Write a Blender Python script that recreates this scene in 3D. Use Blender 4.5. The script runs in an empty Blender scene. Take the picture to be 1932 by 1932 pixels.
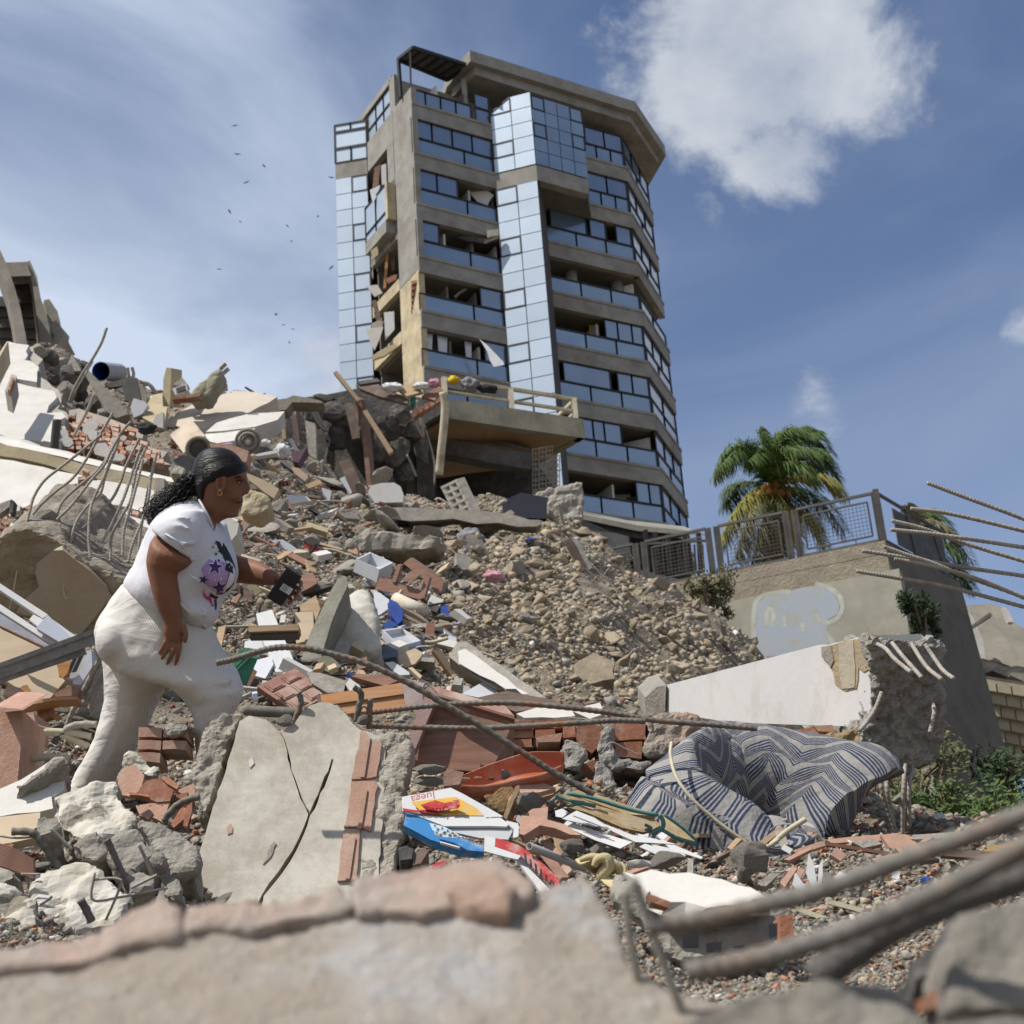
import bpy, bmesh, math, random
import numpy as np
from mathutils import Vector, Matrix, noise
from mathutils.bvhtree import BVHTree
from mathutils.geometry import tessellate_polygon

random.seed(7)
rng = np.random.default_rng(7)
S = bpy.context.scene
C = S.collection
R = math.radians

# ------------------------------------------------------------------ camera (35 mm, tilted up about 23 degrees, rolled 4)
F, CX = 2817.0,966.0          # focal length and centre in units of a 1932 x 1932 reading of the frame
_u = Vector((-467,6696,-2800)).normalized()
_y = (Vector((0,0,-1)) - _u * Vector((0,0,-1)).dot(_u)).normalized()
_x = _y.cross(_u)
CAM = Matrix((_x, _y, _u))     # camera vector -> world
cam_d = bpy.data.cameras.new('camera')
cam = bpy.data.objects.new('camera', cam_d)
C.objects.link(cam)
cam.matrix_world = CAM.to_4x4()
cam_d.sensor_width = 24.0
cam_d.sensor_height = 24.0
cam_d.sensor_fit = 'HORIZONTAL'
cam_d.lens = 24.0 * F / 1932.0
cam_d.clip_start = 0.05
cam_d.clip_end = 5000
cam_d.dof.use_dof = True
cam_d.dof.focus_distance = 5.5
cam_d.dof.aperture_fstop = 5.6
cam_d.dof.aperture_blades = 9
S.camera = cam

def P(u, v, d):
 return CAM @ Vector(((u - CX) / F * d, -(v - CX) / F * d, -d))
RIGHT = CAM @ Vector((1,0,0)); UP = CAM @ Vector((0,1,0)); FWD = CAM @ Vector((0,0,-1))
def px(d): return d / F         # metres per reading pixel at depth d

# ------------------------------------------------------------------ light
SUN_AZ = Vector((-0.86,-0.51,0)).normalized()
SUN_EL = R(56)
sund = Vector((SUN_AZ.x * math.cos(SUN_EL), SUN_AZ.y * math.cos(SUN_EL), math.sin(SUN_EL)))
sl = bpy.data.lights.new('sun', 'SUN')
sl.energy = 5.0; sl.angle = R(0.53); sl.color = (1.0,0.955,0.88)
so = bpy.data.objects.new('sun', sl); C.objects.link(so)
so.rotation_euler = sund.to_track_quat('Z', 'Y').to_euler()

W = bpy.data.worlds.new('World'); S.world = W; W.use_nodes = True
wt = W.node_tree; wt.nodes.clear()
def N(t, ty, **kw):
 n = t.nodes.new(ty)
 for k, v in kw.items():
  if k.startswith('i_'):
   n.inputs[int(k[2:])].default_value = v
  else:
   setattr(n, k, v)
 return n
def build_world():
 t = wt; L = t.links.new
 out = N(t, 'ShaderNodeOutputWorld'); bg = N(t, 'ShaderNodeBackground'); bg.inputs[1].default_value = 0.077
 L(bg.outputs[0], out.inputs[0])
 sky = N(t, 'ShaderNodeTexSky', sky_type='NISHITA', sun_disc=False)
 sky.sun_elevation = SUN_EL
 sky.sun_rotation = math.atan2(SUN_AZ.x, SUN_AZ.y)
 sky.altitude = 50; sky.air_density = 1.0; sky.dust_density = 0.6; sky.ozone_density = 2.2
 tc = N(t, 'ShaderNodeTexCoord')
 vec = tc.outputs['Generated']
 def mth(op, a, b=None, c=None, clamp=False):
  n = N(t, 'ShaderNodeMath', operation=op); n.use_clamp = clamp
  for i, q in enumerate((a, b, c)):
   if q is None: continue
   if isinstance(q, (int, float)): n.inputs[i].default_value = q
   else: L(q, n.inputs[i])
  return n.outputs[0]
 def nz(scale, detail, rough, loc=(0,0,0), stretch=(1,1,1), dist=0.0):
  mp = N(t, 'ShaderNodeMapping'); mp.inputs['Location'].default_value = loc; mp.inputs['Scale'].default_value = stretch
  L(vec, mp.inputs[0])
  n = N(t, 'ShaderNodeTexNoise'); n.inputs['Scale'].default_value = scale; n.inputs['Detail'].default_value = detail
  n.inputs['Roughness'].default_value = rough; n.inputs['Distortion'].default_value = dist
  L(mp.outputs[0], n.inputs[0]); return n.outputs[0]
 def smooth(x, a, b):
  n = N(t, 'ShaderNodeMapRange', interpolation_type='SMOOTHSTEP')
  L(x, n.inputs[0]); n.inputs[1].default_value = a; n.inputs[2].default_value = b
  return n.outputs[0]
 def near(u, v, r0, r1):        # 1 at the direction through (u, v),0 beyond r1 (sine of the angle)
  d = P(u, v, 1).normalized()
  s = N(t, 'ShaderNodeVectorMath', operation='DISTANCE'); s.inputs[1].default_value = d
  L(vec, s.inputs[0]); return smooth(s.outputs['Value'], r1, r0)
 # thin veil clouds over the whole sky, denser to the low left, none painted to light anything
 veil = mth('MULTIPLY', smooth(nz(2.6,7,.55,(3.1,.4,1.2),(1,1,2.2),.6),.38,.74),.62)
 low = mth('MULTIPLY', smooth(nz(1.1,2,.5,(.3,2.2,.9)),.3,.75),.35)
 sep = N(t, 'ShaderNodeSeparateXYZ'); L(vec, sep.inputs[0])
 horizon = mth('MULTIPLY', smooth(sep.outputs[2],.80,.16),1.0)
 left = mth('MULTIPLY', smooth(sep.outputs[0],.14,-.36),.95)
 hazy = mth('ADD', mth('MULTIPLY', veil, mth('ADD', .25, left)), mth('ADD', mth('MULTIPLY', low, .35), mth('MULTIPLY', horizon, mth('ADD', .16, left))), clamp=True)
 # cumulus
 puff = nz(7.5,12,.62,(1.7,.2,.6),(1,1,1.25),.25)
 puff2 = nz(3.2,8,.6,(5.2,1.3,2.1),(1,1,1.3),.3)
 lump = nz(16,8,.6,(2.2,4.4,.3),(1,1,1.2),.2)
 m = None
 for u, v, a, b, g in ((1450,60,.02,.165,1.05),(1300,130,.0,.085,.9),(1590,120,.0,.12,.95),(1700,190,.0,.12,.5),(1480,290,.0,.09,.95),(1935,615,.0,.055,.72),(1530,735,0,.075,.5),
        (1865,560,0,.05,.45),(610,680,0,.08,.6),(1340,390,0,.05,.5),(-900,300,.05,.25,.7),(2900,200,.05,.3,.8),(900,-1100,.1,.35,.7)):
  k = mth('MULTIPLY', near(u, v, a, b), g)
  m = k if m is None else mth('MAXIMUM', m, k)
 far = mth('MULTIPLY', smooth(sep.outputs[1],.2,-.2),.62)         # ordinary fair-weather cumulus behind the camera as well
 m = mth('MAXIMUM', m, far)
 dens = mth('ADD', mth('MULTIPLY', m, .56), mth('ADD', mth('MULTIPLY', puff, .72), mth('MULTIPLY', puff2,.42)))
 cum = mth('MULTIPLY', smooth(dens, .82,.99),0.95)
 shade = N(t, 'ShaderNodeValToRGB'); L(mth('ADD', mth('MULTIPLY', puff2,.5), mth('ADD', mth('MULTIPLY', lump, .35), mth('MULTIPLY', puff, .35))), shade.inputs[0])
 cr = shade.color_ramp; cr.elements[0].position = .42; cr.elements[0].color = (4.4,5.2,6.6,1); cr.elements[1].position = .72; cr.elements[1].color = (8.6,9.0,9.6,1)
 e = cr.elements.new(.58); e.color = (6.9,7.4,8.3,1)
 tint = N(t, 'ShaderNodeMixRGB', blend_type='MULTIPLY'); tint.inputs[0].default_value = 1
 L(sky.outputs[0], tint.inputs[1]); tint.inputs[2].default_value = (.69,.90,1.17,1)
 a = N(t, 'ShaderNodeMixRGB'); L(hazy, a.inputs[0]); L(tint.outputs[0], a.inputs[1]); a.inputs[2].default_value = (7.6,8.7,10.6,1)
 b = N(t, 'ShaderNodeMixRGB'); L(cum, b.inputs[0]); L(a.outputs[0], b.inputs[1]); L(shade.outputs[0], b.inputs[2])
 L(b.outputs[0], bg.inputs[0])
build_world()
S.view_settings.view_transform = 'Standard'; S.view_settings.look = 'None'
S.view_settings.exposure = 0.1; S.view_settings.gamma = 1.0; S.view_settings.use_curve_mapping = False
S.cycles.max_bounces = 6; S.cycles.use_denoising = True; S.cycles.caustics_reflective = False; S.cycles.caustics_refractive = False

# ------------------------------------------------------------------ materials
MATS = {}
def mat(name, c1, c2=None, sc=6.0, rough=.85, bump=.25, bsc=None, dirt=None, damt=.5, dsc=1.5, metal=0.0, spec=.3, rnd=0.0, sharp=.3, coat=0.0, dist=.02, wave=None):
 """noise-mottled surface: c1/c2 grain, dirt patches, bump relief, brightness varied by object"""
 if name in MATS: return MATS[name]
 m = bpy.data.materials.new(name); m.use_nodes = True; t = m.node_tree; L = t.links.new
 b = t.nodes['Principled BSDF']
 b.inputs['Roughness'].default_value = rough; b.inputs['Metallic'].default_value = metal; b.inputs['Specular IOR Level'].default_value = spec
 b.inputs['Coat Weight'].default_value = coat
 g = N(t, 'ShaderNodeTexCoord')
 pos = g.outputs['Object']
 c2 = c2 or tuple(x * .7 for x in c1)
 n1 = N(t, 'ShaderNodeTexNoise'); n1.inputs['Scale'].default_value = sc; n1.inputs['Detail'].default_value = 9; n1.inputs['Roughness'].default_value = .65
 L(pos, n1.inputs[0])
 mr = N(t, 'ShaderNodeMapRange'); mr.inputs[1].default_value = .5 - sharp / 2; mr.inputs[2].default_value = .5 + sharp / 2
 L(n1.outputs[0], mr.inputs[0])
 mx = N(t, 'ShaderNodeMixRGB'); mx.inputs[1].default_value = (*c2,1); mx.inputs[2].default_value = (*c1,1); L(mr.outputs[0], mx.inputs[0])
 col = mx.outputs[0]
 if dirt:
  n2 = N(t, 'ShaderNodeTexNoise'); n2.inputs['Scale'].default_value = dsc; n2.inputs['Detail'].default_value = 10; n2.inputs['Roughness'].default_value = .7
  L(pos, n2.inputs[0])
  m2 = N(t, 'ShaderNodeMapRange', interpolation_type='SMOOTHSTEP'); m2.inputs[1].default_value = .48; m2.inputs[2].default_value = .66; m2.inputs[4].default_value = damt
  L(n2.outputs[0], m2.inputs[0])
  x2 = N(t, 'ShaderNodeMixRGB'); L(m2.outputs[0], x2.inputs[0]); L(col, x2.inputs[1]); x2.inputs[2].default_value = (*dirt, 1); col = x2.outputs[0]
 if rnd:
  oi = N(t, 'ShaderNodeObjectInfo')
  hv = N(t, 'ShaderNodeHueSaturation'); m3 = N(t, 'ShaderNodeMapRange'); m3.inputs[3].default_value = 1 - rnd; m3.inputs[4].default_value = 1 + rnd
  L(oi.outputs['Random'], m3.inputs[0]); L(m3.outputs[0], hv.inputs['Value']); L(col, hv.inputs['Color']); col = hv.outputs[0]
 L(col, b.inputs['Base Color'])
 if bump:
  n3 = N(t, 'ShaderNodeTexNoise'); n3.inputs['Scale'].default_value = bsc or sc * 4; n3.inputs['Detail'].default_value = 8; n3.inputs['Roughness'].default_value = .7
  L(pos, n3.inputs[0])
  h = n3.outputs[0]
  if wave:
   wv = N(t, 'ShaderNodeTexWave', wave_type='BANDS', bands_direction=wave[0]); wv.inputs['Scale'].default_value = wave[1]; wv.inputs['Distortion'].default_value = wave[2]
   L(pos, wv.inputs[0])
   ad = N(t, 'ShaderNodeMath', operation='MULTIPLY_ADD'); L(wv.outputs['Fac'], ad.inputs[0]); ad.inputs[1].default_value = wave[3]; L(h, ad.inputs[2]); h = ad.outputs[0]
  bp = N(t, 'ShaderNodeBump'); bp.inputs['Strength'].default_value = min(1, bump); bp.inputs['Distance'].default_value = dist
  L(h, bp.inputs['Height']); L(bp.outputs[0], b.inputs['Normal'])
 MATS[name] = m
 return m

def wood(name, c1, c2, sc=3.0, axis='X', rough=.5, stretch=12, rnd=.1, coat=0.0):
 if name in MATS: return MATS[name]
 m = bpy.data.materials.new(name); m.use_nodes = True; t = m.node_tree; L = t.links.new
 b = t.nodes['Principled BSDF']; b.inputs['Roughness'].default_value = rough; b.inputs['Specular IOR Level'].default_value = .3; b.inputs['Coat Weight'].default_value = coat
 g = N(t, 'ShaderNodeTexCoord'); mp = N(t, 'ShaderNodeMapping'); L(g.outputs['Object'], mp.inputs[0])
 s = [stretch] * 3; s['XYZ'.index(axis)] = 1; mp.inputs['Scale'].default_value = s
 n = N(t, 'ShaderNodeTexNoise'); n.inputs['Scale'].default_value = sc; n.inputs['Detail'].default_value = 7; n.inputs['Distortion'].default_value = .8; L(mp.outputs[0], n.inputs[0])
 mr = N(t, 'ShaderNodeMapRange'); mr.inputs[1].default_value = .35; mr.inputs[2].default_value = .68; L(n.outputs[0], mr.inputs[0])
 mx = N(t, 'ShaderNodeMixRGB'); mx.inputs[1].default_value = (*c1,1); mx.inputs[2].default_value = (*c2,1); L(mr.outputs[0], mx.inputs[0])
 n2 = N(t, 'ShaderNodeTexNoise'); n2.inputs['Scale'].default_value = 4; n2.inputs['Detail'].default_value = 9; L(g.outputs['Object'], n2.inputs[0])
 m2 = N(t, 'ShaderNodeMapRange'); m2.inputs[1].default_value = .5; m2.inputs[2].default_value = .75; m2.inputs[3].default_value = .15; m2.inputs[4].default_value = .65; L(n2.outputs[0], m2.inputs[0])
 x2 = N(t, 'ShaderNodeMixRGB'); L(m2.outputs[0], x2.inputs[0]); L(mx.outputs[0], x2.inputs[1]); x2.inputs[2].default_value = (.34,.295,.24,1)   # dust
 L(x2.outputs[0], b.inputs['Base Color'])
 bp = N(t, 'ShaderNodeBump'); bp.inputs['Strength'].default_value = .2; bp.inputs['Distance'].default_value = .01; L(n.outputs[0], bp.inputs['Height']); L(bp.outputs[0], b.inputs['Normal'])
 MATS[name] = m; return m

def faced(name, front, fc, fc2, back, bc2, keep=.5, sc=5.0, thr=.75, patch=1.5, bump=.5, bsc=40, dist=.015):
 """coat of plaster (fc) on the faces whose normal is near the direction front, worn off in patches to the body (back)"""
 if name in MATS: return MATS[name]
 m = bpy.data.materials.new(name); m.use_nodes = True; t = m.node_tree; L = t.links.new
 b = t.nodes['Principled BSDF']; b.inputs['Roughness'].default_value = .9; b.inputs['Specular IOR Level'].default_value = .2
 g = N(t, 'ShaderNodeTexCoord'); ge = N(t, 'ShaderNodeNewGeometry')
 d = N(t, 'ShaderNodeVectorMath', operation='DOT_PRODUCT'); d.inputs[1].default_value = front.normalized(); L(ge.outputs['Normal'], d.inputs[0])
 a = N(t, 'ShaderNodeMapRange'); a.inputs[1].default_value = thr - .06; a.inputs[2].default_value = thr + .06; L(d.outputs['Value'], a.inputs[0])
 n = N(t, 'ShaderNodeTexNoise'); n.inputs['Scale'].default_value = patch; n.inputs['Detail'].default_value = 8; n.inputs['Roughness'].default_value = .6; L(g.outputs['Object'], n.inputs[0])
 k = N(t, 'ShaderNodeMapRange'); k.inputs[1].default_value = keep - .01; k.inputs[2].default_value = keep + .01; L(n.outputs[0], k.inputs[0])
 f = N(t, 'ShaderNodeMath', operation='MULTIPLY'); L(a.outputs[0], f.inputs[0]); L(k.outputs[0], f.inputs[1])
 n1 = N(t, 'ShaderNodeTexNoise'); n1.inputs['Scale'].default_value = sc; n1.inputs['Detail'].default_value = 12; n1.inputs['Roughness'].default_value = .8; L(g.outputs['Object'], n1.inputs[0])
 mr = N(t, 'ShaderNodeMapRange'); mr.inputs[1].default_value = .41; mr.inputs[2].default_value = .59; L(n1.outputs[0], mr.inputs[0])
 x1 = N(t, 'ShaderNodeMixRGB'); L(mr.outputs[0], x1.inputs[0]); x1.inputs[1].default_value = (*fc2,1); x1.inputs[2].default_value = (*fc, 1)
 x2 = N(t, 'ShaderNodeMixRGB'); L(mr.outputs[0], x2.inputs[0]); x2.inputs[1].default_value = (*bc2,1); x2.inputs[2].default_value = (*back, 1)
 x3 = N(t, 'ShaderNodeMixRGB'); L(f.outputs[0], x3.inputs[0]); L(x2.outputs[0], x3.inputs[1]); L(x1.outputs[0], x3.inputs[2])
 L(x3.outputs[0], b.inputs['Base Color'])
 n3 = N(t, 'ShaderNodeTexNoise'); n3.inputs['Scale'].default_value = bsc; n3.inputs['Detail'].default_value = 8; n3.inputs['Roughness'].default_value = .75; L(g.outputs['Object'], n3.inputs[0])
 st = N(t, 'ShaderNodeMapRange'); st.inputs[3].default_value = bump; st.inputs[4].default_value = .08; L(f.outputs[0], st.inputs[0])
 hh = N(t, 'ShaderNodeMath', operation='MULTIPLY_ADD'); L(f.outputs[0], hh.inputs[0]); hh.inputs[1].default_value = .25; L(n3.outputs[0], hh.inputs[2])
 bp = N(t, 'ShaderNodeBump'); bp.inputs['Distance'].default_value = dist; L(st.outputs[0], bp.inputs['Strength']); L(hh.outputs[0], bp.inputs['Height']); L(bp.outputs[0], b.inputs['Normal'])
 MATS[name] = m; return m

def glass(name, c, rough=.06, metal=.0, spec=.8, sc=.6):
 if name in MATS: return MATS[name]
 m = bpy.data.materials.new(name); m.use_nodes = True; t = m.node_tree; L = t.links.new
 b = t.nodes['Principled BSDF']; b.inputs['Roughness'].default_value = rough; b.inputs['Metallic'].default_value = metal; b.inputs['Specular IOR Level'].default_value = spec
 g = N(t, 'ShaderNodeTexCoord'); n = N(t, 'ShaderNodeTexNoise'); n.inputs['Scale'].default_value = sc; n.inputs['Detail'].default_value = 5; L(g.outputs['Object'], n.inputs[0])
 oi = N(t, 'ShaderNodeObjectInfo'); ad = N(t, 'ShaderNodeMath', operation='MULTIPLY_ADD'); ad.inputs[1].default_value = .35; L(oi.outputs['Random'], ad.inputs[0]); L(n.outputs[0], ad.inputs[2])
 mr = N(t, 'ShaderNodeMapRange'); mr.inputs[1].default_value = .3; mr.inputs[2].default_value = 1.0; mr.inputs[3].default_value = .86; mr.inputs[4].default_value = 1.12; L(ad.outputs[0], mr.inputs[0])
 hv = N(t, 'ShaderNodeHueSaturation'); hv.inputs['Color'].default_value = (*c, 1); L(mr.outputs[0], hv.inputs['Value']); L(hv.outputs[0], b.inputs['Base Color'])
 n3 = N(t, 'ShaderNodeTexNoise'); n3.inputs['Scale'].default_value = .5; L(g.outputs['Object'], n3.inputs[0])
 bp = N(t, 'ShaderNodeBump'); bp.inputs['Strength'].default_value = .12; bp.inputs['Distance'].default_value = .1; L(n3.outputs[0], bp.inputs['Height']); L(bp.outputs[0], b.inputs['Normal'])
 MATS[name] = m; return m

# ------------------------------------------------------------------ mesh helpers
def wloc(o):
 l = Vector((0,0,0))
 while o is not None:
  l += o.location; o = o.parent
 return l
def tag(o, label=None, cat=None, group=None, kind=None):
 if label: o['label'] = label
 if cat: o['category'] = cat
 if group: o['group'] = group
 if kind or cat: o['kind'] = kind or 'thing'
 return o
def thing(name, label, cat, loc, group=None):
 o = bpy.data.objects.new(name, None); C.objects.link(o); o.location = loc; o.empty_display_size = .1
 return tag(o, label, cat, group)

class MB:
 def __init__(s): s.v = []; s.f = []; s.m = []; s.uv = None
 def add(s, vs, fs, mi=0):
  k = len(s.v); s.v += [Vector(x) for x in vs]
  for f in fs: s.f.append([i + k for i in f]); s.m.append(mi)
  return s
 def hexa(s, a, b, mi=0):
  """a: four points, b: the four behind them"""
  return s.add(list(a) + list(b),[(0,1,2,3),(7,6,5,4),(0,4,5,1),(1,5,6,2),(2,6,7,3),(3,7,4,0)], mi)
 def box(s, o, ax, ay, az, mi=0):
  """corner o and three edge vectors"""
  o, ax, ay, az = map(Vector, (o, ax, ay, az))
  return s.hexa((o, o + ax, o + ax + ay, o + ay),(o + az, o + ax + az, o + ax + ay + az, o + ay + az), mi)
 def bar(s, a, b, w, h=None, up=Vector((0,0,1)), mi=0):
  a, b = Vector(a), Vector(b); h = h or w; d = (b - a).normalized()
  x = d.cross(up)
  if x.length < 1e-4: x = d.cross(Vector((0,1,0)))
  x.normalize(); y = x.cross(d)
  q = [x * (-w / 2) + y * (-h / 2), x * (w / 2) + y * (-h / 2), x * (w / 2) + y * (h / 2), x * (-w / 2) + y * (h / 2)]
  return s.hexa([a + k for k in q],[b + k for k in q], mi)
 def prism(s, poly, off, mi=0, smi=None, back=None):
  n = len(poly); k = len(s.v); off = Vector(off)
  s.v += [Vector(p) for p in poly] + ([Vector(p) for p in back] if back else [Vector(p) + off for p in poly])
  for tri in tessellate_polygon([[Vector(p) for p in poly]]):
   s.f.append([k + i for i in tri]); s.m.append(mi)
   s.f.append([k + n + i for i in reversed(tri)]); s.m.append(mi if smi is None else smi)
  for i in range(n):
   j = (i + 1) % n
   s.f.append([k + i, k + n + i, k + n + j, k + j]); s.m.append(mi if smi is None else smi)
  return s
 def tube(s, pts, r, n=8, mi=0, cap=True, ribs=None):
  pts = [Vector(p) for p in pts]
  if not isinstance(r, (list, tuple)): r = [r] * len(pts)
  k = len(s.v); ref = None
  for i, p in enumerate(pts):
   t = (pts[min(i + 1, len(pts) - 1)] - pts[max(i - 1,0)]).normalized()
   if ref is None:
    ref = t.orthogonal().normalized()
   ref = (ref - t * ref.dot(t)).normalized(); bi = t.cross(ref)
   for j in range(n):
    a = 2 * math.pi * j / n
    rr = r[i]
    if ribs: rr *= 1 + ribs[1] * (1 if ((i * ribs[0] + (j / n) * (1 if j < n / 2 else -1) * 1.2) % 1) < .4 else 0)
    s.v.append(p + (ref * math.cos(a) + bi * math.sin(a)) * rr)
  for i in range(len(pts) - 1):
   for j in range(n):
    s.f.append([k + i * n + j, k + i * n + (j + 1) % n, k + (i + 1) * n + (j + 1) % n, k + (i + 1) * n + j]); s.m.append(mi)
  if cap:
   s.f.append([k + j for j in reversed(range(n))]); s.m.append(mi)
   s.f.append([k + (len(pts) - 1) * n + j for j in range(n)]); s.m.append(mi)
  return s
 def ball(s, c, rx, ax=None, seg=16, ring=10, mi=0):
  """ellipsoid: radii rx=(a,b,c) along axes ax (default camera right, up, towards camera)"""
  ax = ax or (RIGHT, UP, -FWD); k = len(s.v); c = Vector(c)
  if not isinstance(rx, (list, tuple)): rx = (rx, rx, rx)
  for i in range(1, ring):
   th = math.pi * i / ring
   for j in range(seg):
    ph = 2 * math.pi * j / seg
    s.v.append(c + ax[0] * rx[0] * math.sin(th) * math.cos(ph) + ax[1] * rx[1] * math.cos(th) + ax[2] * rx[2] * math.sin(th) * math.sin(ph))
  s.v.append(c + ax[1] * rx[1]); s.v.append(c - ax[1] * rx[1]); top = len(s.v) - 2; bot = top + 1
  for i in range(ring - 2):
   for j in range(seg):
    j2 = (j + 1) % seg
    s.f.append([k + i * seg + j, k + (i + 1) * seg + j, k + (i + 1) * seg + j2, k + i * seg + j2]); s.m.append(mi)
  for j in range(seg):
   j2 = (j + 1) % seg
   s.f.append([top, k + j, k + j2]); s.m.append(mi)
   s.f.append([bot, k + (ring - 2) * seg + j2, k + (ring - 2) * seg + j]); s.m.append(mi)
  return s
 def build(s, name, mats, parent=None, smooth=False, loc=None, fix=True):
  if not isinstance(mats, (list, tuple)): mats = [mats]
  if parent is not None: o0 = wloc(parent)
  elif loc is not None: o0 = Vector(loc)
  else:
   xs = [v.x for v in s.v]; ys = [v.y for v in s.v]; zs = [v.z for v in s.v]
   o0 = Vector(((min(xs) + max(xs)) / 2,(min(ys) + max(ys)) / 2, min(zs)))
  me = bpy.data.meshes.new(name)
  me.from_pydata([tuple(v - o0) for v in s.v],[], s.f)
  for m in mats: me.materials.append(m)
  if max(s.m, default=0) > 0: me.polygons.foreach_set('material_index', s.m)
  if fix:
   bm = bmesh.new(); bm.from_mesh(me); bmesh.ops.recalc_face_normals(bm, faces=bm.faces); bm.to_mesh(me); bm.free()
  if smooth: me.polygons.foreach_set('use_smooth', [True] * len(me.polygons))
  me.update()
  o = bpy.data.objects.new(name, me); C.objects.link(o)
  if parent is not None: o.parent = parent
  else: o.location = o0
  return o

def bake(o, mods, smooth=None):
 """apply modifiers given as (type, dict) and keep the plain mesh"""
 for ty, kw in mods:
  m = o.modifiers.new(ty.lower(), ty)
  for k, v in kw.items(): setattr(m, k, v)
 dg = bpy.context.evaluated_depsgraph_get(); dg.update()
 me = bpy.data.meshes.new_from_object(o.evaluated_get(dg), preserve_all_data_layers=True, depsgraph=dg)
 old = o.data; nm = old.name; ms = [x for x in old.materials]
 o.modifiers.clear(); o.data = me; bpy.data.meshes.remove(old); me.name = nm
 if len(me.materials) == 0:
  for x in ms: me.materials.append(x)
 if smooth is not None: me.polygons.foreach_set('use_smooth', [smooth] * len(me.polygons))
 return o
TEX = {}
def clouds(size, depth=4, kind='CLOUDS'):
 k = (size, depth, kind)
 if k not in TEX:
  t = bpy.data.textures.new('relief', kind); t.noise_scale = size
  if kind == 'CLOUDS': t.noise_depth = depth
  if kind == 'VORONOI': t.distance_metric = 'DISTANCE_SQUARED'; t.noise_intensity = 1.2
  TEX[k] = t
 return TEX[k]
def roughen(o, voxel, disp=((.05,.02),), smooth=True, adapt=None):
 mods = [('REMESH', dict(mode='VOXEL', voxel_size=voxel, use_smooth_shade=smooth))]
 for sz, st in disp:
  mods.append(('DISPLACE', dict(texture=clouds(sz), strength=st, mid_level=.5, texture_coords='GLOBAL')))
 if disp[0][1] > .013:
  sz, st = disp[-1]; mods.append(('DISPLACE', dict(texture=clouds(sz * 1.6,4, 'VORONOI'), strength=-st * 1.1, mid_level=.3, texture_coords='GLOBAL')))
  smooth = False
 return bake(o, mods, smooth)

def zz(u0, v0, s): return lambda x, y: (u0 + s * x, v0 + s * y)
z1 = zz(579.6,48.3,.4); z2 = zz(579.6,531.3,.4); z3 = zz(0,434.7,.325); z4 = zz(96.6,796.95,.3875); z5 = zz(0,1159.2,.4)
z6 = zz(483,1014.3,.35); z7 = zz(1062.6,1110.9,.45); z8 = zz(676.2,1400.7,.65)
b1 = zz(1545.6,1159.2,.225); b2 = zz(0,627.9,.25); b4 = zz(555.5,1014.3,.1625); b5 = zz(1304.1,772.8,.325); b6 = zz(0,941.9,.2374); b7 = zz(748.7,1424.9,.3)
zI = zz(0,0,1)

def pts3(Z, pts, d, lean=0.0, vref=None):
 """readings (x, y[, depth]) on a crop Z -> world points; lean = metres deeper per metre up from the lowest reading"""
 q = [(*Z(p[0], p[1]), p[2] if len(p) > 2 else None) for p in pts]
 vm = vref or max(a[1] for a in q)
 return [P(a[0], a[1], a[2] if a[2] is not None else d + lean * (vm - a[1]) * d / F) for a in q]
def nrm(ps):
 """normal of a polygon, turned towards the camera"""
 n = Vector((0,0,0)); c = sum(ps, Vector()) / len(ps)
 for i in range(len(ps)): n += (ps[i] - c).cross(ps[(i + 1) % len(ps)] - c)
 n.normalize()
 return n if n.dot(-c) > 0 else -n
def jagged(ps, seg, jag, seed=0):
 r = random.Random(seed); out = []
 n = nrm(ps)
 for i, a in enumerate(ps):
  b = ps[(i + 1) % len(ps)]; d = b - a; k = max(1, int(d.length / seg)); s = d.normalized().cross(n)
  out.append(a + s * r.uniform(-jag, jag) * .5)
  for j in range(1, k):
   out.append(a + d * ((j + r.uniform(-.3,.3)) / k) + s * r.uniform(-jag, jag))
 return out
def slab(name, Z, pts, d, t, m, label=None, cat=None, group=None, parent=None, lean=0.0, jag=0.0, seg=.05, side=None, kind=None, off=None, seed=0, bev=0.0, vref=None):
 """flat piece with thickness t behind the face read off the photograph"""
 ps = pts3(Z, pts, d, lean + .42, vref); n = nrm(ps)
 if jag: ps = jagged(ps, seg, jag, seed)
 mb = MB()
 o_ = Vector(off) if off is not None else -n * t
 if jag:
  r = random.Random(seed + 5)
  bk = [p + o_ + Vector((r.uniform(-1,1), r.uniform(-1,1), r.uniform(-1,1))) * jag * .8 for p in ps]
  mb.prism(ps, o_, 0,1 if side else None, back=bk)
 else: mb.prism(ps, o_, 0,1 if side else None)
 o = mb.build(name, [m, side] if side else m, parent)
 if bev:
  bake(o, [('BEVEL', dict(width=bev, segments=2, limit_method='ANGLE', angle_limit=R(40)))])
 return tag(o, label, cat, group, kind)
def curve(ctrl, n):
 """Catmull-Rom through control points"""
 c = [Vector(p) for p in ctrl]
 if len(c) == 2: return [c[0].lerp(c[1], i / (n - 1)) for i in range(n)]
 c = [c[0] * 2 - c[1]] + c + [c[-1] * 2 - c[-2]]; m = len(c) - 3; out = []
 for i in range(n):
  x = i / (n - 1) * m; k = min(int(x), m - 1); t = x - k
  a, b, d, e = c[k:k + 4]
  out.append(.5 * ((2 * b) + (d - a) * t + (2 * a - 5 * b + 4 * d - e) * t * t + (3 * b - a - 3 * d + e) * t ** 3))
 return out
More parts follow.
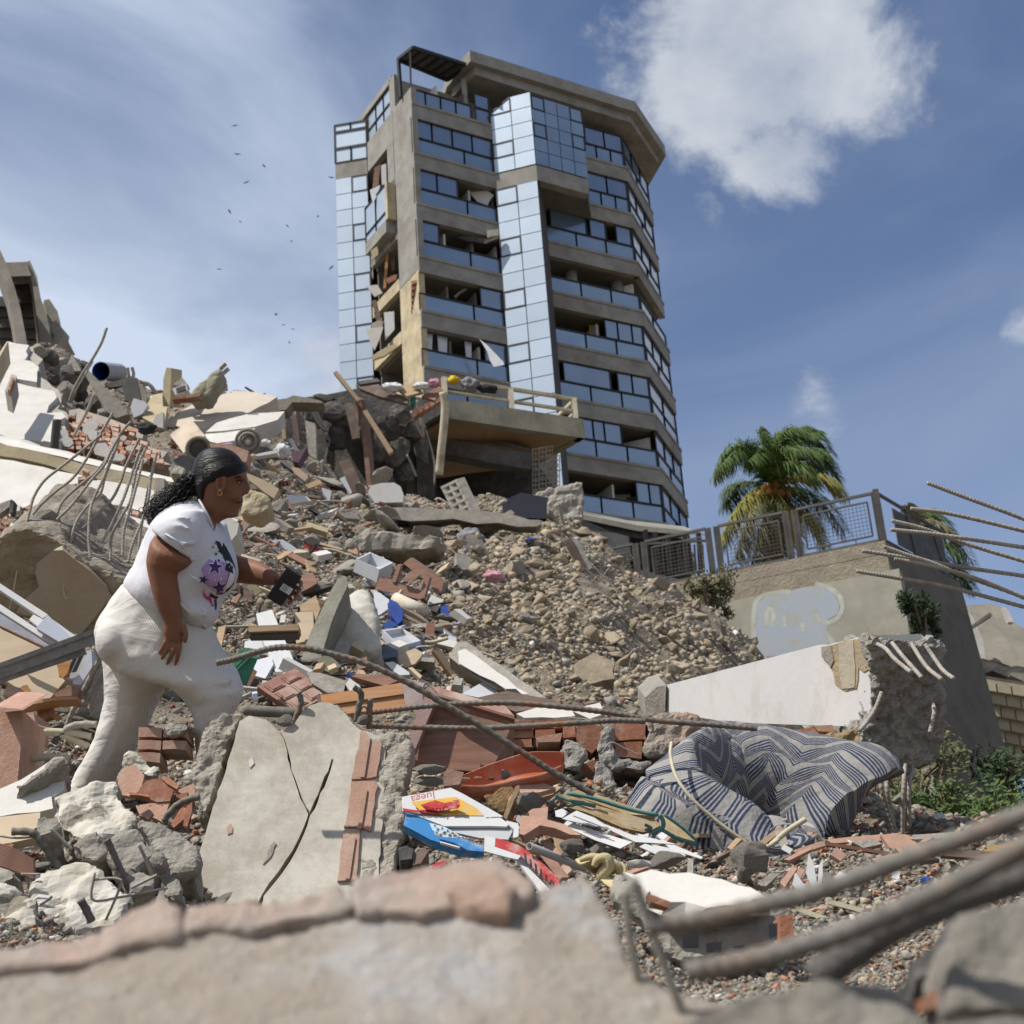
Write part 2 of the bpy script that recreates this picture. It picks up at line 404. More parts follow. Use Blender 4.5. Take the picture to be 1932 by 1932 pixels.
def rebar(name, Z, pts, d, r, m, parent=None, label=None, cat=None, group=None, ribbed=True, n=10):
 w = pts3(Z, pts, d); L_ = sum((w[i + 1] - w[i]).length for i in range(len(w) - 1))
 if ribbed:
  k = min(900, max(12, int(L_ / (r * .42)))); ps = curve(w, k)
  mb = MB().tube(ps, r, n, ribs=(.167,.15))
 else:
  ps = curve(w, max(10, len(w) * 6)); mb = MB().tube(ps, r, n)
 return tag(mb.build(name, m, parent, smooth=True), label, cat, group)

# rock-like chunk meshes, shared by copies
def rock_mesh(name, m, sub=2, cuts=9, flat=.55, seed=0, amp=.06, smooth=False, aspect=(1,.8,.6)):
 r = random.Random(seed); bm = bmesh.new(); bmesh.ops.create_icosphere(bm, subdivisions=sub, radius=1)
 pl = [(Vector((r.gauss(0,1), r.gauss(0,1), r.gauss(0,1))).normalized(), r.uniform(flat, .92)) for _ in range(cuts)]
 for v in bm.verts:
  for n, h in pl:
   k = v.co.dot(n) - h
   if k > 0: v.co -= n * k
  v.co += v.co.normalized() * noise.noise(v.co * 2.3 + Vector((seed, 0,0))) * amp * 1.5
  v.co += v.co.normalized() * noise.noise(v.co * 6 + Vector((seed, 3,0))) * amp * .6
  v.co.x *= aspect[0]; v.co.y *= aspect[1]; v.co.z *= aspect[2]
 me = bpy.data.meshes.new(name); bm.to_mesh(me); bm.free()
 if smooth: me.polygons.foreach_set('use_smooth', [True] * len(me.polygons))
 me.materials.append(m); return me
def inst(name, me, loc, rot, sc, label=None, cat=None, group=None, parent=None):
 o = bpy.data.objects.new(name, me); C.objects.link(o)
 if parent is not None: o.parent = parent; loc = Vector(loc) - wloc(parent)
 o.location = loc; o.rotation_euler = rot; o.scale = sc if isinstance(sc, (tuple, list)) else (sc, sc, sc)
 return tag(o, label, cat, group)
def rr(): return (random.uniform(0,6.28), random.uniform(0,6.28), random.uniform(0,6.28))
# ------------------------------------------------------------------ shared materials
CONC = mat('grey_concrete', (.40,.37,.32),(.26,.24,.205), sc=9, bump=.9, bsc=45, dirt=(.42,.37,.29), damt=.5, dsc=3, rnd=.12)
CONC_F = mat('far_concrete', (.30,.275,.225),(.20,.18,.145), sc=.9, bump=.3, bsc=6, dirt=(.13,.115,.09), damt=.55, dsc=.5, dist=.05)
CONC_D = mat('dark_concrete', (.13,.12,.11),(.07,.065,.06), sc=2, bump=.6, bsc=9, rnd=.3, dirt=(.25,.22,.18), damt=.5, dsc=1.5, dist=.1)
CREAM = mat('cream_render', (.52,.44,.29),(.36,.30,.19), sc=1.5, bump=.3, bsc=12, dirt=(.23,.2,.16), damt=.6, dsc=1.0)
WHITE = mat('white_plaster', (.60,.585,.55),(.50,.475,.43), sc=2.5, bump=.25, bsc=18, dirt=(.5,.45,.38), damt=.5, dsc=1.2, rnd=.06)
WHITE_P = mat('white_paint', (.60,.60,.60),(.53,.53,.53), sc=3, rough=.5, bump=.06, bsc=20, dirt=(.5,.46,.4), damt=.35, dsc=5, rnd=.08)
BRICK = mat('clay_brick', (.36,.165,.10),(.26,.11,.065), sc=14, bump=.35, bsc=60, dirt=(.42,.34,.27), damt=.75, dsc=7, rnd=.22)
BRICK_P = mat('pale_clay_brick', (.44,.27,.20),(.36,.215,.16), sc=18, bump=.3, bsc=80, dirt=(.48,.40,.32), damt=.5, dsc=5, rnd=.1)
TAN = mat('tan_stone', (.43,.355,.255),(.29,.235,.165), sc=7, bump=.6, bsc=25, dirt=(.22,.19,.15), damt=.5, dsc=2.5, rnd=.25, dist=.04)
DIRT_GAPS = mat('rubble_dirt_gap_shade', (.33,.275,.205),(.13,.108,.082), sc=3.0, bump=1, bsc=10, dirt=(.06,.053,.045), damt=.7, dsc=.8, dist=.08)  # dark soil and near-black patches paint the shade of gaps between rubble
STEEL = mat('rusty_steel', (.22,.205,.18),(.12,.11,.095), sc=30, rough=.75, bump=.5, bsc=160, dirt=(.27,.135,.07), damt=.7, dsc=9, metal=.25, dist=.004)
STEEL_D = mat('dusty_steel', (.40,.37,.32),(.27,.25,.215), sc=25, rough=.8, bump=.4, bsc=120, dirt=(.2,.13,.09), damt=.5, dsc=6, metal=.1, dist=.004)
STEEL_F = mat('black_metal', (.03,.03,.033),(.02,.02,.02), sc=5, rough=.5, bump=0)
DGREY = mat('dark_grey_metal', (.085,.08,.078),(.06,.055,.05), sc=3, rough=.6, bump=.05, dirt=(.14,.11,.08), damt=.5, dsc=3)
W_RED = wood('reddish_wood', (.16,.062,.038),(.25,.115,.07), rough=.45)
W_ORA = wood('orange_wood', (.50,.22,.055),(.36,.14,.03), sc=2.2, rough=.4, stretch=16)
W_TAN = wood('raw_timber', (.42,.29,.17),(.30,.19,.10), rough=.75)
W_DRK = wood('dark_wood', (.07,.04,.028),(.12,.07,.05), rough=.5)
W_LIT = wood('pale_board', (.50,.39,.26),(.42,.32,.21), rough=.7, stretch=4)
SHEET = mat('white_sheet', (.57,.58,.61),(.49,.5,.53), sc=4, rough=.4, bump=.05, dirt=(.5,.46,.42), damt=.4, dsc=4, rnd=.1)
PAPER = mat('paper', (.60,.60,.60),(.53,.53,.52), sc=6, rough=.8, bump=.05, rnd=.08)
CLOTH_B = mat('blue_plastic', (.02,.07,.33),(.015,.04,.2), sc=6, rough=.4, bump=.2, bsc=15)
DIM = mat('room_interior', (.17,.155,.135),(.11,.10,.085), sc=.8, bump=.1)  # dim base colour carries the shade of the open tower rooms

# ------------------------------------------------------------------ hillside of rubble: a height field in bearing and distance
CP = [  # reading u, v and depth of the surface
 (-300,1990,1.15),(0,1960,1.2),(500,1960,1.2),(966,1960,1.25),(1400,1960,1.5),(1932,1960,1.5),(2300,1960,1.6),
 (-300,1900,2.7),(0,1890,2.8),(350,1880,3.0),(800,1870,3.0),(1200,1860,2.9),(1600,1840,2.9),(1932,1820,2.8),(2300,1800,2.8),
 (-300,1730,3.8),(0,1730,3.8),(350,1740,4.2),(800,1740,4.2),(1100,1720,4.0),(1400,1715,4.0),(1700,1700,4.0),(1932,1690,4.1),(2300,1680,4.2),
 (430,1690,4.9),(620,1690,4.9),(800,1640,4.7),(1100,1610,4.6),(1400,1610,4.7),
 (-200,1500,5.8),(150,1500,5.8),(450,1470,5.9),(800,1500,5.2),(1100,1520,5.1),(1500,1580,5.3),(1700,1620,5.2),(1932,1610,5.4),(2300,1600,5.5),
 (-200,1380,6.8),(0,1390,6.8),(300,1400,7.0),(600,1385,7.0),(900,1400,6.6),(1200,1420,6.9),(1500,1460,7.3),(1800,1560,7.5),(2200,1560,8),
 (-200,1210,8.5),(0,1230,8.5),(300,1270,9.0),(600,1265,9.5),(900,1290,10.5),(1200,1335,11),(1480,1500,13),(1800,1600,12),(2200,1600,12),
 (1120,1275,15),(1230,1295,15.5),(1330,1260,21),(1400,1262,25),(1600,1500,22),(1900,1580,22),
 (950,1150,18),(1100,1140,20),(1250,1145,24),(1350,1170,29),(1420,1230,32),(1700,1520,34),(2100,1560,36),
 (700,1100,16),(500,1100,14),(700,1010,22),(900,1010,26),(1050,1000,29),(1150,1025,32),(1200,1075,35),(1500,1400,40),(2000,1520,42),
 (-200,1000,14),(0,1000,14),(300,1000,14),(500,960,22),(700,955,32),(900,965,34),(1000,985,35),
 (-200,700,28),(0,690,29),(0,850,19),(250,850,25),(300,800,29),(500,800,33),(560,760,40),(130,680,35),(250,735,39),(450,750,40),
 (620,950,37),(780,955,38),(950,975,38),(1100,1020,40),
]
def _azr(p): return math.atan2(p.x, p.y), math.hypot(p.x, p.y)
_w = [P(*c) for c in CP]
def _extra(az_deg, r, z): return Vector((math.sin(R(az_deg)) * r, math.cos(R(az_deg)) * r, z))
for az, z in ((-26,16),(-18,17),(-8.5,14.4),(0,14.6),(6,13),(14,9),(24,7)):
 _w.append(_extra(az, 46, z)); _w.append(_extra(az, 58, z - (1.5 if az < -5 else .5)))
_A = np.array([[_azr(p)[0] * 4.0, math.log(_azr(p)[1]) * 1.0] for p in _w]); _E = np.array([p.z / _azr(p)[1] for p in _w])
def _phi(d): return d
_K = _phi(np.linalg.norm(_A[:, None] - _A[None], axis=2)) - 0.0
_n = len(_A); _Q = np.hstack([np.ones((_n, 1)), _A])
_M = np.vstack([np.hstack([_K, _Q]), np.hstack([_Q.T, np.zeros((3,3))])])
_c = np.linalg.lstsq(_M, np.concatenate([_E, np.zeros(3)]), rcond=None)[0]
def elev(a, lr):
 q = np.stack([a * 4.0, lr],-1).reshape(-1,2)
 k = _phi(np.linalg.norm(q[:, None] - _A[None], axis=2))
 return (k @ _c[:_n] + np.hstack([np.ones((len(q),1)), q]) @ _c[_n:]).reshape(a.shape)
NA, NR = 380,330
az = np.linspace(R(-34), R(34), NA); lr = np.linspace(math.log(.55), math.log(58), NR)
AA, LL = np.meshgrid(az, lr, indexing='ij'); RR_ = np.exp(LL)
Zt = elev(AA, LL) * RR_
Xt = np.sin(AA) * RR_; Yt = np.cos(AA) * RR_
tv = np.stack([Xt, Yt, Zt],-1).reshape(-1,3)
for i in range(len(tv)):
 x, y, z = tv[i]; r = math.hypot(x, y); s = .35 + .05 * r
 q = Vector((x, y, z))
 k = min(r, 30) * .016
 tv[i, 2] += k * (noise.noise(q * (1.1 / s)) * .9 + noise.noise(q * (2.7 / s)) * .6 + noise.noise(q * (6 / s)) * .35)
tf = [(i * NR + j, (i + 1) * NR + j, (i + 1) * NR + j + 1, i * NR + j + 1) for i in range(NA - 1) for j in range(NR - 1)]
me = bpy.data.meshes.new('hillside'); me.from_pydata(tv.tolist(),[], tf); me.materials.append(DIRT_GAPS); me.update()
hill = bpy.data.objects.new('hillside', me); C.objects.link(hill); tag(hill, kind='structure')
BVH = BVHTree.FromPolygons([Vector(v) for v in tv], tf)
def hit(u, v):
 d = P(u, v, 1).normalized(); h = BVH.ray_cast(Vector((0,0,0)), d)
 return h[0], h[1]
def gd(u, v, dflt=40.0):
 """depth of the hillside behind a reading"""
 h, _ = hit(u, v)
 return dflt if h is None else h.dot(FWD)
gm = MB(); gm.add([(-900,-300,-1.2),(900,-300,-1.2),(900,1500,-1.2),(-900,1500,-1.2)],[(0,1,2,3)])
tag(gm.build('ground', DIRT_GAPS), kind='structure')
# ================================================================== the tower block
BAND = mat('tower_concrete', (.30,.287,.257),(.215,.205,.182), sc=1.3, bump=.35, bsc=8, dirt=(.16,.14,.11), damt=.55, dsc=.45, dist=.03)
GL = glass('blue_glass', (.19,.26,.37), rough=.14, metal=.55, spec=.7)
GLR = glass('rail_glass', (.21,.29,.41), rough=.18, metal=.5, spec=.6)
CLAD = glass('cladding_glass', (.40,.475,.56), rough=.36, metal=.35, spec=.5, sc=.3)
def V3(q, z): return Vector((q[0], q[1], z))
C0 = (-3.85,65.24); A1 = (-6.78,69.93); A0 = (-8.62,70.22); G0 = (.35,67.70); G1 = (2.60,67.05); G2 = (5.44,68.74)
H0 = (3.0,69.68); H1 = (8.05,72.5); H2 = (9.85,77.4)
def zk(k): return 51.4 - 3.2 * k
def lerp2(p, q, s): return (p[0] + (q[0] - p[0]) * s, p[1] + (q[1] - p[1]) * s)
def d2(p, q):
 l = math.hypot(q[0] - p[0], q[1] - p[1]); return Vector(((q[0] - p[0]) / l, (q[1] - p[1]) / l, 0)), l
def inn(p, q):
 d, _ = d2(p, q); return Vector((-d.y, d.x, 0))       # inward when walls run left to right seen from the camera
tower = thing('apartment_tower', 'tall concrete and blue glass apartment block with broken windows standing above the rubble', 'building', (0,70,13))
def wall_piece(name, p, q, za, zb, t=.3, m=None, out=0.0):
 i = inn(p, q); a = V3(p, za) - i * out; b = V3(q, za) - i * out
 mb = MB().hexa([a, b, b + Vector((0,0, zb - za)), a + Vector((0,0, zb - za))],[x + i * (t + out) for x in (a, b, b + Vector((0,0, zb - za)), a + Vector((0,0, zb - za)))])
 return mb.build(name, m or BAND, tower)
def band(p, q, k, e0=0.0, e1=0.0):
 d, _ = d2(p, q); i = inn(p, q); z = zk(k); mb = MB()
 a = V3(p, 0) - d * e0; b = V3(q, 0) + d * e1
 for za, zb, o in ((z - 1.0, z - .16,0.0),(z - .16, z, .05)):
  A = [a - i * o + Vector((0,0, za)), b - i * o + Vector((0,0, za)), b - i * o + Vector((0,0, zb)), a - i * o + Vector((0,0, zb))]
  mb.hexa(A, [x + i * .34 for x in A])
 return mb.build('floor_band', BAND, tower)
def window(p, q, za, zb, panes, m=None, rowm=None, t=.05, ins=.12, nm='window', split=None):
 """frame of dark bars round the listed panes (s0, s1, z0, z1 in 0..1), each pane a sub-part"""
 d, l = d2(p, q); i = inn(p, q); fr = MB(); o = V3(p, 0) + i * ins
 def pt(s, zf): return o + d * (l * s) + Vector((0,0, za + (zb - za) * zf))
 for s0, s1, f0, f1 in panes:
  for A, B in (((s0, f0),(s1, f0)),((s1, f0),(s1, f1)),((s1, f1),(s0, f1)),((s0, f1),(s0, f0))):
   fr.bar(pt(*A), pt(*B),.065,.08)
 w = fr.build(nm, STEEL_F, tower)
 for n_, (s0, s1, f0, f1) in enumerate(panes):
  e = .03 / l; g = .03 / (zb - za)
  ps = [pt(s0 + e, f0 + g), pt(s1 - e, f0 + g), pt(s1 - e, f1 - g), pt(s0 + e, f1 - g)]
  MB().hexa([x + i * .02 for x in ps],[x + i * .035 for x in ps]).build('window_pane', (rowm or m or GL) if f1 <= .5 and rowm else (m or GL), w)
 return w
# front left face, six storeys of it in view
FP = {0: ([],.0),1: ([(0,.25),(.25,.5),(.5,.75),(.75,1)],1),2: ([(0,.28),(.28,.53)],1),3: ([(0,.27)],1),4: ([(.73,1)],1),5: ([(.74,1)],1),6: ([(0,.5),(.5,1)],1),7: ([(0,.5),(.5,1)],1)}
for k in range(0,8):
 band(C0, G0, k)
 z = zk(k)
 if k == 0:
  window(C0, G0, z, z + .98,[(0.01,.19,0,1),(.19,.38,0,1),(.38,.57,0,1),(.57,.76,0,1)], GLR, nm='glass_balustrade')
  window(C0, G0, z, z + 2.0,[(.82,1,0,.48),(.82,1,.5,.97)], GL)
  continue
 up, _ = FP[k]
 ps = [(a, b, 1.02 / 2.2,1) for a, b in up]
 ps += [(0,.64,0,.99 / 2.2),(.64,1,0,.99 / 2.2)]
 window(C0, G0, z, z + 2.2, ps, GL, GLR)
# right faces
def uni(n, a=0.0, b=1.0): return [(a + (b - a) * j / n, a + (b - a) * (j + 1) / n) for j in range(n)]
RW = {0: uni(2,.55,1),1: uni(2,.5,1),2: [(.06,.46),(.5,.68),(.8,.97)],3: [],4: [(.56,.70),(.70,.86),(.86,.98)],5: [(.06,.56),(.64,.8),(.8,.98)],6: [(.05,.2),(.2,.32),(.32,.44),(.44,.62)],7: [(.72,.86),(.86,1)]}
RW2 = {0: uni(3),1: uni(3),2: uni(3),3: [],4: uni(3),5: uni(2),6: uni(3),7: uni(3)}
for k in range(0,8):
 band(H0, H1, k); band(H1, H2, k); z = zk(k)
 zt = z + 2.2
 ra = uni(3) if k >= 2 else uni(3,.5,1) if k < 2 else []
 window(H0, H1, z, zt, [(a, b, 1.02 / 2.2,1) for a, b in RW[k]] + [(a, b, 0,.99 / 2.2) for a, b in ra], GL, GLR)
 window(H1, H2, z, zt, [(a, b, 1.02 / 2.2,1) for a, b in RW2[k]] + [(a, b, 0,.99 / 2.2) for a, b in uni(2)], GL, GLR)
# storey floors and the shaft behind the rooms
plan = [C0, G0,(3.0,69.2), H0, H1, H2,(7.0,84),(-5.5,82), A1]
pin = []
cx_, cy_ = 1.0,74.5
for q in plan:
 v = Vector((cx_ - q[0], cy_ - q[1])); v.normalize(); pin.append((q[0] + v.x * .36, q[1] + v.y * .36))
for k in range(0,8):
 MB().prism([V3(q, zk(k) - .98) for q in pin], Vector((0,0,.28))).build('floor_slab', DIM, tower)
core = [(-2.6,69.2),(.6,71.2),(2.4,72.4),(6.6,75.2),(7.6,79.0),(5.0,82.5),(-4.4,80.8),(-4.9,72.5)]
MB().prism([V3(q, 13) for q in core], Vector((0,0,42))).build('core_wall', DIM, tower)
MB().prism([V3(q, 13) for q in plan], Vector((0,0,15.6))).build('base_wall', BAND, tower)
for k in range(0,8):                                             # partitions between rooms
 for p, q, s in ((C0, G0,.36),(C0, G0,.7),(C0, G0,.99),(H0, H1,.02),(H0, H1,.5),(H1, H2,.05),(H1, H2,.5)):
  if k == 3 and p == H0 and s == .5: continue
  d, l = d2(p, q); i = inn(p, q); o = V3(p, zk(k) - .7) + d * (l * s) + i * .5
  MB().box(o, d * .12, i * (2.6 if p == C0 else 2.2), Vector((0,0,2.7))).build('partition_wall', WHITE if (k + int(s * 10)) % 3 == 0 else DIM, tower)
# side face towards the collapse
SD, SL = d2(A1, C0)
def sp(s): return lerp2(C0, A1, s)
LINT = CREAM
wall_piece('corner_pier', sp(.40), C0,41.0,52.35,.34)
wall_piece('corner_pier', sp(.40), sp(.02),13,40.95,.34, CREAM)
wall_piece('side_parapet', sp(.985), sp(.405),50.4,52.35,.34)
for k in range(0,7):
 zt = 50.4 - 3.15 * k
 wall_piece('spandrel', sp(.985), sp(.405), zt - 3.15, zt - 2.45,.3, BAND if k < 2 else CREAM)
wall_piece('side_wall', sp(.985), sp(.405),13,28.3,.3, CREAM)
wall_piece('corner_pier', sp(.55), sp(.41),44.2,50.4,.3)
i_s = inn(A1, C0)
for zz_, t_ in ((45.2,2.35),):                                     # bay window on the side face
 a = V3(sp(.9), zz_) - i_s * .55; b = V3(sp(.44), zz_) - i_s * .55; h = Vector((0,0,1))
 MB().hexa([a - h * .7, b - h * .7, b, a],[x + i_s * .55 for x in (a - h * .7, b - h * .7, b, a)]).build('bay_sill', BAND, tower)
 MB().hexa([b, b + (b - a).normalized() * .25, b + (b - a).normalized() * .25 + h * 2.3, b + h * 2.3],[x + i_s * .5 for x in (b, b + (b - a).normalized() * .25, b + (b - a).normalized() * .25 + h * 2.3, b + h * 2.3)]).build('bay_cheek', CREAM, tower)
window((sp(.9)[0] - i_s.x * .62, sp(.9)[1] - i_s.y * .62),(sp(.44)[0] - i_s.x * .62, sp(.44)[1] - i_s.y * .62),45.2,47.5,[(0,.5,.25,1),(.5,1,.25,1),(0,.5,0,.24),(.5,1,0,.24)], CLAD)
for k in range(7):                                                 # party walls inside the torn rooms
 zt = 50.4 - 3.15 * k
 o = V3(sp(.96), zt - 2.4) + i_s * .3
 MB().box(o, i_s * 2.2, SD * .12, Vector((0,0,2.4))).build('partition_wall', DIM, tower)
# penthouse glazing above the side face
window(sp(.99), sp(.46),52.35,54.3,[(0,.34,0,.45),(.34,.67,0,.45),(.67,1,0,.45),(0,.34,.47,1),(.34,.67,.47,1),(.67,1,.47,1)], CLAD, nm='penthouse_window')
wall_piece('penthouse_wall', sp(.45), sp(.34),52.35,54.6,.2, BAND)
wall_piece('penthouse_wall', (-2.0,68.6),(.4,70.0),51.4,54.4,.25, BAND)
wall_piece('penthouse_wall', sp(.36),(-2.0,68.6),51.4,54.4,.2, BAND)
wall_piece('side_roof_edge', (sp(1.35)[0], sp(1.35)[1]), sp(.4),54.35,54.75,.6, BAND)
MB().bar(V3((-1.0,67.6),51.4), V3((-1.0,67.6),54.5),.28).build('terrace_column', BAND, tower)
# roof slab with its two-step fascia
roof = [(-.56,66.5),(8.9,72.0),(10.95,76.5),(8.2,86.0),(-6.0,83.5),(-2.0,68.55)]
r2_ = [(-.35,67.0),(8.55,72.25),(10.45,76.5),(7.9,85.4),(-5.6,83.0),(-1.7,68.7)]
m_ = MB(); m_.prism([V3(q, 54.85) for q in roof], Vector((0,0,.75))); m_.prism([V3(q, 54.3) for q in r2_], Vector((0,0,.548)))
m_.build('roof', BAND, tower)
# dark pergola at the corner of the roof terrace
pg = [(-4.55,66.1),(-3.62,65.2),(-.68,67.0),(-1.95,68.1)]
pgm = MB()
for a, b in zip(pg, pg[1:] + pg[:1]): pgm.bar(V3(a, 54.95), V3(b, 54.95),.14,.2)
for j in range(1,6):
 s = j / 6; pgm.bar(V3(lerp2(pg[1], pg[2], s),54.95), V3(lerp2(pg[0], pg[3], s),54.95),.09,.14)
pgm.bar(V3((-4.45,66.0),52.3), V3((-4.5,66.05),54.9),.16); pgm.bar(V3((-3.85,65.4),52.3), V3((-3.8,65.4),54.9),.1)
pgm.build('pergola_frame', STEEL_F, tower)
for j in range(6):
 a, b = j / 6 + .015,(j + 1) / 6 - .015
 q = [V3(lerp2(pg[1], pg[2], a),55.0), V3(lerp2(pg[1], pg[2], b),55.0), V3(lerp2(pg[0], pg[3], b),55.0), V3(lerp2(pg[0], pg[3], a),55.0)]
 MB().prism(q, Vector((0,0,.05))).build('pergola_panel', DGREY, tower)
# mirrored shafts: panels hung one by one
def panels(p, q, zt, zb, cols, rowh, framed, top_cut=None, mt=None):
 d, l = d2(p, q); i = inn(p, q); r = 0; z = zt
 while z - rowh > zb - .01:
  for c in range(cols):
   s0, s1 = c / cols, (c + 1) / cols; g = .022
   a = V3(lerp2(p, q, s0),0) + d * g; b = V3(lerp2(p, q, s1),0) - d * g
   zz0, zz1 = z - rowh + g, z - g
   A = [a + Vector((0,0, zz0)), b + Vector((0,0, zz0)), b + Vector((0,0, zz1)), a + Vector((0,0, zz1 - (top_cut if top_cut and r == 0 and c == 0 else 0)))]
   o_ = MB().hexa([x - i * .03 for x in A],[x + i * .03 for x in A]).build('cladding_panel', mt or CLAD, tower)
   if (c, r) in framed:
    fr = MB()
    for u_, w_ in zip(A, A[1:] + A[:1]): fr.bar(u_ - i * .035, w_ - i * .035,.075,.05, up=-i)
    fr.build('panel_frame', STEEL_F, o_)
  z -= rowh; r += 1
def shaft(p, q, za, zb, back, m=None):
 i = inn(p, q); A = [V3(p, za) + i * .035, V3(q, za) + i * .035]
 h = Vector((0,0, zb - za))
 return MB().hexa([A[0], A[1], A[1] + h, A[0] + h],[x + i * back for x in (A[0], A[1], A[1] + h, A[0] + h)]).build('shaft_wall', m or DGREY, tower)
panels(A0, A1,50.3,24,2,1.066, {(1,0),(1,3),(1,6),(1,9),(1,12),(1,15),(1,18),(1,21)})
shaft(A0, A1,13,50.3,5); wall_piece('shaft_band', A0, A1,50.32,51.35,2.0)
window(A0, A1,51.4,54.0,[(0,.5,0,.36),(.5,1,0,.36),(0,1,.38,.8),(0,.5,.82,1),(.5,1,.82,1)], CLAD, nm='shaft_window', ins=.0)
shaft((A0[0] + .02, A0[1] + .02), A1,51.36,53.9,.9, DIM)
panels(G0, G1,47.08,15,2,1.066, {(0,0),(0,3),(0,6),(0,9),(0,12),(0,15)})
panels(G0, G1,52.9,48.1,2,.955, {(0,0),(0,3)}, top_cut=.75)
panels(G1, G2,52.7,48.1,4,.915, {(0,0),(3,0),(0,2),(3,2)}, mt=GLR)
wall_piece('shaft_band', G0, G1,47.1,48.08,.5, BAND); wall_piece('shaft_band', (G1[0] + .02, G1[1]), G2,47.1,48.08,.5, BAND)
MB().prism([V3(q, 47.12) for q in ((.5,68.0),(2.6,67.2),(5.3,68.8),(5.6,71.2),(3.0,69.8))], Vector((0,0,5.6))).build('shaft_wall', DIM, tower)
MB().prism([V3(q, 13) for q in ((.45,67.85),(2.56,67.16),(2.62,67.3),(3.0,69.6),(1.2,69.6))], Vector((0,0,34.05))).build('shaft_wall', DGREY, tower)
for s, k in ((.34,3),(.86,3)):
 d, l = d2(H0, H1); i = inn(H0, H1); q = V3(lerp2(H0, H1, s), zk(3) - .7) + i * 1.1
 MB().tube([q, q + Vector((0,0,2.9))],.34,16).build('loggia_column', BAND, tower, smooth=True)
# things hanging or lying in the open rooms
CURT = mat('white_curtain', (.72,.73,.76),(.6,.61,.65), sc=2, bump=.1)
def drape(name, pts_top, drop, m, label, cat, group=None, wav=.05, n=14, taper=0.0):
 mb = MB(); a, b = Vector(pts_top[0]), Vector(pts_top[1]); d = (b - a); nn = d.cross(Vector((0,0,1))).normalized(); rows = 6
 for r in range(rows + 1):
  for j in range(n + 1):
   s = j / n; mb.v.append(a + d * (s * (1 - taper * r / rows) + taper * .3 * r / rows) + nn * (math.sin(j * 2.1) * wav) + Vector((0,0,-drop * r / rows)))
 for r in range(rows):
  for j in range(n): mb.f.append([r * (n + 1) + j, r * (n + 1) + j + 1,(r + 1) * (n + 1) + j + 1,(r + 1) * (n + 1) + j]); mb.m.append(0)
 o = mb.build(name, m, smooth=True); bake(o, [('SOLIDIFY', dict(thickness=.015))]); return tag(o, label, cat, group)
iF = inn(C0, G0)
for j, (s0, s1, lb) in enumerate(((.03,.17, 'white curtain at the left corner of the lowest torn tower window'),(.22,.34, 'white curtain second from the corner in the torn tower window'),(.54,.62, 'narrow white curtain in the middle of the torn tower window'))):
 drape('curtain', (V3(lerp2(C0, G0, s0), zk(5) + 2.15) + iF * .45, V3(lerp2(C0, G0, s1), zk(5) + 2.15) + iF * .45),2.1, CURT, lb, 'curtain', 'curtains in the torn tower window', taper=.35)
slab('torn_curtain', z2,[(812,270),(850,300),(925,378),(930,392),(880,402),(862,372),(850,330)],74.6,.03, CURT, 'white torn curtain blown out of the tower window over the balcony', 'curtain')
slab('yellow_curtain', z1,[(1328,1400),(1376,1412),(1380,1490),(1334,1480)],81.8,.1, mat('yellow_cloth', (.62,.42,.02),(.5,.33,.01), bump=.1), 'yellow curtain hanging in an open right hand tower room', 'curtain')
slab('white_cupboard', z2,[(1425,940),(1520,945),(1525,1055),(1432,1050)],79.6,.5, WHITE_P, 'tall white cupboard in the lowest open room of the tower', 'cupboard')
slab('door_leaf', z1,[(348,660),(372,650),(375,740),(352,752)],81.4,.06, WHITE_P, 'white door leaf hanging in the highest torn side window', 'door')
slab('red_curtain', z1,[(318,670),(345,655),(335,770),(305,790)],81.7,.06, W_RED, 'reddish brown panel inside the highest torn side window', 'panel')
slab('bedsheet', z1,[(296,775),(345,752),(330,800),(310,838),(300,800)],80.8,.06, CURT, 'white bedsheet trailing over the highest torn side sill', 'bedsheet')
slab('timber_post', z1,[(374,1046),(386,1044),(372,1235),(358,1240)],79.4,.12, W_ORA, 'leaning orange timber in the torn side opening of the tower', 'timber')
slab('broken_ceiling_board', z1,[(280,1228),(330,1222),(355,1260),(318,1278)],78.2,.12, WHITE, 'white ceiling board sticking out of the tower side', 'board')
slab('door_frame', z2,[(362,145),(410,140),(412,225),(368,275)],77.4,.08, WHITE_P, 'white door frame standing in the lower torn side room', 'door frame')
slab('mattress_sheet', z2,[(276,222),(358,212),(345,260),(318,322),(300,290)],76.9,.12, WHITE, 'white mattress hanging out of the lower torn side room', 'mattress')
slab('red_cabinet', z2,[(310,200),(352,165),(356,205),(318,225)],78.0,.4, W_RED, 'dark red cabinet behind the white mattress in the torn room', 'cabinet')
for j in range(6):
 y = 1205 + j * 27
 slab('brick', z1,[(489, y),(522, y - 8),(524, y + 6),(490, y + 16)],75.9,.25, BRICK, parent=tower)
